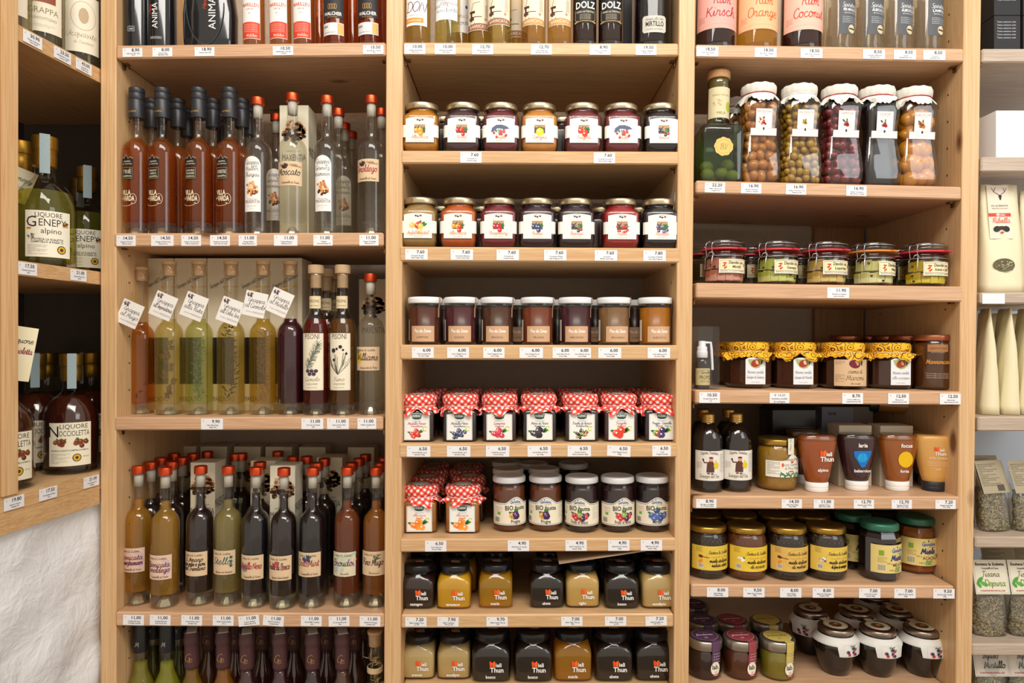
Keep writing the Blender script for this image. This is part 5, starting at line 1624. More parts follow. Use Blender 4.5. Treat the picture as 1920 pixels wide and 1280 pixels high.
HB = 'herb grappa bottle with cork and hanging tag, '
ex = [
    (266, .075, 'D98F3A', 'amber liquid, leftmost on its shelf', 'al Mugo', .42, .0235, .222, ('one', '4A2414', 3, .07), .97),
    (318, .058, 'E6D68A', 'pale yellow liquid with broad leaves inside', "all'Imperatoria", .40, .012, .232, ('wide', '6E4E1E', 5, .14), 1.0),
    (374, .058, 'D6DC8C', 'green liquid with feathery green herb inside', 'alla Ruta', .38, .012, .231, ('fine', '5A7A38', 7, .145), 1.0),
    (434, .058, 'DCC878', 'dark rooty herb in pale yellow liquid', "all'Erba Iva", .36, .018, .222, ('dark', '3A2A18', 9, .17), 1.0),
    (494, .058, 'E2C05A', 'golden liquid with brown conifer needles inside', 'al Cirmolo', .22, .0, .236, ('needle', '7A5420', 11, .16), 1.0)]
for px, d, liq, lb, w_, rz_, ox, zt, hs, scl in ex:
    def EX(t, P, w_=w_, rz_=rz_, ox=ox, zt=zt, hs=hs):
        herb_sprig(*hs)(t, P); hangtag(rz_, w_, ox, zt)(t, P)
    B('herb', 'L3', px, d, HB + lb, liq, cap='cork', extra=EX, group=G_L2, scale=scl, body=.06)
B('herb', 'L3', 545, .058, HB + 'dark purple blueberry liquid', '3A1420', cap='cork', opaque=True, extra=hangtag(.42, 'al Mirtillo', -.002, .238, '5A2A4A'), group=G_L2, scale=1.0)


def pisoni(name, kind):
    def f(t, P):
        b = Ink().strip(-.0225, .0225, .048, .157, 'E9E0C8', 10)
        k = Ink().text('PISONI', 0, .146, .0095, '2E2A26', sx=.85, maxw=.030).line([(-.0215, .049), (.0215, .049), (.0215, .156), (-.0215, .156)], .0003, 'A89A80', 1, True)
        rr_ = random.Random(5)
        if kind == 'pine':
            for q in range(170):
                s_ = q / 170; cx, cy = -.010 + .022 * s_, .088 + .048 * s_; a = rr_.uniform(-.3, 2.4)
                k.line([(cx, cy), (cx + .010 * cos(a), cy + .010 * sin(a))], .00045, rr_.choice(['3A4A40', '5A6A58', '7A7A68']), 1 + q * .01)
            for q in range(5): k.disc(-.008 + q * .004, .085 - (q % 2) * .006, .004, .0035, '4A3A4A', 3 + q * .1)
        else:
            for q in range(26):
                a = rr_.uniform(.5, 2.5); ln = rr_.uniform(.02, .045)
                k.line([(-.002, .078), (-.002 + ln * .5 * cos(a) * 1.2, .078 + ln * .5), (-.002 + ln * cos(a) * .8, .078 + ln)], .0007, rr_.choice(['3A4238', '2E3430', '5A6454']), 1 + q * .02)
            for x, y, r in ((-.011, .124, .0045), (.003, .131, .0035), (-.004, .127, .0025), (.008, .125, .0022), (-.010, .106, .003), (.014, .118, .0025)): k.disc(x, y, r, r, '2E2838', 3)
        k.script(name, 0, .0655, .0075, '4A4440', w=.0005, maxw=.028).text('LIQUORE', 0, .0585, .0030, '4A4440', sx=1.2).text('Acquavite Trentina', 0, .0525, .0018, '4A4440')
        put_label(t, b, k, cyl(.0253, 0, -.06), ('piso', name))
        b = Ink().strip(-.0135, .0135, .205, .229, 'E0D0A8', 8); k = Ink().text('PISONI', 0, .2165, .0055, '4A4038', maxw=.019).text('Gusto Tradizione', 0, .2095, .0020, '4A4038', maxw=.018)
        put_label(t, b, k, cyl(.0123, 0, -.05), 'pisoneck', 'neck_label')
    return f
B('piso', 'L3', 593, .048, 'dark red PISONI liqueur bottle with pine branch drawing', '9A3A2C', cap='woodcap', design=pisoni('Cirmolo', 'pine'), group=G_L2, body=.2)
B('piso', 'L3', 643, .048, 'olive brown PISONI liqueur bottle with wildflower drawing', 'A87A3A', cap='woodcap', design=pisoni('Fieno', 'hay'), group=G_L2, body=.2)
B('piso', 'L3', 613, .115, 'PISONI bottle half hidden behind the pine branch one', '7A2A20', cap='woodcap', design=pisoni('Cirmolo', 'pine'), group=G_L2)
B('piso', 'L3', 625, .175, 'PISONI bottle at the very back between the two front ones', '7A2A20', cap='woodcap', design=pisoni('Cirmolo', 'pine'), group=G_L2)
B('slim', 'L3', 695, .055, 'clear pear spirit bottle with orange cap and WILLIAMS label', CL, design=scaletta('Williams', 'Acquavite di Pere', z=.105, h=.044, c='4A2A24', art='pear', a0=-.1), group=G_L2, body=.025, scale=1.03)
k = Ink()
k.script('Grappa del Trentino', .0, .262, .008, '3A3228', w=.0006, rot=.45, maxw=.055).rect(-.022, .022, .055, .15, '221C18').text('MARZADRO', 0, .02, .009, '5A4E3E', maxw=.045)
for q, px in enumerate((312, 372, 432, 490, 547)):
    loc, rot = spot('L3', px, .15)
    carton(loc, rot, .0655, .07, .312, 'tall cream carton with black window standing behind herb bottle ' + ('of broad leaves', 'with feathery herb', 'of dark rooty herb', 'of conifer needles', 'of dark blueberry liquid')[q], 'EADFC4', 'tallbox', k, 'tall cream cartons')
loc, rot = spot('L3', 706, .16)
carton(loc, rot, .06, .06, .27, 'brownish carton in the corner behind the WILLIAMS bottle', 'B9A98C', 'bbox', bp, 'cream cartons', bs)

# ---- fourth row
BG = 'house bottle, orange cap, label reading '
row = [(259, .050, 'E8A840', False, 'Barricata|Gewurztraminer', dict(c='6A2A4A', bg='D8B8A4', art='stamp', z=.089)),
       (309, .036, 'EDB250', False, 'Barricata|Teroldego', dict(c='6A2A4A', bg='DDBFA8', art='stamp', z=.080)),
       (375, .051, '1E1214', True, 'L Amaro|con erbe e fiori|del Trentino', dict(c='2A1E1A', z=.082)),
       (427, .051, 'C6B878', False, 'Stella', dict(c='1E5A58', art='star', z=.085, sub='alpina con Grappa')),
       (479, .042, '17121A', True, 'Mirtillo Nero', dict(c='A02A2E', art='grey', z=.079)),
       (531, .036, '1C1012', True, 'Frutti di Bosco', dict(c='6A2A2A', art='red', z=.080, sub='liquore a base Grappa')),
       (585, .042, '17121A', True, 'DoloMirt', dict(c='8A1E34', art='blue', z=.085)),
       (650, .048, 'B0663A', False, 'Broudoi', dict(c='2A1E2A', bg='D6CDB4', art='wash', z=.084, sub='Brusolo')),
       (704, .048, 'D08A34', False, 'Pino Mugo', dict(c='2A2420', art='leaf', z=.086, sub='Barancio'))]
DESC = ['Barricata Gewurztraminer', 'Barricata Teroldego', 'Amaro, nearly black liquid', 'Stella, olive liquid with herb', 'Mirtillo Nero, black liquid', 'Frutti di Bosco, black liquid', 'DoloMirt, black liquid', 'Broudoi on a mottled label', 'Pino Mugo, amber liquid']
for (px, d, liq, opq, tt, kw), ds in zip(row, DESC):
    B('slim', 'L4', px, d, BG + ds, liq, opaque=opq, design=scaletta(tt, **kw), group=G_L3, body=.24, fill=.2 if not opq else .215, extra=herb_sprig('dark', '5A5A2A', 3, .12) if 'Stella' in tt else None)
FR4 = list(zip([r[0] for r in row], ['Barricata Gewurztraminer', 'Barricata Teroldego', 'Amaro', 'Stella', 'Mirtillo Nero', 'Frutti di Bosco', 'DoloMirt', 'Broudoi', 'Pino Mugo']))
for px, d in ((282, .095), (301, .145), (322, .10), (341, .15), (326, .2), (361, .2), (388, .225), (452, .205), (486, .100), (574, .17), (593, .095), (607, .145), (440, .2), (520, .232), (658, .10), (672, .15), (684, .20), (712, .10), (718, .16), (548, .17)):
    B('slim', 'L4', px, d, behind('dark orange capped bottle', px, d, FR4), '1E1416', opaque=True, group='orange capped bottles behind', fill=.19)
for q, (px, d, h, w, lb) in enumerate(((389, .13, .262, .050, 'cream carton behind the Amaro bottle'), (536, .10, .262, .050, 'cream carton behind the Frutti di Bosco bottle'), (500, .155, .262, .052, 'cream carton to the left behind Frutti di Bosco'),
                                       (622, .20, .262, .055, 'cream carton between DoloMirt and Broudoi bottles at the back'))):
    loc, rot = spot('L4', px, d)
    carton(loc, rot, w, .05, h, lb, 'ECE3CA', 'bbox%d' % int(w * 1000), bp, 'cream cartons', bs)
for px in (350, 408, 470, 528, 590, 680):
    loc, rot = spot('L4', px, .29)
    carton(loc, rot, .060, .05, .27, behind('pale carton', px, .29, FR4), 'DCD2B6', 'rbox', bp, 'cartons in the rearmost row')

# ---- lowest row, only the necks in view
for px, d, c in ((264, .05, 'B5B04A'), (313, .05, 'BDBF3E')): B('wine', 'L5', px, d, 'tall bottle with matt black capsule, ' + ('leftmost' if px == 264 else 'greenish liquid, second') + ' on the lowest left shelf', c, cap='blackwax', group=G_L4, scale=1.06)
for px, d, c, s in ((360, .05, 'B58A2E', 'nearest the black capsules'), (419, .05, 'C0822A', 'amber liquid, second'), (463, .045, '3A1820', 'dark liquid, third'), (525, .045, '3A1420', 'dark liquid, fourth'), (586, .045, '2E1418', 'dark liquid, fifth'), (642, .045, '4A2A1E', 'next to the cork stopped bottle')):
    B('wine', 'L5', px, d, 'bottle with maroon wax neck, ' + s, c, cap='maroon', group=G_L4, opaque=d < .05, scale=1.015, body=.3)
for px, d in ((287, .11), (336, .11)): B('wine', 'L5', px, d, 'black capsuled bottle in the second row of the lowest left shelf', '5A5A20', cap='blackwax', group=G_L4, scale=1.06)
for px, d in ((392, .11), (442, .11), (492, .11), (551, .11), (612, .11), (664, .11), (680, .16)): B('wine', 'L5', px, d, behind('maroon wax bottle', px, d, ((360, 'the maroon neck nearest the black capsules'), (419, 'the second maroon neck'), (463, 'the third maroon neck'), (525, 'the fourth maroon neck'), (586, 'the fifth maroon neck'), (642, 'the last maroon neck'))), '3A1A1A', cap='maroon', group=G_L4, opaque=True, scale=1.05)


def flowerextra(t, P):
    herb_sprig('needle', 'C9A86A', 3, .26)(t, P)
    obj('twine', lathe('twine', [(.0138 + .0009 * cos(a * pi / 3 + q * 0), .222 + q * .0018 + .0009 * sin(a * pi / 3)) for q in range(6) for a in range(6)], 20), M_plain('CDB68A', .8, name='twine'), t)
t = B('herb', 'L5', 703, .05, 'clear cork stopped bottle with dried flowers and twine by the upright', 'D8D2A0', cap='cork', extra=flowerextra, group=G_L4, scale=1.04, body=.12)

# tags of the left bay
T = price_tag
for px, p, b_, it in ((249, '8,90', 'the leftmost black bottle', 'Liquore Crep Nera|20 cl'), (305, '8.00', 'the small ANIMA bottle', 'Anima Nera|Marzadro 20cl'), (384, '18.90', 'the black flask', 'Anima Nera 70cl'), (531, '10.50', 'the MARILLEN bottles', 'Marillenlikor 20cl Bio|Walcher'), (700, '10.50', 'the right WALCHER bottle', 'Bombardin Walcher|20cl')):
    T('L1', px, p, 'white price tag reading %s under %s' % (p, b_), it, w=38 if px > 400 else 37, h=17)
for px, p, b_, it, w in ((237, '14.50', 'the TRIE grappa', 'Grappa Tri\u00e8 20 cl|Villa de Varda', 36), (305, '14.50', 'the PINOT NERO grappa', 'Grappa di Pinot Nero|Riserva 20 cl', 42), (359, '14.50', 'the GEWURZTRAMINER amber grappa', 'Grappa Traminer Ris.|Villa de Varda 20cl', 37), (413, '14.50', 'the AMARONE grappa', 'Grappa Amarone Bio|20cl Villa de Varda', 37), (465, '11.00', 'the Muller Thurgau bottle', 'Grappa Muller|Thurgau Maxentia 20 cl', 34), (536, '11.00', 'the MOSCATO bottle', 'Grappa Moscato|Maxentia 20 cl', 44), (606, '11.00', 'the arched Gewurztraminer label', 'Grappa|Gewurztraminer 20', 36), (692, '11.00', 'the TEROLDEGO grappa', 'Grappa Teroldego|Maxentia 20 cl', 36)):
    T('L2', px, p, 'white price tag reading %s under %s' % (p, b_), it, w=w)
for px, p, b_, it in ((398, '9.90', 'the green herb bottle', 'Erbe Mezz Fiasa|Rugat 20cl'), (586, '11.00', 'the pine branch bottle', 'Cirmolo Liq. Pisoni|20cl'), (634, '11.00', 'the wildflower bottle', 'Liquore Fieno 20cl|Pisoni'), (688, '11.00', 'the WILLIAMS bottle', 'Williams Scaletta 20|cl')):
    T('L3', px, p, 'white price tag reading %s under %s' % (p, b_), it, w=41 if px != 688 else 35)
for px, p, b_, it, tl in ((251, '11,00', 'the Barricata Gewurztraminer bottle', 'Grappa Barricata|Teroldego Scaletta', .02), (301, '11,00', 'the Barricata Teroldego bottle', 'Grappa Barricata|Gewurztraminer', .02), (360, '11.00', 'the Amaro bottle', 'Amaro Erbe e Fiori|Scaletta 20cl', .02), (419, '11.00', 'the Stella bottle', 'Stella de Ma Scaletta|20 cl', .01), (467, '11.00', 'Mirtillo Nero, tilted up to the right', 'Liquore Mirtillo|Scaletta Ma di 20', -.10), (513, '11.00', 'Frutti di Bosco, tilted down to the right', 'FRUTTI BOSCO|Scaletta 20cl', .07), (584, '11.00', 'the DoloMirt bottle', 'DOLOMIRT Scaletta|20cl', .01), (636, '11,00', 'the Broudoi bottle', 'La Corona Broudoi|20cl', -.03), (694, '11.00', 'the Pino Mugo bottle', 'BARANCIN Mugo|Scaletta 20cl', .01)):
    T('L4', px, p, 'white price tag reading %s under %s' % (p, b_), it, tilt=tl, w=39, h=19)
# ================================================================== CENTRE BAY
G_C = ['bottles on the top centre shelf', 'square jam jars on the second centre shelf', 'square jam jars on the third centre shelf', 'white lidded jam jars', 'gingham capped jam jars', 'jars on the sixth centre shelf', 'square honey jars on the seventh centre shelf', 'square honey jars on the lowest centre shelf']
def top_label(kind):
    def f(t, P):
        z1 = .14
        k = Ink(); zb = .038
        if kind == 'don':
            b = Ink().strip(-.024, .024, .038, z1, 'F0EEEA', 12)
            k.script('DON', .0, .066, .020, '5A1E3A', w=.0014, sx=1.3, maxw=.044).text('GRAPPA TRENTINA', 0, .0575, .0022, '7A6A5A').strip(-.0235, .0155, .0435, .0535, 'E5922A', 8, 1).text('STRAVECCHIA', -.005, .0465, .0038, 'FFF4E0', lay=2, maxw=.032)
        elif kind == 'kids':
            b = Ink().strip(-.026, .026, .050, z1, 'F0EEEA', 12)
            for q, (w_, x, y, c, h) in enumerate((('BAna', -.014, .088, '4A4A6A', .010), ('GraPPa', -.012, .076, '3A3A5A', .009), ('Amica', .012, .080, 'B5504A', .010), ('bonte', .013, .066, '4A4A6A', .009), ('buona', -.012, .066, '7A9AB8', .007))): k.script(w_, x, y, h, c, w=.0006, rot=R.uniform(-.2, .2))
            k.rect(.017, .023, .10, .106, '3A5AA8')
        elif kind in ('barr', 'barr2'):
            b = Ink().strip(-.026, .026, .040, z1, 'E9DDC2', 12)
            band = 'C9965A' if kind == 'barr2' else '9A6A50'
            k.strip(-.0255, .0255, .041, lambda u: .051 + .003 * cos(u * 60), band, 12, 1).text('BARRICATA', 0, .0435, .0058, 'F2E4C8', maxw=.040, lay=2, arc=.0015)
            k.rect(-.018, -.014, .058, .074, '4A3028').rect(-.020, -.008, .074, .079, '4A3028').rect(-.017, .006, .066, .0675, '4A3028').rect(-.021, -.010, .060, .066, '5A3A30').line([(-.016, .056), (-.018, .050)], .0008, '3A2420').line([(-.010, .056), (-.006, .050)], .0008, '3A2420').line([(-.016, .080), (-.012, .094), (.002, .096)], .001, '5A3A30')
            for q in range(7): k.line([(.013, .066 + q * .0035), (.017, .070 + q * .0035), (.021, .067 + q * .0035)], .0008, '3A3030')
            k.disc(.014, .062, .003, .003, 'C98A6A')
        elif kind == 'amaro':
            b = Ink().strip(-.025, .025, .044, z1, '1A1816', 12)
            k.strip(-.0235, .0235, lambda u: .046 + .004 * abs(u / .0235) ** 2 * -1 + .003, .0485, 'D3AE6A', 12, 1).strip(-.0225, .0225, .049, .072, '2A2826', 12, 1).text('DOLZ', 0, .0745, .0130, 'F2EEE6', bold=1, maxw=.042, lay=2).text('AMARO del TRENTINO', 0, .0655, .0036, 'E8DCC0', maxw=.038, lay=2)
            for q in range(4): k.text('liquore di erbe alpine', 0, .0610 - q * .003, .0018, 'D8CCB0', lay=2, maxw=.032)
            k.line([(-.022, .072), (-.022, .052), (-.016, .0485), (.016, .0485), (.022, .052), (.022, .072)], .0009, 'D3AE6A', 3)
        put_label(t, b, k, cyl({'amaro': .0264}.get(kind, .0264), 0, -.05), ('top', kind))
    return f
for px, d, liq, k_, lb in ((784, .032, 'EBCB6A', 'don', 'bottle of golden grappa with white DON label and orange band'), (839, .032, 'EBD87A', 'kids', 'golden grappa bottle with childlike scribbled label'),
                           (936, .032, 'E8CE70', 'barr', 'golden bottle with cream BARRICATA label, brown band'), (1000, .032, 'E8B45A', 'barr2', 'left of two amber bottles with tan banded BARRICATA label'), (1049, .032, 'E8B256', 'barr2', 'right of two amber bottles with tan banded BARRICATA label'),
                           (1096, .032, '2A1210', 'amaro', 'left of two dark AMARO bottles with gold trimmed black label'), (1144, .032, '2A1210', 'amaro', 'right of two dark AMARO bottles with gold trimmed black label')):
    B('wine', 'C1', px, d, lb, liq, cap='', design=top_label(k_), group=G_C[0], scale=.93, opaque=k_ == 'amaro', body=.1)
for px, d, k_, lb in ((860, .09, 'kids', 'golden bottle half hidden behind the scribbled label one'), (900, .06, 'barr', 'amber BARRICATA bottle set back left of the brown banded one'), (968, .09, 'barr', 'BARRICATA bottle half hidden between golden and amber bottles')):
    B('wine', 'C1', px, d, lb, 'B8963E', cap='', design=top_label(k_), group=G_C[0], scale=.97)
loc, rot = spot('C1', 1221, .045)
def mirt(t, P):
    b = Ink().poly([(-.026, .030), (-.023, .026), (.020, .026), (.0235, .030), (.0235, .056), (.020, .060), (-.023, .060), (-.026, .056)], 'D3D0C6', 0)
    k = Ink().poly([(-.0245, .031), (-.022, .0275), (.019, .0275), (.022, .031), (.022, .055), (.019, .0585), (-.022, .0585), (-.0245, .055)], 'C4C0B4', .5).text('MIRTILLO', -.001, .0385, .0098, '1E1C1C', bold=1, maxw=.042, sx=.62).script('Grappa alla Erba', -.001, .051, .0048, '3A3838', w=.0004, maxw=.036).text('BLUEBERRY BLACKBERRY', -.001, .0315, .0022, '5A5854', maxw=.034)
    put_label(t, b, k, cyl(.0402), 'mirt')
bottle('cylb', loc, rot, 'wide near black bottle with silver MIRTILLO label by the upright', '120C12', cap='', opaque=True, design=mirt, group=G_C[0], scale=.93)
loc, rot = spot('C1', 1240, .11)
carton(loc, rot, .055, .05, .26, 'dark purple carton behind the MIRTILLO bottle', '2E2028', 'dbox')
loc, rot = spot('C1', 1190, .13)
carton(loc, rot, .055, .05, .26, 'black carton left behind the MIRTILLO bottle', '1E1A1E', 'dbox2')

JJ = 'square jam jar, gold lid, '
r1 = [(791.5, 'C87F1E', 'apricot', 'Albicocca', 'orange jam, leftmost above the left 7.60 tag'), (868, '4A2A34', 'cherry', 'Kirsa', 'dark plum jam with three cherries on label'), (939, '6E2230', 'hut', 'Frutti', 'dark red, snowy hut label, left of light orange jar'),
      (1010.5, 'D2893C', 'quince', 'Cotogna', 'light orange jam with yellow quince on label'), (1091, '7A3038', 'strawb', 'Fragola', 'red purple jam with strawberries on label'), (1163.5, '782430', 'hut', 'Frutti', 'dark red, snowy hut label, right of strawberry jar'), (1237, '241A22', 'mixed', 'Bosco', 'near black jam, second shelf, at the right upright')]
for px, c, fr, tx, lb in r1: alpe('C2', px, .038, JJ + lb, c, fr, tx, G_C[1])
r2 = [(788, 'A8824A', 'strudel', 'Apfelstrudel', 'tan apple jam, leftmost on the third shelf'), (861, 'C65A18', 'orange', 'Albicocca', 'bright orange jam, third shelf'), (935, '7E1E30', 'rasp', 'Raspberry', 'crimson jam with raspberries on label'), (1006, '3E1E2C', 'blue', 'Rubus', 'dark jam with blue brambles on label'),
      (1078, '33202C', 'mixed', 'Beeries', 'dark, red berries on label, beside bright red jar'), (1161, 'A8202A', 'currant', 'Ribes', 'bright red currant jam'), (1234, '231C26', 'blueb', 'Mirtillo', 'near black blueberry jam, third shelf at the upright')]
for px, c, fr, tx, lb in r2: alpe('C3', px, .038, JJ + lb, c, fr, tx, G_C[2])
for sh in ('C2', 'C3'):
    for px in ((829, 905, 1046, 1128, 1199) if sh == 'C3' else (835, 1056, 900)):
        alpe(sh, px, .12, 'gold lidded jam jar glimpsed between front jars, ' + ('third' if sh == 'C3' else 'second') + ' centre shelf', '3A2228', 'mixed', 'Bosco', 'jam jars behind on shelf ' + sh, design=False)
t = thing('card', 'pale printed card leaning on the right side panel behind the blueberry jar', 'card', None, (.300, .07, rest('C3', .300)[0]), (0, .10, 0), boxmesh('leancard', -.0006, .0006, -.05, .05, 0, .112), M_plain('B9AC98', .5))

r3 = [(797, '5E2A1E', 'LAMPONE', 'brown red jam, leftmost'), (864, '56202A', 'CILIEGIA', 'wine red jam, second'), (933, '55301F', 'FRAGOLA', 'dark brown jam, third'), (1008, '7E3A20', 'PRUGNA', 'reddish brown plum jam'), (1079, '481C28', 'RIBES ROSSO', 'purple red jam'), (1151, '8A6240', 'PESCA BIANCA', 'tan peach jam'), (1228, 'B26A12', 'ALBICOCCA', 'golden orange jam')]
for (px, c, tx, lb), a0 in zip(r3, (-.05, -.02, 0, .03, 0, .12, .1)): kraft('C4', px, .036, 'straight jam jar, white lid, craft label %s, %s' % (tx, lb), c, tx, a0, group=G_C[3])
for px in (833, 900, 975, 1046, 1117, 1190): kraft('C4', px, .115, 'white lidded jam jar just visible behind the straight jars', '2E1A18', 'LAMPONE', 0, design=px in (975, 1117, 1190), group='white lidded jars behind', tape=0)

rc = ['C8322A', 'D84A3A', 'B02A2A']
r4 = [(786, '2E1014', 'Mirtillo Rosso', 'Preiselbeere', 'B52A38', (rc, 14, .0030, .010), 'red cranberries'), (864, '1C1218', 'Mirtillo Nero', 'Heidelbeere', '3A3A4A', (['3A4468', '4A5478', '2E3658'], 18, .0027, .011), 'blueberries'), (937, '34121A', 'Lampone', 'Himbeere', 'B52A38', (['C83A50', 'D85A68'], 9, .0040, .011), 'raspberries'),
      (1010.5, '1A1016', 'More di Rovo', 'Brombeere', '3A3A4A', (['3A343C', '4A444C', '2E2830'], 8, .0046, .012), 'blackberries'), (1088, '241218', 'Frutti di bosco', 'Waldfruchte', '3A3A4A', (['C8322A', '2A1E22', '8AB04A', '1E181C'], 20, .0022, .010), 'mixed forest berries'), (1160, '3C1418', 'Fragola', 'Erdbeere', 'B52A38', (['D8402E', 'E86A48'], 5, .0058, .010), 'strawberries'), (1234, '24141A', 'Prugna - Cannella', 'Pflaume - Zimt', '3A4A8A', (['4A3A7A', 'E0B050', '3A2E66', '8ABF5A', '9A5A34'], 6, .0050, .011), 'plums and cinnamon')]
for q, (px, c, a, b_, cc, fr, lb) in enumerate(r4): horvat('C5', px, .055, 'gingham capped dark jam jar, label showing ' + lb, c, a, b_, cc, fr, seed=q, group=G_C[4])
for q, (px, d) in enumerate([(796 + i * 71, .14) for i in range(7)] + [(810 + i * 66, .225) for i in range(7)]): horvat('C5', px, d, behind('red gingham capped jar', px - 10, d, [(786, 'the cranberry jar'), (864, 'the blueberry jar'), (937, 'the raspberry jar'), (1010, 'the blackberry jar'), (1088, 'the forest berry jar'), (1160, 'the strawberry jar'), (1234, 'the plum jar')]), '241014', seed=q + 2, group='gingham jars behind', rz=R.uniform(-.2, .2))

apr = (['F0922E', 'E8822A', 'F5A040'], 9, .0046, .012)
horvat('C6', 790, .068, 'gingham capped orange apricot jar, left one of two', 'A8641A', 'Albicocca', 'Marille', 'E08A5A', apr, seed=1, group=G_C[5], rz=.02)
horvat('C6', 869, .066, 'gingham capped orange apricot jar, right one of two', 'A8641A', 'Albicocca', 'Marille', 'E08A5A', apr, seed=4, group=G_C[5])
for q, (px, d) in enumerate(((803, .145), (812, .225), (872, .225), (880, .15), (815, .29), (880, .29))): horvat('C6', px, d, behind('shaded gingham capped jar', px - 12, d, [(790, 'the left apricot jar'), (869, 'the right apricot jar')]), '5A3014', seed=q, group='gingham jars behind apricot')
plum = (['3E2450', '4A2A5A', 'E0A83E'], 4, .0062, .007)
bos = (['C8343E', '33304A', 'D84A4E', '28243A', '9AB04A', 'C8343E', '3A3452'], 12, .0045, .011)
mir = (['4A64A0', '3A5490', '5A74B0'], 14, .0046, .012)
for px, d, c, e_, nm, fr, a0, lb in ((955, .070, '6A3418', '2E86B5', 'Prugne', plum, .42, 'plum, label turned right showing barcode'), (1023, .070, '6A3418', '2E86B5', 'Prugne', plum, .0, 'plum, label facing forward'), (1091, .062, '2E141A', '2A3A38', 'Frutti di Bosco', bos, -.22, 'mixed berry, label turned left'), (1158, .062, '2E141A', '2A3A38', 'Frutti di Bosco', bos, .24, 'mixed berry, label turned right'), (1223, .064, '22121A', '4A3A70', 'Mirtilli', mir, .12, 'blueberry, rightmost')):
    bio('C6', px, d, 'white lidded BIO fruit spread jar, ' + lb, c, e_, nm, fr, a0, group=G_C[5])
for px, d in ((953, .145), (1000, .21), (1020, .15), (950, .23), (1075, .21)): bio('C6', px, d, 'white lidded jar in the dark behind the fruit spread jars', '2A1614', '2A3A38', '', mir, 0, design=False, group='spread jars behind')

TH = 'black lidded square honey jar, '
for px, d, c, nm, cl, lb in ((786, .056, '2A1210', 'castagno', None, 'dark honey marked castagno'), (853, .054, 'DDA31C', 'tarassaco', None, 'opaque yellow honey marked tarassaco'), (930, .058, '7A5A10', 'acacia', 'F0A62A', 'clear golden honey marked acacia, seventh shelf'), (1024, .058, '1E1210', 'abete', None, 'dark honey marked abete, seventh shelf'), (1090, .058, 'D8AC62', 'tiglio', None, 'pale tan honey marked tiglio'), (1162, .053, '1C1210', 'bosco', None, 'dark honey marked bosco, seventh shelf'), (1230, .053, 'D0AC70', 'eucalipto', None, 'pale honey marked eucalipto, seventh shelf')):
    thun('C7', px, d, TH + lb, c, nm, clear=cl, group=G_C[6])
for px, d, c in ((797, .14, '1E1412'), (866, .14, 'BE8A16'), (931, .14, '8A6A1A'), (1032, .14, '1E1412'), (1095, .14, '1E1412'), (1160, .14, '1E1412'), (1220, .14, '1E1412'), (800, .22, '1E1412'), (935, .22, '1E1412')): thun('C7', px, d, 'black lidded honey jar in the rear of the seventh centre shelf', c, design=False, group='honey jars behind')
for px, d, c, nm, cl, s_, lb in ((787, .075, 'D6B880', 'arancio', None, 1.0, 'pale cream honey marked arancio'), (853, .075, 'D0AE74', 'eucalipto', None, 1.0, 'pale honey marked eucalipto, lowest shelf'), (922, .068, '1C1110', 'bosco', None, 1.12, 'dark honey marked bosco, lowest shelf, left of two'), (999, .068, '1C1110', 'bosco', None, 1.12, 'dark honey marked bosco, lowest shelf, right of two'), (1072, .070, '8A4A10', 'acacia', 'E09A30', 1.12, 'amber honey marked acacia, lowest shelf'), (1147, .070, '1C1110', 'abete', None, 1.12, 'dark honey marked abete, lowest shelf, left of two'), (1221, .072, '1C1110', 'abete', None, 1.12, 'dark honey marked abete, lowest shelf, right of two')):
    thun('C8', px, d, TH + lb, c, nm, clear=cl, scale=s_, group=G_C[7])
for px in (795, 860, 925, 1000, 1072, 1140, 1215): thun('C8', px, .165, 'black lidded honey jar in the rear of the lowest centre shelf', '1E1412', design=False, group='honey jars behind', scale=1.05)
zc, _ = rest('C7', .15)
t = thing('kraft_sheet', 'brown kraft board wedged slanting above the honey jars', 'board', None, (.168, .075, -.4085), (radians(-2), radians(-8.5), 0), boxmesh('kraftsheet', -.080, .085, -.07, .14, -.0012, .0012), M_plain('A48A6C', .8, noise=.1, scale=60))

for px, p, b_, it in ((778, '10.00', 'the DON bottle', 'Grappa Stravecchia|Pisoni 20 cl'), (835, '10.00', 'the scribbled label bottle', 'Bonicata Schwefler|20cl Pisoni'), (905, '12.70', 'the brown banded BARRICATA', 'Moscato Barrique|20cl Pisoni'), (1015, '12.70', 'the tan banded BARRICATA pair', 'Gewurztraminer|Barrique 20l Pisoni'), (1125, '8.90', 'the AMARO pair', 'Amaro Dolz 20cl|Pisoni'), (1211, '19.50', 'the MIRTILLO bottle', 'Grappa al Mirtillo|Pisoni 0.70')):
    T('C1', px, p, 'white price tag reading %s under %s' % (p, b_), it, w=39, h=19)
for px, b_, it in ((883, 'the cherry jam jar', 'Composta di|Amarena Alpe'), (1133, 'the strawberry and hut jars', 'Composta di Frutti di|Bosco Alpe Pragas')): T('C2', px, '7.60', 'white price tag reading 7.60 under %s' % b_, it, w=40)
for px, p, b_, it in ((781, '7.60', 'the tan apple jam', 'Composta Strudel|Alpe Pragas 335g'), (866, '7.60', 'the bright orange jam', 'Composta Albicocca|e Rosa canina Alpe'), (952, '7.60', 'the raspberry jam', 'Composta di|Lampone Alpe'), (1041, '7.60', 'the bramble jam', 'Composta di Mora|Alpe Pragas gr 335'), (1136, '7.60', 'the bright red currant jam', 'Composta|Mirtillo rosso Alpe'), (1227, '7.80', 'the blueberry jam', 'Composta di Mirtillo|Nero Alpe Pragas gr')): T('C3', px, p, 'white price tag reading %s under %s' % (p, b_), it, w=42)
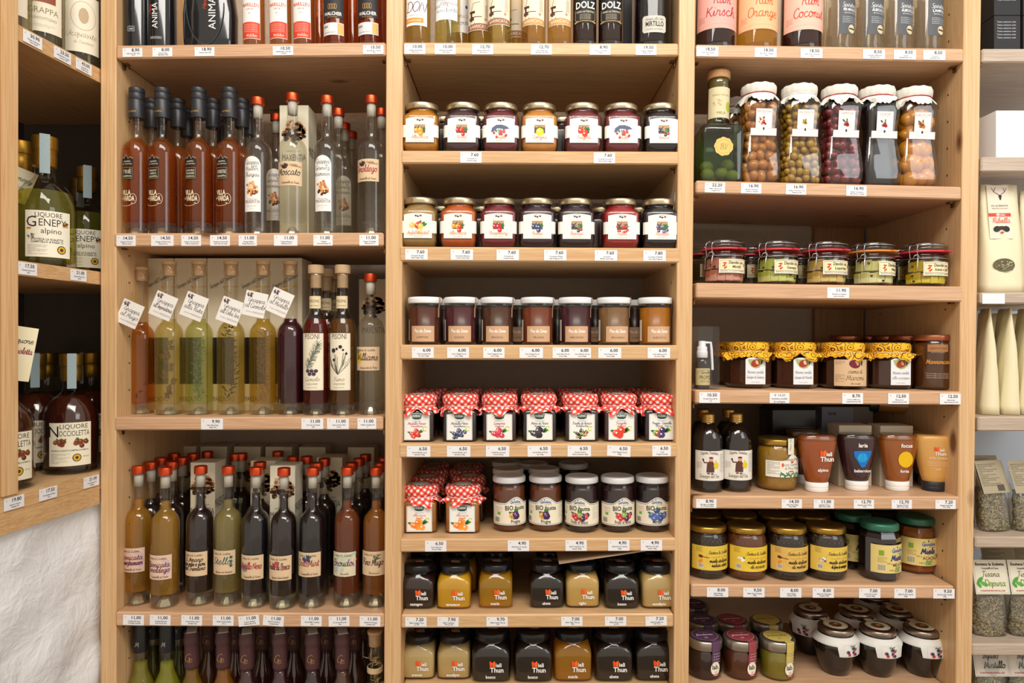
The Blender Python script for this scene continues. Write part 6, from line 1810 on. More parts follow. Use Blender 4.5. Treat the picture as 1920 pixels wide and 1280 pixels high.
for px, b_, it, w in ((793, 'LAMPONE', 'Conf. Lampone Pra|de Leres 220gr', 41), (859, 'CILIEGIA', 'Conf. Ciliegia Pra de|Leres 220gr', 41), (926, 'FRAGOLA', 'Conf. Fragola Pra de|Leres 220gr', 40), (996, 'PRUGNA', 'Conf. Prugna Pra de|Leres 220 gr', 44), (1054, 'RIBES ROSSO, left of a pair', 'Conf. Mora Pra de|Leres 220gr', 36), (1090, 'RIBES ROSSO, right of a pair', 'Conf. Ribes R. Pra de|Leres 220gr', 36), (1143, 'PESCA BIANCA', 'Conf. Pesca Pra de|Leres 220gr', 43), (1235, 'ALBICOCCA', 'Conf. Albicocca Pra|de Leres 220gr', 42)): T('C4', px, '6.00', 'white price tag reading 6.00 under jar %s' % b_, it, w=w)
for px, b_, it, tl in ((785, 'the cranberry jar', 'Horvat Mirtillo rosso|barattolo 350g', .01), (860, 'the blueberry gingham jar', 'Horvat Mirtillo Nero|barattolo 350g', .01), (933, 'the raspberry gingham jar', 'Confettura lampone|Horvat 340 gr', .01), (1011, 'the blackberry jar', 'Horvat More di Rovo|bar. 350g', -.01), (1086, 'the mixed forest berry jar', 'Horvat Frutti di|Bosco barattolo 350g', 0), (1160, 'the strawberry gingham jar', 'Conf. Fragola Horvat|350gr', .05), (1240, 'the plum and cinnamon jar', 'Conf.|Prugna Cannella', 0)): T('C5', px, '6.50', 'white price tag reading 6.50 under %s' % b_, it, w=44 if px < 1200 else 35, tilt=tl)
for px, p, b_, it in ((817, '6.50', 'the apricot jars', 'Conf. Albicocca|Horvat 350gr'), (972, '4.90', 'the plum spread turned right', 'PRUGNE S.Z. Gardin|330gr'), (1080, '4.90', 'the mixed berry spread turned left', 'FRUTTI BOSCO S.Z.|Gardin 330gr'), (1160, '4.90', 'the mixed berry spread turned right', 'ARANCE S.Z. Gardin|330gr'), (1221, '4.90', 'the blueberry spread', 'MIRTILLI S.Z. BIO|Gardin 330gr')): T('C6', px, p, 'white price tag reading %s under %s' % (p, b_), it, w=40)
for px, p, b_, it, tl in ((780, '7.20', 'the castagno honey', 'Miele castagno Thun|gr 250', .01), (840, '7.90', 'the tarassaco honey', 'Miele Tarassaco|Thun gr 250', .02), (932, '9.70', 'the acacia honey', 'Miele Acacia Thun gr|250', 0), (1072, '7.00', 'the tiglio honey', 'Miele Tiglio Thun gr|250', 0), (1154, '7.00', 'the bosco honey', 'Melata Bosco Thun|gr 250', 0), (1230, '7.20', 'the eucalipto honey', 'Miele Eucalipto gr|250 Thun', -.03)): T('C7', px, p, 'white price tag reading %s under %s' % (p, b_), it, w=40, h=17.5, tilt=tl)

# ================================================================== RIGHT BAY
G_R = ['bottles on the top right shelf', 'tall fruit jars', 'clip top jars', 'chestnut jars', 'honey and syrup on the fifth right shelf', 'round honey jars', 'jars on the lowest right shelf']
def rum(w2, bg, c):
    def f(t, P):
        b = Ink().strip(-.052, .052, .036, .128, bg, 30)
        k = Ink().script('Rum', .002, .084, .018, c, w=.0017, maxw=.036).script(w2, .001, .060, .0185, c, w=.0017, maxw=.060, slant=.1)
        k.lines(-.045, .06, .014, .0016, 6, '9A7A70').ring(0, .037, .05, .008, .0004, 'C99A88', a0=0, a1=pi)
        put_label(t, b, k, cyl(.0402, 0, .0), ('rum', w2))
    return f
for px, liq, w2, bg, c, lb in ((1340, '2E1216', 'Kirsch', 'DFA59A', 'A8283A', 'wide dark bottle with pink hand lettered RUM KIRSCH label'), (1417, 'E8A832', 'Orange', 'EDB488', 'D8602E', 'wide amber bottle with peach RUM ORANGE label'), (1501, '34141A', 'Coconut', 'E5B5A2', 'C0392E', 'wide dark bottle with pale pink RUM COCONUT label')):
    loc, rot = spot('R1', px, .046)
    bottle('cylb', loc, rot, lb, liq, cap='', opaque=liq != 'E8A832', design=rum(w2, bg, c), group=G_R[0], body=.2, scale=.97)


def spirit(w2):
    def f(t, P):
        b = Ink().strip(-.0205, .0205, .028, .14, '55585C', 10)
        k = Ink().script('Spiritosa', .002, .079, .0085, 'E4E6E8', w=.0006, maxw=.033).text(w2, .003, .0715, .0048, 'E4E6E8', bold=1, maxw=.032).text('BEVANDA SPIRITOSA', .003, .0665, .0024, 'D0D4D8', maxw=.028)
        for q in range(4): k.text('Aromatizzata con frutti interi', .003, .0595 - q * .0034, .0020, 'D0D4D8', maxw=.034)
        k.disc(.005, .038, .0082, .0082, 'D8C49A', 2, 20).rect(-.002, .012, .0365, .0395, '3A3A3C', 3)
        put_label(t, b, k, cyl(.0264, 0, .30), ('spir', w2))
    return f
for px, w2, lb in ((1573, 'PER MENINSONE', 'first beside the RUM COCONUT bottle'), (1626, 'ALBICOCCHE', 'left of the two reading ALBICOCCHE'), (1680, 'ALBICOCCHE', 'right of the two reading ALBICOCCHE'), (1737, 'LAMPONE', 'reading LAMPONE, nearest the side panel')):
    B('wine', 'R1', px, .034, 'clear spirit bottle with dark grey label, ' + lb, 'F2F4EC', cap='', design=spirit(w2), group=G_R[0], body=.06)
for px in (1548, 1600, 1655, 1708): B('wine', 'R1', px, .10, 'clear spirit bottle in the second row of the top right shelf', 'EEF1E4', cap='', group=G_R[0], body=.1)

# square bottle with whole fruit
loc, rot = spot('R2', 1343, .045)
t = thing('bottle', 'square green glass bottle with small whole apples inside and gold seal', 'bottle', G_R[1], loc, rot)
SQ = [(0, .037, .037, 6), (.002, .0395, .0395, 7), (.005, .0405, .0405, 8), (.100, .0408, .0408, 8), (.108, .0385, .0385, 7), (.113, .030, .030, 4), (.117, .0215, .0215, 2.2), (.122, .0205, .0205, 2), (.190, .0205, .0205, 2), (.191, .0215, .0215, 2), (.200, .0215, .0215, 2), (.201, .0205, .0205, 2), (.205, .0205, .0205, 2)]
obj('glass_body', loft('sqb', hardr(SQ), 32), M_thin('BFD0B4', k2=1.3), t)
obj('liquid', loft('sqbf', [(.006, .037, .037, 7), (.095, .0378, .0378, 8)], 32), M_thin('D2DCB4', .03, .4), t)
fm = M_plain('D8C884', .35, noise=.3, scale=50, name='apple')
bl = lathe('fruitball', [(0, -1), (.5, -.86), (.86, -.5), (1, 0), (.86, .5), (.5, .86), (0, 1)], 12)
for x, y, z, s in ((-.024, -.02, .017, .0135), (.006, -.01, .022, .0135), (.024, -.02, .016, .0125), (-.017, .012, .038, .0145), (.020, .0, .040, .0135), (.0, .022, .017, .013)):
    o = obj('fruit_piece', bl, fm, t, (x, y, z)); o.scale = (s, s, s * .92)
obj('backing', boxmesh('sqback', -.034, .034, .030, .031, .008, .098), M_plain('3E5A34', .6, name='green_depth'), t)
obj('cork', lathe('sqcork', hard([(0, .185), (.017, .185), (.018, .205), (.0215, .2055), (.0215, .219), (.020, .221), (0, .2215)]), 24), M_plain('B98C5E', .7, noise=.2, scale=200, name='cork'), t)
b = Ink().strip(-.028, .028, .127, .186, 'D5C9A2', 12); k = Ink().text('BORGO VECCHIO', 0, .169, .0034, '8A7A52', maxw=.034).text('MELA', 0, .134, .0048, '5A5A34').disc(.016, .149, .007, .010, 'A9B23E', 1, 16).berries(-.006, .155, .002, 8, ['C9B98A', 'BBA870'], .01, 3, leaf='C4B888')
put_label(t, b, k, cyl(.0207), 'sqneck', 'neck_label')
b = Ink().poly([(.0175 * (1 + .05 * sin(q * 2.1)) * cos(2 * pi * q / 26), .066 + .0175 * (1 + .05 * sin(q * 2.1)) * sin(2 * pi * q / 26)) for q in range(26)], 'DDB96A', 0); k = Ink().ring(0, .066, .0135, .0135, .0004, 'A8843A').script('BV', 0, .061, .010, '8A6A2A', w=.0007)
put_label(t, b, k, flat(.0410), 'sqseal', 'seal')
FJ = 'tall waisted jar under white cloth, '
for q, (px, liq, fr, sz, tt, pic, lb, opq) in enumerate((
        (1418, '5A3414', 'B8742E', .0115, 'MACEDONIA', (['D8452E', 'E8A04A', 'B5302A'], 12, .0022, .011), 'mixed brown and orange fruit', False), (1494, '6A4A10', 'AF8422', .0080, 'UVA PASSITA', ('C9A52E', 10, .0022, .006), 'golden raisins', False),
        (1569, '3A0E18', '7A1A2A', .0095, 'LAMPONI', (['B5303A', 'C85058'], 5, .0036, .008), 'dark red raspberries', False), (1639, '14080E', '14080E', .01, 'CILIEGIE', ('B0283A', 5, .0032, .009), 'black cherries', True), (1708, '8A4A10', 'CE8418', .0165, 'ALBICOCCHE', (['E08A2E', 'B5602A'], 6, .0038, .009), 'large orange apricots', False))):
    fruitjar('R2', px, .046, FJ + lb, liq, fr, sz, tt, pic, seed=q, group=G_R[1], opaque=opq, redstring=q != 1)
fruitjar('R2', 1378, .125, FJ + 'half hidden between square bottle and brown fruit', '5A3414', 'B8742E', .0115, 'MACEDONIA', ('D8452E', 8, .0022, .01), seed=3, group=G_R[1])

DJ = 'small clip top jar, '
for px, d, lc, cc, l1, l2, gk, a0, lb in ((1356, .045, 'D8A898', 'E0A090', 'Diavolini con', 'Mirtilli', 'C8303A', .22, 'pink cheese cubes, red gasket'), (1454, .045, 'C8D070', 'D8D884', 'Diavolini con', 'Genepy', 'C8303A', .30, 'green cubes, red gasket'), (1546, .045, 'D8C080', 'E6C880', 'Diavolini con', 'Liquirizia', 'C8303A', .22, 'tan cubes, red gasket'),
                                      (1634, .050, 'E0DAA0', 'ECE6B4', 'Diavolini con', 'Miele', 'D8863A', .55, 'cream cubes, orange gasket'), (1731, .045, 'D8C030', 'E0CA3C', 'Diavolini con', 'Arancio e Caffe', 'C8303A', .18, 'yellow cubes, red gasket')):
    clipjar('R3', px, d, DJ + lb, lc, cc, l1, l2, gk, a0, G_R[2])
for px in (1322, 1408, 1502, 1590, 1684): clipjar('R3', px, .13, 'clip top jar glimpsed between the front clip top jars', '8A8040', '5A5028', 'Diavolini con', 'Miele', 'A8303A', .2, 'clip top jars behind', wires=False)

# spray in a clear tube
loc, rot = spot('R4', 1322, .035)
t = thing('spray_box', 'clear plastic box holding a brown throat spray bottle', 'box', G_R[3], loc, rot)
obj('clear_box', boxmesh('tubebox', -.0215, .0215, -.0215, .0215, 0, .121, .001), M_thin('F6F8FA', k2=.9), t)
t2 = thing('spray_bottle', 'small brown PROPOLI spray bottle with white nozzle inside clear box', 'bottle', G_R[3], (loc[0] - .006, loc[1], loc[2] + .001), rot)
obj('glass_body', lathe('sprb', hard([(0, 0), (.0135, 0), (.0145, .002), (.0145, .048), (.0125, .055), (.0085, .060), (0, .060)]), 24), M_plain('2A2420', .1, name='brown_glass', coat=.5), t2)
obj('nozzle', lathe('sprn', hard([(0, .059), (.0105, .059), (.0105, .071), (.0095, .072), (.0095, .080), (.0068, .081), (.0068, .091), (0, .0915)]), 20), M_plain('E8E8EA', .4, name='white_plastic'), t2)
obj('spout', tube('spout', [(.004, -.003, .088), (.0150, -.005, .088), (.0165, -.005, .075), (.0185, -.005, .036)], .0026, 8), M_plain('E8E8EA', .4, name='white_plastic'), t2)
b = Ink().strip(-.019, .0175, .007, .039, 'CDBB84', 10); k = Ink().text('PROPOLI', .003, .018, .0075, '3A342A', maxw=.026, sx=.7).text('SPRAY GOLA', .002, .0125, .0034, '7A6A3A', maxw=.02).script('Gardini', .003, .029, .005, '3A5A6A', w=.0006).ring(0, .027, .015, .009, .0005, '6A3A2A', a0=.2, a1=2.9)
put_label(t2, b, k, cyl(.0146, 0, .1), 'propoli')

for q, (px, d, l1, l2, kd, lb) in enumerate(((1402, .085, 'Maroni canditi', 'Grappa di Gewurz', 'white', 'white label, beside the spray'), (1489, .085, 'Maroni canditi', 'Grappa di Nosiola', 'white', 'white label, between two others'), (1580, .078, 'crema di', 'Maroni', 'kraft', 'craft paper label'), (1666, .085, 'Maroni canditi', 'allo sciroppo', 'white', 'white label, beside the copper lid'))):
    maroni('R4', px, d, 'eight sided chestnut jar, yellow patterned cloth, ' + lb, l1, l2, kd, q, G_R[3])
for q, (px, d) in enumerate(((1375, .18), (1450, .18), (1535, .18), (1622, .175))): maroni('R4', px, d, 'yellow cloth covered chestnut jar in the second row', 'a', 'b', 'white', q + 1, 'yellow cloth jars behind', design=False)
def marr(t):
    b = Ink().strip(-.018, .018, .074, .088, 'A8764A', 8); k = Ink().text('AGRIMONTANA', 0, .0785, .004, '5A3420', maxw=.030)
    put_label(t, b, k, cyl(.0351, 0, -.30), 'marr')
    k = Ink().script('Marroncini', .001, .051, .0085, 'C88A3A', w=.0013, maxw=.042).text('FRUTTA CANDITA', 0, .0715, .0022, 'B8A890', maxw=.024)
    for q in range(3): k.text('marroni della cuneo sciroppati', 0, .031 - q * .0038, .0022, 'C8B8A0', maxw=.040)
    obj('lettering', k.mesh('marrp', cyl(.0351, 0, -.30)), None, t)
MR = [(0, .029, .029, 2), (.001, .032, .032, 2), (.006, .0350, .0350, 2), (.086, .0350, .0350, 2), (.091, .0340, .0340, 2), (.094, .0325, .0325, 2), (.103, .0325, .0325, 2)]
MRF = [(.003, .031, .031, 2), (.008, .0332, .0332, 2), (.086, .0332, .0332, 2), (.092, .031, .031, 2)]
for q, (px, d) in enumerate(((1749, .062), (1702, .135), (1668, .205), (1632, .272), (1586, .235))):
    loc, rot = spot('R4', px, d)
    JAR(hardr(MR), MRF, 'marrj', loc, rot, 'copper lidded jar of candied chestnuts beside the side panel' if q == 0 else 'copper lidded jar in the diagonal row behind the yellow cloth jars', '4A2A14', G_R[3], lambda t: lid_gold(t, 'A9684A', .095, .0352, .0125, .32, .85), marr if q < 2 else None, fillmat=M_plain('5A3012', .3, noise=.5, scale=50, name='chestnuts2'))

def frate(t, P):
    b = Ink().strip(-.038, .038, .024, .0815, 'E0DDD4', 20); k = Ink()
    k.script('Sapori Trentini', -.008, .0735, .0062, '8A5A4A', w=.0007, maxw=.034, arc=.002).script('Sciroppo del Fra', -.008, .0295, .0070, '8A7A5A', w=.0008, maxw=.038)
    k.poly([(-.014, .040), (.001, .040), (.0015, .055), (-.002, .062), (-.009, .062), (-.013, .056)], '5A3A34').disc(-.005, .0655, .0042, .0045, 'D89A7A', 2).disc(-.005, .0685, .0042, .0018, '5A3020', 2.5).line([(-.011, .059), (-.018, .059), (-.0195, .063)], .0025, '5A3A34').disc(-.020, .0645, .0018, .0022, '4A3030', 2).disc(.005, .0535, .0055, .0068, 'DCC02A', 2).disc(.004, .061, .0018, .003, 'DCC02A', 2).disc(-.010, .038, .003, .0016, '7A4A34', 2).disc(-.003, .0375, .003, .0016, '7A4A34', 2)
    k.lines(.014, .074, .018, .0015, 16, '9A7A74').lines(-.034, .058, .012, .0015, 6, '9A6A60')
    put_label(t, b, k, cyl(.0297, 0, .1), 'frate')
for px, d, lb in ((1327, .05, 'left of two, against the upright'), (1380, .056, 'right of two, beside the mustard coloured jar')):
    B('tonic', 'R5', px, d, 'dark gold capped syrup bottle, friar drawing, ' + lb, '1A1010', opaque=True, cap='gold', design=frate, group=G_R[4], scale=.985, glass=M_thin('CFC8C4', k2=1.5))
for px, d in ((1318, .12), (1366, .12)): B('tonic', 'R5', px, d, 'dark gold capped syrup bottle standing behind the friar bottles', '140E0E', opaque=True, cap='gold', group=G_R[4], scale=1.0)
def maso(t):
    b = Ink().strip(-.040, .044, .0285, lambda u: .060 + (.012 * math.exp(-((u - .012) / .010) ** 2) if u < .012 else .012 * math.exp(-((u - .012) / .016) ** 2)), 'E6E1D2', 28)
    k = Ink().script('Dolcezza al Miele', .014, .0605, .0050, '6A6A5A', w=.0005, maxw=.034).text('con Gemme', .012, .0500, .0052, '5A6A5A', sx=.9).text('di Pino Mugo', .014, .0430, .0052, '5A6A5A', sx=.9).disc(.012, .0575, .0035, .0022, 'D84A3A', 2).disc(-.008, .052, .0022, .004, 'D8502A', 2).disc(.028, .058, .0016, .004, 'D8502A', 2).disc(.010, .0395, .006, .0014, 'D84A3A', 2)
    for q in range(26): k.disc(-.012 + q * .0018, .033 + .003 * sin(q), .0045, .0012, R.choice(['3A7A54', '4A8A60', '2E6A48']), 2 + q * .01, 6, R.uniform(0, 3))
    k.lines(-.037, .056, .024, .0018, 9, '4A4A44')
    put_label(t, b, k, cyl(.0392, 0, .12), 'maso')
    b = Ink().strip(-.007, .007, .072, .103, 'DDDCCB', 3); put_label(t, b, Ink().text('Maso Vajt', .0, .080, .0040, '5A6A3A', rot=pi / 2, align='l'), cyl(.0395, 0, .35), 'masostrip', 'seal_strip')
loc, rot = spot('R5', 1456, .072)
t = JAR(hardr(HON), HONF, 'honj', loc, rot, 'jar of mustard coloured pine honey with gold lid and white seal strip', 'A8761E', G_R[4], lambda t: lid_gold(t, 'B08A3C', .0880, .0365, .0125, .3, .9), maso, fillmat=M_plain('A87A22', .3, noise=.3, scale=120, name='cream_honey'))
SB = 'upside down squeeze bottle, '
squeeze('R5', 1531, .046, SB + 'amber honey marked alpino, white cap', '8A4212', 'alpino', G_R[4])
squeeze('R5', 1606, .062, SB + 'dark brown with blue triangle, white cap', '33181A', 'laria', G_R[4])
squeeze('R5', 1682, .060, SB + 'brown honey with yellow disc, white cap', '8A4A14', 'focus', G_R[4])
squeeze('R5', 1750, .058, SB + 'opaque tan honey on a black cap', 'D09C50', 'medica', G_R[4], capc='22242A', opaque=True).rotation_euler[2] = -.3
squeeze('R5', 1735, .135, 'squeeze bottle on black cap half hidden behind the tan one', 'A87A3A', '', G_R[4], capc='22242A', opaque=True)
squeeze('R5', 1508, .125, 'squeeze bottle standing behind the alpino one', '5A2E12', '', G_R[4])
for px, d, w_, h_, lb, c in ((1592, .115, .066, .122, 'cream carton behind the blue triangle bottle', 'D3C6AE'), (1668, .112, .066, .122, 'cream carton behind the yellow disc bottle', 'D3C6AE'), (1560, .21, .068, .150, 'grey carton marked laria behind the others', '7E8492'), (1600, .22, .06, .150, 'grey brown carton at the back beside the laria carton', '7A746E')):
    loc, rot = spot('R5', px, d)
    k = Ink()
    if 'marked' in lb: k.text('laria', -.012, .133, .007, '33343C', bold=1)
    else: k.text('A base di miele con', -.008, .026, .0026, '5A4E44', maxw=.04).text('Fatto per te', -.008, .021, .0026, '5A4E44', maxw=.04)
    carton(loc, rot, w_, .05, h_, lb, c, 'rb%d' % px, k, 'cartons on the fifth right shelf')
for q, (px, d, zz, c, lb) in enumerate(((1478, .19, .036, '241A18', 'dark bottle lying on its side above the gold lidded jar'), (1672, .20, .155, 'A8742E', 'tan squeeze bottle lying on top of the cartons'))):
    loc, rot = spot('R5', px, d)
    t = thing('squeeze_bottle', lb, 'bottle', G_R[4], (loc[0], loc[1], loc[2] + zz), (radians(90), 0, radians(80)) if q else (0, 0, 0))
    if q:
        obj('bottle_body', MESH['sqz'], M_plain(c, .25, coat=.4), t, (0, 0, -.05)); obj('cap', MESH['sqzcap'], M_plain('22242A', .4), t, (0, 0, -.05))
    else:
        t.location = loc
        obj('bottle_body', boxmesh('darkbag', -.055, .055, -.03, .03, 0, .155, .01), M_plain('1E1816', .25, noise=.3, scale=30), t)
        t.name = 'black_pouch'; t['label'] = 'glossy black package in the dark behind the gold lidded jar'; t['category'] = 'package'

HJ = 'round honey jar, gold lid, '
for px, d, c, tx, bs_, pc, a0, lb in ((1325, .058, '241610', ('miele italiano', 'melata abete'), 'DDBE4A', 'dipper', .28, 'dark, label melata abete, against the upright'), (1398, .052, '6A3412', ('miele italiano', 'di acacia'), 'E3C23E', 'acacia', .18, 'amber, label di acacia'), (1474, .052, '241610', ('miele italiano', 'di melata'), 'D9B25A', 'dipper', .16, 'dark, peach toned label di melata'), (1547, .054, '2A1812', ('miele italiano', 'di fiori di montagna'), 'DFC054', 'flower', .18, 'dark, label di fiori di montagna')):
    honey('R6', px, d, HJ + lb, c, tx, bs_, pc, a0, G_R[5])
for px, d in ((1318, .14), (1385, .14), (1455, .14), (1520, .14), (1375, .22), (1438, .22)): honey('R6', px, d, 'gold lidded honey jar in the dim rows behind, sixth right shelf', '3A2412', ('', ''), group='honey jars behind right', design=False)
HX = 'eight sided honey jar, green lid, '
hexhoney('R6', 1598, .115, HX + 'label castagno, half hidden', '1E1412', 'CASTAGNO', .1, G_R[5])
hexhoney('R6', 1648, .048, HX + 'label melata, in front', '241214', 'MELATA', .45, G_R[5])
hexhoney('R6', 1716, .092, HX + 'amber, label acacia, by the side panel', '8A4A14', 'ACACIA', .1, G_R[5])
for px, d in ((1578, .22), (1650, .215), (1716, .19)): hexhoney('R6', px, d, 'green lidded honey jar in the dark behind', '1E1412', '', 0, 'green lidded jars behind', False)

LJ = 'silver lidded spread jar with '
for px, d, c, pc, tx, ic, lb, tw in ((1321, .070, '2E1410', '5A3A5A', 'fondente', 'F0E8E4', 'purple seal strip, front', 0), (1388, .070, '5A2A12', '9A3E48', 'gianduia', 'F4E6E0', 'red seal strip, front', 0), (1457, .068, '8A7A22', 'C9B45A', 'pistacchio', '6A5A1E', 'yellow seal strip, front', 0)):
    labjar('R7', px, d, LJ + lb, c, pc, tx, ic, G_R[6], .42)
for px, d, pc, tx, ic, lb in ((1316, .15, '4A3048', 'fondente', 'C8B8C0', 'purple seal, second row'), (1372, .15, '7A3038', 'gianduia', 'D8B8B0', 'red seal, second row'), (1436, .15, 'A8924A', 'pistacchio', '6A5A1E', 'yellow seal, second row'), (1300, .235, '3A2838', 'fondente', 'A898A0', 'purple seal, third row')): labjar('R7', px, d, LJ + lb, '3A1E12', pc, tx, ic, G_R[6], .1)
PJ = 'pot bellied dark jam jar, '
for px, d, lb, tw in ((1566, .085, 'front, left of three', .35), (1645, .080, 'front, middle of three', .12), (1728, .080, 'front, right of three by side panel', .12), (1519, .172, 'behind, beside the yellow seal jar', -.7), (1606, .168, 'behind, between left and middle front jars', .9), (1682, .168, 'behind, between middle and right front jars', .2), (1640, .255, 'rearmost under the shelf', .2)):
    pot('R7', px, d, PJ + lb, G_R[6], tw).scale = (.96, .96, .98)

for px, p, b_, it in ((1326, '18,50', 'RUM KIRSCH', 'Rum Rum Kirsch|50cl'), (1435, '18.50', 'RUM ORANGE', 'Plum Rum Orange|50cl'), (1521, '18.50', 'RUM COCONUT', 'Rhum Rum Coconut|50cl'), (1638, '8,50', 'the left ALBICOCCHE spirit', 'Amaretti Albicocca|Spiritosa 20cl'), (1696, '8,50', 'the right ALBICOCCHE spirit', 'Liquore|Mandarinetto 20cl'), (1751, '8,50', 'the LAMPONE spirit', 'Lampone|Spiritosa 20cl')):
    T('R1', px, p, 'white price tag reading %s under %s' % (p, b_), it, w=41, h=18)
for px, p, b_, it in ((1340, '22.20', 'the square green bottle', 'Mele Liquore con|Grappa 50cl'), (1408, '16.90', 'the mixed fruit jar', 'Borgo d Annaverc|Liquore e Grappa'), (1492, '16.90', 'the golden raisin jar', 'Borgo d Annaverc Uva|Passita gr 500'), (1605, '16.90', 'the raspberry and cherry jars', 'Borgo d Annaverc|Macedonia in Grappa')): T('R2', px, p, 'white price tag reading %s under %s' % (p, b_), it, w=38, h=19)
T('R3', 1571, '11.90', 'white price tag reading 11.90, the only one under the clip top jars', 'Diavolini La Scaletta|capo aromatico', w=41)
T('R4', 1461, '', 'handwritten white price tag under the chestnut jars', hand=True, w=37, h=19)
for px, p, b_, it in ((1330, '10.50', 'the spray bottle', 'Propoli Spray Ml 30|1 pz'), (1598, '8.70', 'the craft labelled chestnut cream', 'Crema di Marroni|Castanicoltori gr 360'), (1684, '12,50', 'the candied chestnut jar beside copper lid', 'Marroni sci|Castanicoltori gr 360'), (1781, '12.50', 'the copper lidded jar', 'Marroncini|Agrimontana gr 430')): T('R4', px, p, 'white price tag reading %s under %s' % (p, b_), it, w=39)
for px, p, b_, it in ((1324, '8.90', 'the friar syrup bottles', 'Sciroppo con Miele|Tim. Propoli Salvia'), (1484, '14.30', 'the mustard coloured honey jar', 'Maso Pino Mugo|Vajt 500gr'), (1544, '11.00', 'the alpino squeeze bottle', 'Squeeze Il Fiore|Mieli Thun 500g'), (1619, '12.70', 'the blue triangle bottle', 'Squeeze Laria 250 g|Thun'), (1690, '12.70', 'the yellow disc bottle', 'Squeeze FOCUS|Mieli Thun 250g'), (1772, '7.20', 'the tan squeeze bottle', 'Squeeze Soft Med|Thun 350g')): T('R5', px, p, 'white price tag reading %s under %s' % (p, b_), it, w=38, h=16.5)
for px, p, b_, it in ((1345, '8.00', 'the melata abete honey', 'Miele Melata|Scaletta 500g'), (1413, '9,50', 'the di acacia round jar', 'Miele Acacia Scaletta|500g'), (1482, '8,00', 'the peach labelled honey', 'Miele Melata|Scaletta 500g'), (1543, '8.00', 'the mountain flower honey', 'Miele Fior Montagna|Scaletta 500g'), (1630, '7.00', 'the green lidded pair', 'CASTAGNO BIO|Gardin 400g'), (1696, '7.00', 'the gap between melata and acacia', 'MELATA BIO Gardin|400g'), (1769, '9.50', 'the side panel end, sixth shelf', 'ACACIA BIO Gardin|400g')): T('R6', px, p, 'white price tag reading %s under %s' % (p, b_), it, w=40, h=18)

# ================================================================== FAR RIGHT BAY
def SB_(sh, px, d): return spot(sh, px, d)
# black tea cartons
k = Ink()
for q in range(7): k.text('Tisana selezione erbe', -.002, .078 - q * .006, .003, 'C8C8CC', align='c', maxw=.05)
for px, d, zz, w_, lb, c in ((1868, .05, 0, .05, 'black printed carton, lower left of the top stack', '17181C'), (1868, .05, .072, .05, 'black printed carton, upper left of the top stack', '17181C'), (1925, .05, 0, .058, 'black carton with dark red panel, lower right of the stack', '1C1A1E'), (1925, .05, .072, .058, 'black carton with blue panel, upper right of the stack', '1C1A1E')):
    loc, rot = spot('S1', px, d)
    kk = Ink()
    for q in range(6): kk.text('Tisana selezione erbe', -.002, .058 - q * .006, .0028, 'C8C8CC', maxw=.042)
    if px > 1900: kk = Ink().rect(-.012, .03, .012, .05, '8A2430' if zz == 0 else '2E7AA0').text('Infuso', .006, .036, .006, 'E8E0E0', lay=2).text('frutti rossi', .006, .026, .004, 'E8E0E0', lay=2)
    carton((loc[0], loc[1], loc[2] + zz), rot, w_, .06, .0715, lb, c, 'tea%d%d' % (px, int(zz * 1000)), kk, 'black tea cartons')
loc, rot = spot('S2', 1886, .045)
carton(loc, rot, .080, .06, .092, 'plain white carton reading Infuso alle Erbe along its side', 'E9EBEE', 'white', Ink().script('Infuso alle Erbe', .024, .045, .0085, '4A4A50', w=.0006, rot=-pi / 2, maxw=.056), None)
loc, rot = spot('S2', 1955, .05)
carton(loc, rot, .062, .06, .092, 'white carton at the right edge of the frame', 'E9EBEE', 'white2')


def pouch(sh, px, d, w, h, label, c='E3DAB8', win=True, prints=None, turn=0.0, tilt=0.0, group='cream paper pouches', flatw=.022):
    loc, rot = spot(sh, px, d)
    t = thing('paper_pouch', label, 'bag', group, loc, (tilt, rot[1], turn))
    rr_ = random.Random(int(px * 7))
    V = []; F = []; nz, nx = 12, 8
    for side in (-1, 1):
        for j in range(nz + 1):
            v = j / nz; th = flatw * (1 - v ** 1.5) + .0012
            for i in range(nx + 1):
                u = i / nx * 2 - 1
                x = u * w / 2 * (1 - .06 * v); y = side * th * (1 - .35 * u * u) + .0012 * sin(u * 7 + v * 9) * (v > .05)
                V.append((x, y, h * v + .0008 * sin(u * 5 + j)))
    m1 = (nz + 1) * (nx + 1)
    for s_ in (0, 1):
        for j in range(nz):
            for i in range(nx):
                a = s_ * m1 + j * (nx + 1) + i; f = (a, a + 1, a + nx + 2, a + nx + 1); F.append(f if s_ == 0 else tuple(reversed(f)))
    for j in range(nz):
        a = j * (nx + 1); F.append((a, a + nx + 1, m1 + a + nx + 1, m1 + a)); a += nx; F.append((a, m1 + a, m1 + a + nx + 1, a + nx + 1))
    for i in range(nx): F.append((i, m1 + i, m1 + i + 1, i + 1)); a = nz * (nx + 1) + i; F.append((a, a + 1, m1 + a + 1, m1 + a))
    obj('pouch_body', mesh_from('pouch_body', V, F, True), M_plain(c, .55, noise=.04, scale=25, name='pouch_paper', bump=.1), t)
    def fn(u, v, q):
        vv = v / h; th = flatw * (1 - vv ** 1.5) + .0012; uu = u / (w / 2)
        return (u * (1 - .06 * vv), -th * (1 - .35 * uu * uu) - .0022 - q * .0001, v)
    if prints: put_label(t, prints[0], prints[1], fn, ('pouch', px))
    return t
b = Ink()
for q in range(10): b.rect(-.028, .016, .105 + q * .0105, .1156 + q * .0105, 'E4D8C4', 0)
b.rect(-.028, .016, .148, .155, 'D8453A', .5)
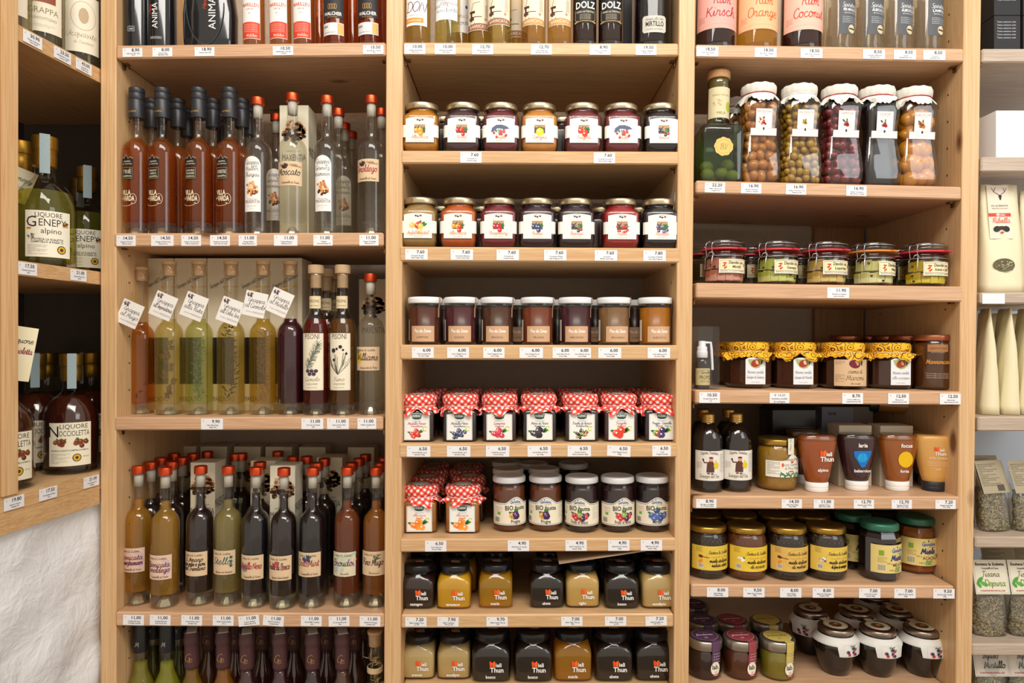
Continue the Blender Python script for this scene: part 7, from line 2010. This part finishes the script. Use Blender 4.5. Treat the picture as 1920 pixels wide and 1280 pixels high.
k = Ink().line([(-.002, .190), (-.014, .197), (-.018, .205)], .0010, '3A3434').line([(-.002, .190), (.008, .197), (.013, .205)], .0010, '3A3434').line([(-.014, .197), (-.010, .206)], .0009, '3A3434').line([(.008, .197), (.006, .206)], .0009, '3A3434').poly([(-.0055, .190), (.0015, .190), (-.001, .181), (-.003, .181)], '2A2424')
k.text('VAL ALTERNATIVE', -.005, .168, .0032, '4A4444', maxw=.034).text('TRENTINO DOLOMITI', -.005, .163, .0022, '6A6464', maxw=.034).text('INFUSO', -.005, .1495, .0036, 'F2E6E0', bold=1, lay=2).script('Ribella', -.004, .136, .0095, 'D8604E', w=.0009)
k.disc(-.014, .124, .007, .0055, '2A2628', 2, 14, .3).disc(.004, .124, .007, .0055, '2A2628', 2, 14, -.3).disc(-.005, .126, .008, .0035, '34302E', 2.2).disc(-.005, .117, .0035, .0018, 'C83A3A', 2)
win = Ink().disc(-.005, .054, .0205, .0125, '5E5A3E', 2, 24)
rr_ = random.Random(2)
for q in range(60): win.line([(x0 := rr_.uniform(-.019, .009), y0 := rr_.uniform(.046, .062)), (x0 + rr_.uniform(-.006, .006), y0 + rr_.uniform(-.003, .003))], .0009, rr_.choice(['8A8458', 'B5AD84', '3A3828', 'C9C2A0', '6A5A3A']), 3 + q * .02)
k.V += win.V and [v for v in win.V]
base_ = len(k.V) - len(win.V); k.F += [tuple(base_ + q for q in f) for f in win.F]; k.C += win.C
pouch('S3', 1872, .045, .074, .212, 'cream pouch with red banded moustache label and oval window', prints=(b, k), flatw=.024)
pouch('S3', 1940, .05, .060, .20, 'plain cream pouch at the right edge behind the moustache pouch')
for q, (px, d, tn, lb) in enumerate(((1848, .06, 1.2, 'cream pouch turned side on, leftmost on its shelf'), (1884, .06, 1.25, 'cream pouch turned side on, middle'), (1920, .06, 1.2, 'cream pouch turned side on, nearest the frame edge'))):
    pouch('S4', px, d, .075, .205, lb, turn=tn, flatw=.019, c='E3D9B4')
for px in (1860, 1905): pouch('S4', px, .16, .075, .2, 'cream pouch in the second row of the far right bay', turn=.3, c='C9BD98', group='pouches behind')


def teabag(sh, px, d, label, title, front, turn=0.0, h=.135, c='DDD7C2', tilt=0.0, group=None):
    """clear cellophane bag of dried herbs under a folded card"""
    loc, rot = spot(sh, px, d)
    t = thing('tea_bag', label, 'bag', group, loc, (tilt, rot[1], turn))
    rr_ = random.Random(int(px) * 3)
    V = []; F = []
    n = 18; m = 10
    for j in range(m + 1):
        v = j / m
        for i in range(n):
            a = 2 * pi * i / n
            k_ = (1 + .10 * rr_.uniform(-1, 1)) * (1 - .25 * v)
            V.append((.029 * k_ * cos(a), .017 * k_ * sin(a), .001 + .074 * v + .002 * rr_.uniform(-1, 1) * (j > 0)))
    for j in range(m):
        for i in range(n): F.append((j * n + i, j * n + (i + 1) % n, (j + 1) * n + (i + 1) % n, (j + 1) * n + i))
    F.append(tuple(reversed(range(n)))); F.append(tuple(m * n + i for i in range(n)))
    o = obj('dried_herbs', mesh_from('dried_herbs', V, F), M_herbs(), t); o['kind'] = 'stuff'
    V2 = []; F2 = []
    for q in range(150):
        a = rr_.uniform(pi, 2 * pi); zz = rr_.uniform(.004, .074); x, y = .0305 * cos(a) * (1 - .25 * zz / .075), .0185 * sin(a) * (1 - .25 * zz / .075)
        b0 = len(V2); s_ = rr_.uniform(.002, .0055); an = rr_.uniform(0, pi)
        V2 += [(x, y, zz), (x + s_ * cos(an), y - .001, zz + s_ * sin(an)), (x + s_ * .6 * cos(an + .7), y, zz + s_ * .6 * sin(an + .7))]; F2.append((b0, b0 + 1, b0 + 2))
    o = obj('dried_herbs', mesh_from('herb_bits', V2, F2), M_plain(rr_.choice(['B5A680', '8A8058', 'C2B48C']), .9, name='bits'), t); o['kind'] = 'stuff'
    obj('cellophane', loft('cello', [(0, .031, .019, 3), (.002, .0325, .020, 3), (.04, .0325, .020, 3), (.08, .030, .013, 3), (.11, .030, .004, 3), (h - .01, .030, .0012, 3)], 26), M_thin('F0F2F0', .08, 2.2), t)
    b = Ink().strip(-.033, .033, h - .062, h, c, 4)
    k = Ink()
    if front:
        k.frame(-.0305, .0305, h - .0595, h - .0025, .0004, '9A9484').text('Enoteca la Scaletta', 0, h - .010, .0050, '2A2424', bold=1, maxw=.056).script('Campitello di Fassa', 0, h - .0165, .0032, '3A3434', w=.0004, maxw=.045)
        a_, b_ = title.split('|'); col = '6A7A3A' if a_ == 'Tisana' else '7A2A3A'
        k.script(a_, .0, h - .030, .0098, '5A6A34' if a_ == 'Tisana' else '4A2A3A', w=.0009, maxw=.05).script(b_, .006, h - .047, .0115, '7A9A3A' if a_ == 'Tisana' else '2A2428', w=.0012, maxw=.040)
        if a_ == 'Tisana': k.disc(-.022, h - .036, .0075, .0035, '4E9A3A', 2, 10, .7).disc(-.015, h - .043, .0075, .0035, '5EAA44', 2, 10, -.4).disc(-.025, h - .045, .006, .003, '4E9A3A', 2, 10, -.9)
        k.text('IN BUSTINE PRONTE ALL USO', 0, h - .0565, .0024, 'B5303A', bold=1, maxw=.055)
    else:
        k.lines(-.030, h - .008, .054, .0022, 13, '5A5448')
        for q in range(14): k.rect(.004 + q * .0012, .0046 + q * .0012, h - .058, h - .046, '2A2A2A')
    o = obj('header_card', b.mesh(('card', title, front, c), lambda u, v, w: (u, -.0035 - (h - v) * .22, v)), None, t)
    obj('lettering', k.mesh(('cardp', title, front, h), lambda u, v, w: (u, -.0042 - (h - v) * .22 - w * .0001, v)), None, o)
    return t
for px, d, lb, tn in ((1863, .05, 'cellophane tea bag with text printed card, left one', .25), (1927, .05, 'cellophane tea bag with text printed card, right one', .12), (1845, .11, 'tea bag half hidden beside the far right upright', 0)): teabag('S5', px, d, lb, 'x|y', False, tn, h=.133, c='A89C82', tilt=-.12)
for px, d, lb in ((1851, .05, 'cellophane bag with green TISANA DEPURA card, left one'), (1917, .05, 'cellophane bag with green TISANA DEPURA card, right one')): teabag('S6', px, d, lb, 'Tisana|Depura', True, 0, h=.143)
for px in (1865, 1925): teabag('S6', px, .13, 'tea bag in the second row behind the TISANA cards', 'x|y', False, 0, h=.150, c='8F8468', group='tea bags behind')
SH['S7'] = (1820, 2150, 1340, 1340, 1362, 1362)
obj('shelf', boxmesh(('shelf', 'S7'), .86, 1.19, -.0005, .318, -.722, -.70, .0025), WG, unit)
for px, lb in ((1850, 'bag with INFUSO MIRTILLO card at the bottom, left one'), (1914, 'bag with INFUSO MIRTILLO card at the bottom, right one')): teabag('S7', px, .05, lb, 'Infuso|Mirtillo', True, .0, h=.118, c='D0C8BC')
T('S3', 1862, '', 'blank white tag on the grey shelf under the moustache pouch', w=42, h=19)

# ================================================================== LEFT CORNER UNIT
def cspot(px, w, z):
    k_ = (px - 960) / 1280
    u = (-.7745 - .9915 * w - k_ * (1.28 + .13 * w)) / (.13 - .9915 * k_)
    x, y, _ = CP(u, w)
    return (x, y, z), u
FACE = radians(34)   # labels look out towards the customer
def genepy(a0, body=1):
    def f(t, P):
        b = Ink().strip(-.036, .036, .016, .098, 'E8E4D0', 20)
        k = Ink().text('LIQUORE', 0, .0865, .0082, '2A2628', maxw=.044, sx=.85).text('G', -.026, .0690, .0185, '2A2628', sx=.9).text('ENEPY', .006, .0710, .0125, '2A2628', maxw=.044).text('alpino', .004, .0580, .0092, '2A2628', bold=0)
        k.text('ENOTECA LA SCALETTA', -.002, .0455, .0034, '2A2628', bold=1, maxw=.050).text('CAMPITELLO di FASSA Tn', -.002, .0410, .0034, '2A2628', bold=1, maxw=.050)
        k.lines(-.032, .036, .030, .0017, 7, '7A746A').disc(.020, .030, .0075, .0075, '2E2A20', 2, 18).disc(.020, .030, .0062, .0062, 'D8A82E', 2.4, 12).disc(.020, .030, .003, .003, '4A3A1E', 2.8)
        k.berries(-.026, .052, .0016, 8, ['8A8A6A', '6A6A5A'], .006, 3).disc(-.030, .066, .004, .002, 'C8862A', 2).berries(.028, .075, .0024, 6, ['C8862A', '5A3A1E'], .005, 3)
        put_label(t, b, k, cyl(.0502, 0, a0), ('gene', a0))
    return f
def noccio(a0):
    def f(t, P):
        b = Ink().strip(-.0385, .0385, .018, .104, 'E6DFC6', 20)
        k = Ink().text('N', -.029, .076, .0215, '2A2024', sx=.95).text('LIQUORE', .007, .092, .0088, '2A2024', maxw=.050).text('OCCIOLETTA', .008, .0775, .0105, '2A2024', maxw=.054)
        for cx in (-.016, .018): k.berries(cx, .063, .0048, 8, ['7A3E24', '6A3420', '8A4A2A'], .011, 3 + int(cx * 1000), hi='C08A60')
        k.text('ENOTECA LA SCALETTA CAMPITELLO di FASSA Tn', 0, .0475, .0028, '2A2024', bold=1, maxw=.066).lines(-.034, .042, .036, .0017, 8, '7A746A').disc(.012, .034, .0078, .0078, '2E2A20', 2, 18).disc(.012, .034, .0064, .0064, 'D8A82E', 2.4, 12).disc(.012, .034, .003, .003, '4A3A1E', 2.8).text('24 vol', .028, .034, .003, '4A4440')
        put_label(t, b, k, cyl(.0502, 0, a0), ('nocc', a0))
    return f
(gl, u_) = cspot(84, .056, .131)
def gx(t, P): herb_sprig('one', 'A08A4A', 6, .12)(t, P)
bottle('gene', gl, (0, 0, 0), 'large round GENEPY liqueur bottle with gold wax cap', 'C4C25A', cap='goldwax', fill=.138, design=genepy(.72), group='liqueurs in the corner unit', body=.12, extra=gx, scale=.98)
(gl, u_) = cspot(163, .100, .131)
bottle('gene', gl, (0, 0, 0), 'GENEPY liqueur bottle half hidden behind the front one', 'A8A848', cap='goldwax', fill=.138, design=genepy(.45), group='liqueurs in the corner unit', body=.12, scale=.92)
(gl, u_) = cspot(150, .17, .131)
bottle('gene', gl, (0, 0, 0), 'gold capped liqueur bottle in the shadow of the corner unit middle shelf', '3A3A1E', cap='goldwax', group='liqueurs in the corner unit', body=.3, scale=.90)
(gl, u_) = cspot(38, .15, .131)
def swing(t, P):
    o = thingpart('hang_tag', t); o.location = (.03, -.045, .15); o.rotation_euler = (0, .35, .6)
    obj('card', boxmesh('swingtag', -.02, .02, -.0004, .0004, -.03, .03), M_plain('D9D4B8', .5), o)
    k = Ink().script('Genepy', 0, .008, .009, '3A5A34', w=.0009, maxw=.034).text('alpino', 0, -.006, .005, '3A3434').disc(.006, -.018, .006, .006, 'D8A82E').berries(-.008, -.016, .0015, 7, '8A8A6A', .006)
    obj('lettering', k.mesh('swingp', lambda u, v, w: (u, -.0006 - w * .0001, v)), None, o)
bottle('gene', gl, (0, 0, 0), 'swing tagged bottle half hidden behind the corner post', '6A6A30', cap='goldwax', group='liqueurs in the corner unit', body=.3, scale=1.02, extra=swing)
NO = 'brown NOCCIOLETTA liqueur bottle, '
for px, w, a0, lb in ((134, .056, .52, 'front, label in full view'), (66, .148, .60, 'partly hidden, behind the front one'), (4, .056, .9, 'nearest, cut off by the post'), (172, .13, .4, 'in the corner beside the main unit')):
    (gl, u_) = cspot(px, w, -.244)
    bottle('gene', gl, (0, 0, 0), NO + lb, '3A140C', cap='goldwax', opaque=True, design=noccio(a0), group='liqueurs in the corner unit', scale=.92, fill=.155)
for px, w in ((88, .225), (152, .24)):
    (gl, u_) = cspot(px, w, -.244)
    bottle('gene', gl, (0, 0, 0), 'gold capped brown liqueur bottle in the back of the corner unit', '2A100A', cap='goldwax', opaque=True, group='liqueurs in the corner unit', scale=.92)
(gl, u_) = cspot(36, .03, -.244)
t = thing('card', 'cream card hanging beside the corner post, red and black handwriting', 'card', None, (gl[0] + .004, gl[1] - .005, -.02), (0, .16, .75), boxmesh('ccard', -.016, .020, -.0003, .0003, -.045, .045), M_plain('E6DDB8', .5))
k = Ink().script('Liquore', .0, .018, .009, '3A3434', w=.0009, maxw=.032).script('Noccioletta', .0, .000, .010, '8A2A34', w=.001, maxw=.034)
obj('lettering', k.mesh('ccardp', lambda u, v, w: (u, -.0006 - w * .0001, v)), None, t)
def grappa_lab(kind):
    def f(t, P):
        b = Ink().strip(-.034, .034, .028, .14, 'E2DAC4', 16); k = Ink()
        if kind == 'mos': k.rect(-.020, .022, .082, .13, '8A4A3A').frame(-.020, .022, .082, .13, .001, 'C9A24A').text('GRAPPA', .002, .062, .0105, '8A7A5A', maxw=.05).text('MONOVITIGNO', .002, .050, .005, '8A7A5A', maxw=.044).lines(-.02, .04, .04, .002, 2, 'A89A80')
        elif kind == 'acq': k.ring(.004, .10, .022, .028, .0008, 'B08A5A').disc(.004, .10, .009, .016, 'B8A080').script('Acquavite', .002, .058, .0115, '8A6A3A', w=.0006, maxw=.05).script('di Trentino', .004, .045, .006, '9A7A4A', w=.0004)
        else: k.text('GRAPPA', 0, .06, .008, '8A7A5A')
        put_label(t, b, k, cyl(.0402, 0, .62), ('gl', kind))
    return f
for px, w, kd, lb in ((150, .052, 'acq', 'clear spirit bottle with cream Acquavite label in the corner unit'), (78, .056, 'mos', 'clear GRAPPA bottle with red pictured label in the corner unit'), (12, .056, 'g', 'clear bottle nearest the post on the corner unit top shelf')):
    (gl, u_) = cspot(px, w, .512)
    bottle('cylb', gl, (0, 0, 0), lb, 'E4E2C0', cap='', design=grappa_lab(kd), group='spirits in the corner unit', body=.06, scale=.95)
for px, w in ((112, .15), (168, .17)):
    (gl, u_) = cspot(px, w, .512)
    bottle('cylb', gl, (0, 0, 0), 'dark bottle in the rear of the corner unit top shelf', '2A2418', cap='', opaque=True, group='spirits in the corner unit', scale=.95)
ANG = math.atan2(-EU[1], -EU[0])   # direction away from the camera along the front
def ctag(px, z, price, lb, item, w=38, tilt=0.0):
    k_ = (px - 960) / 1280
    u = (-.7745 - k_ * 1.28) / (.13 - .9915 * k_)
    x, y, _ = CP(u, -.0014)
    T(None, 0, price, lb, item, w=w, base=((x, y, z), (0, tilt, radians(90) + math.atan(EU[0] / EU[1]) * -1)))
for px, z, p, lb, it in ((60, .499, '30.90', 'corner unit price tag reading 30.90, under the red pictured bottle', 'Grappa di Moscato|Pojer Sandri'), (116, .499, '23.50', 'corner unit price tag reading 23.50, middle of the top shelf', 'MARZADRO le giare|Amarone 70cl'), (156, .499, '43,00', 'corner unit price tag reading 43,00, under the Acquavite label', 'Acquavite di|Prugne Pojer')): ctag(px, z, p, lb, it)
for px, z, p, lb, it in ((50, .119, '17.50', 'price tag 17.50 under the GENEPY bottle', 'Genepy Liquore 50|20cl'), (146, .119, '21.00', 'price tag 21.00 under the half hidden GENEPY bottle', 'Genepy Monte Bra|20.00')): ctag(px, z, p, lb, it)
for px, z, p, lb, it in ((25, -.258, '19.80', 'price tag 19.80 at the near end of the lowest corner shelf', 'Liquore Noccio|Scaletta 70'), (89, -.258, '17.50', 'price tag 17.50 in the middle of the lowest corner shelf', 'Noccioletta Scaletta|50 cl'), (170, -.258, '21.00', 'price tag 21.00 at the far end of the lowest corner shelf', 'Noccioletta 70 cl|Scaletta')): ctag(px, z, p, lb, it)

# labels describe looks, never a maker's or product's name
for o in COL.objects:
    if 'label' in o:
        l_ = o['label']
        for a_, b_ in (('glossy black bottle with ANIMA written up its side', 'glossy black bottle with white lettering running up its side'), ('beside the ANIMA bottle', 'beside the slim black bottles'), ('small ANIMA bottle', 'white lettered black bottle'),
                       ('with dark WALCHER label', 'with gold swirls on dark label'), ('WALCHER bottle', 'gold swirl bottle'), ('with MARILLEN label', 'with white and red label'), ('MARILLEN bottles', 'white and red labels'),
                       ('PISONI liqueur bottle', 'liqueur bottle'), ('PISONI bottle', 'wood capped bottle'), ('label reading TRIE', 'leftmost, gold framed label'), ('TRIE bottle', 'leftmost amber one'), ('TRIE grappa', 'leftmost amber grappa'),
                       ('DoloMirt and Broudoi bottles', 'blue berry and mottled labels'), ('DoloMirt, black liquid', 'with blue berries, black liquid'), ('DoloMirt', 'blue berry label'), ('Broudoi on a mottled label', 'on mottled pastel paper'), ('Broudoi', 'mottled label'), ('label reading Stella', 'green lettered label'), ('Stella', 'green lettered label'),
                       ('NOCCIOLETTA', 'hazelnut'), ('white DON label', 'big scrawled label'), ('DON bottle', 'scrawled orange banded label'), ('grey carton marked laria behind the others', 'grey carton at back, black lettering at its top'), ('beside the laria carton', 'beside the lettered grey one'), ('TISANA DEPURA', 'leafy green'), ('TISANA cards', 'leafy cards')):
            l_ = l_.replace(a_, b_)
        o['label'] = l_
# things that nothing but their place tells apart get that place in their label
ORD = ['first', 'second', 'third', 'fourth', 'fifth', 'sixth', 'seventh', 'eighth', 'ninth', 'tenth']
dup = {}
for o in COL.objects:
    if 'category' in o: dup.setdefault(o['label'], []).append(o)
for lb, os_ in dup.items():
    if len(os_) > 1:
        os_.sort(key=lambda o: o.location.x / (o.location.y + CD))
        for q, o in enumerate(os_): o['label'] = lb + ', ' + ORD[q] + ' from left'
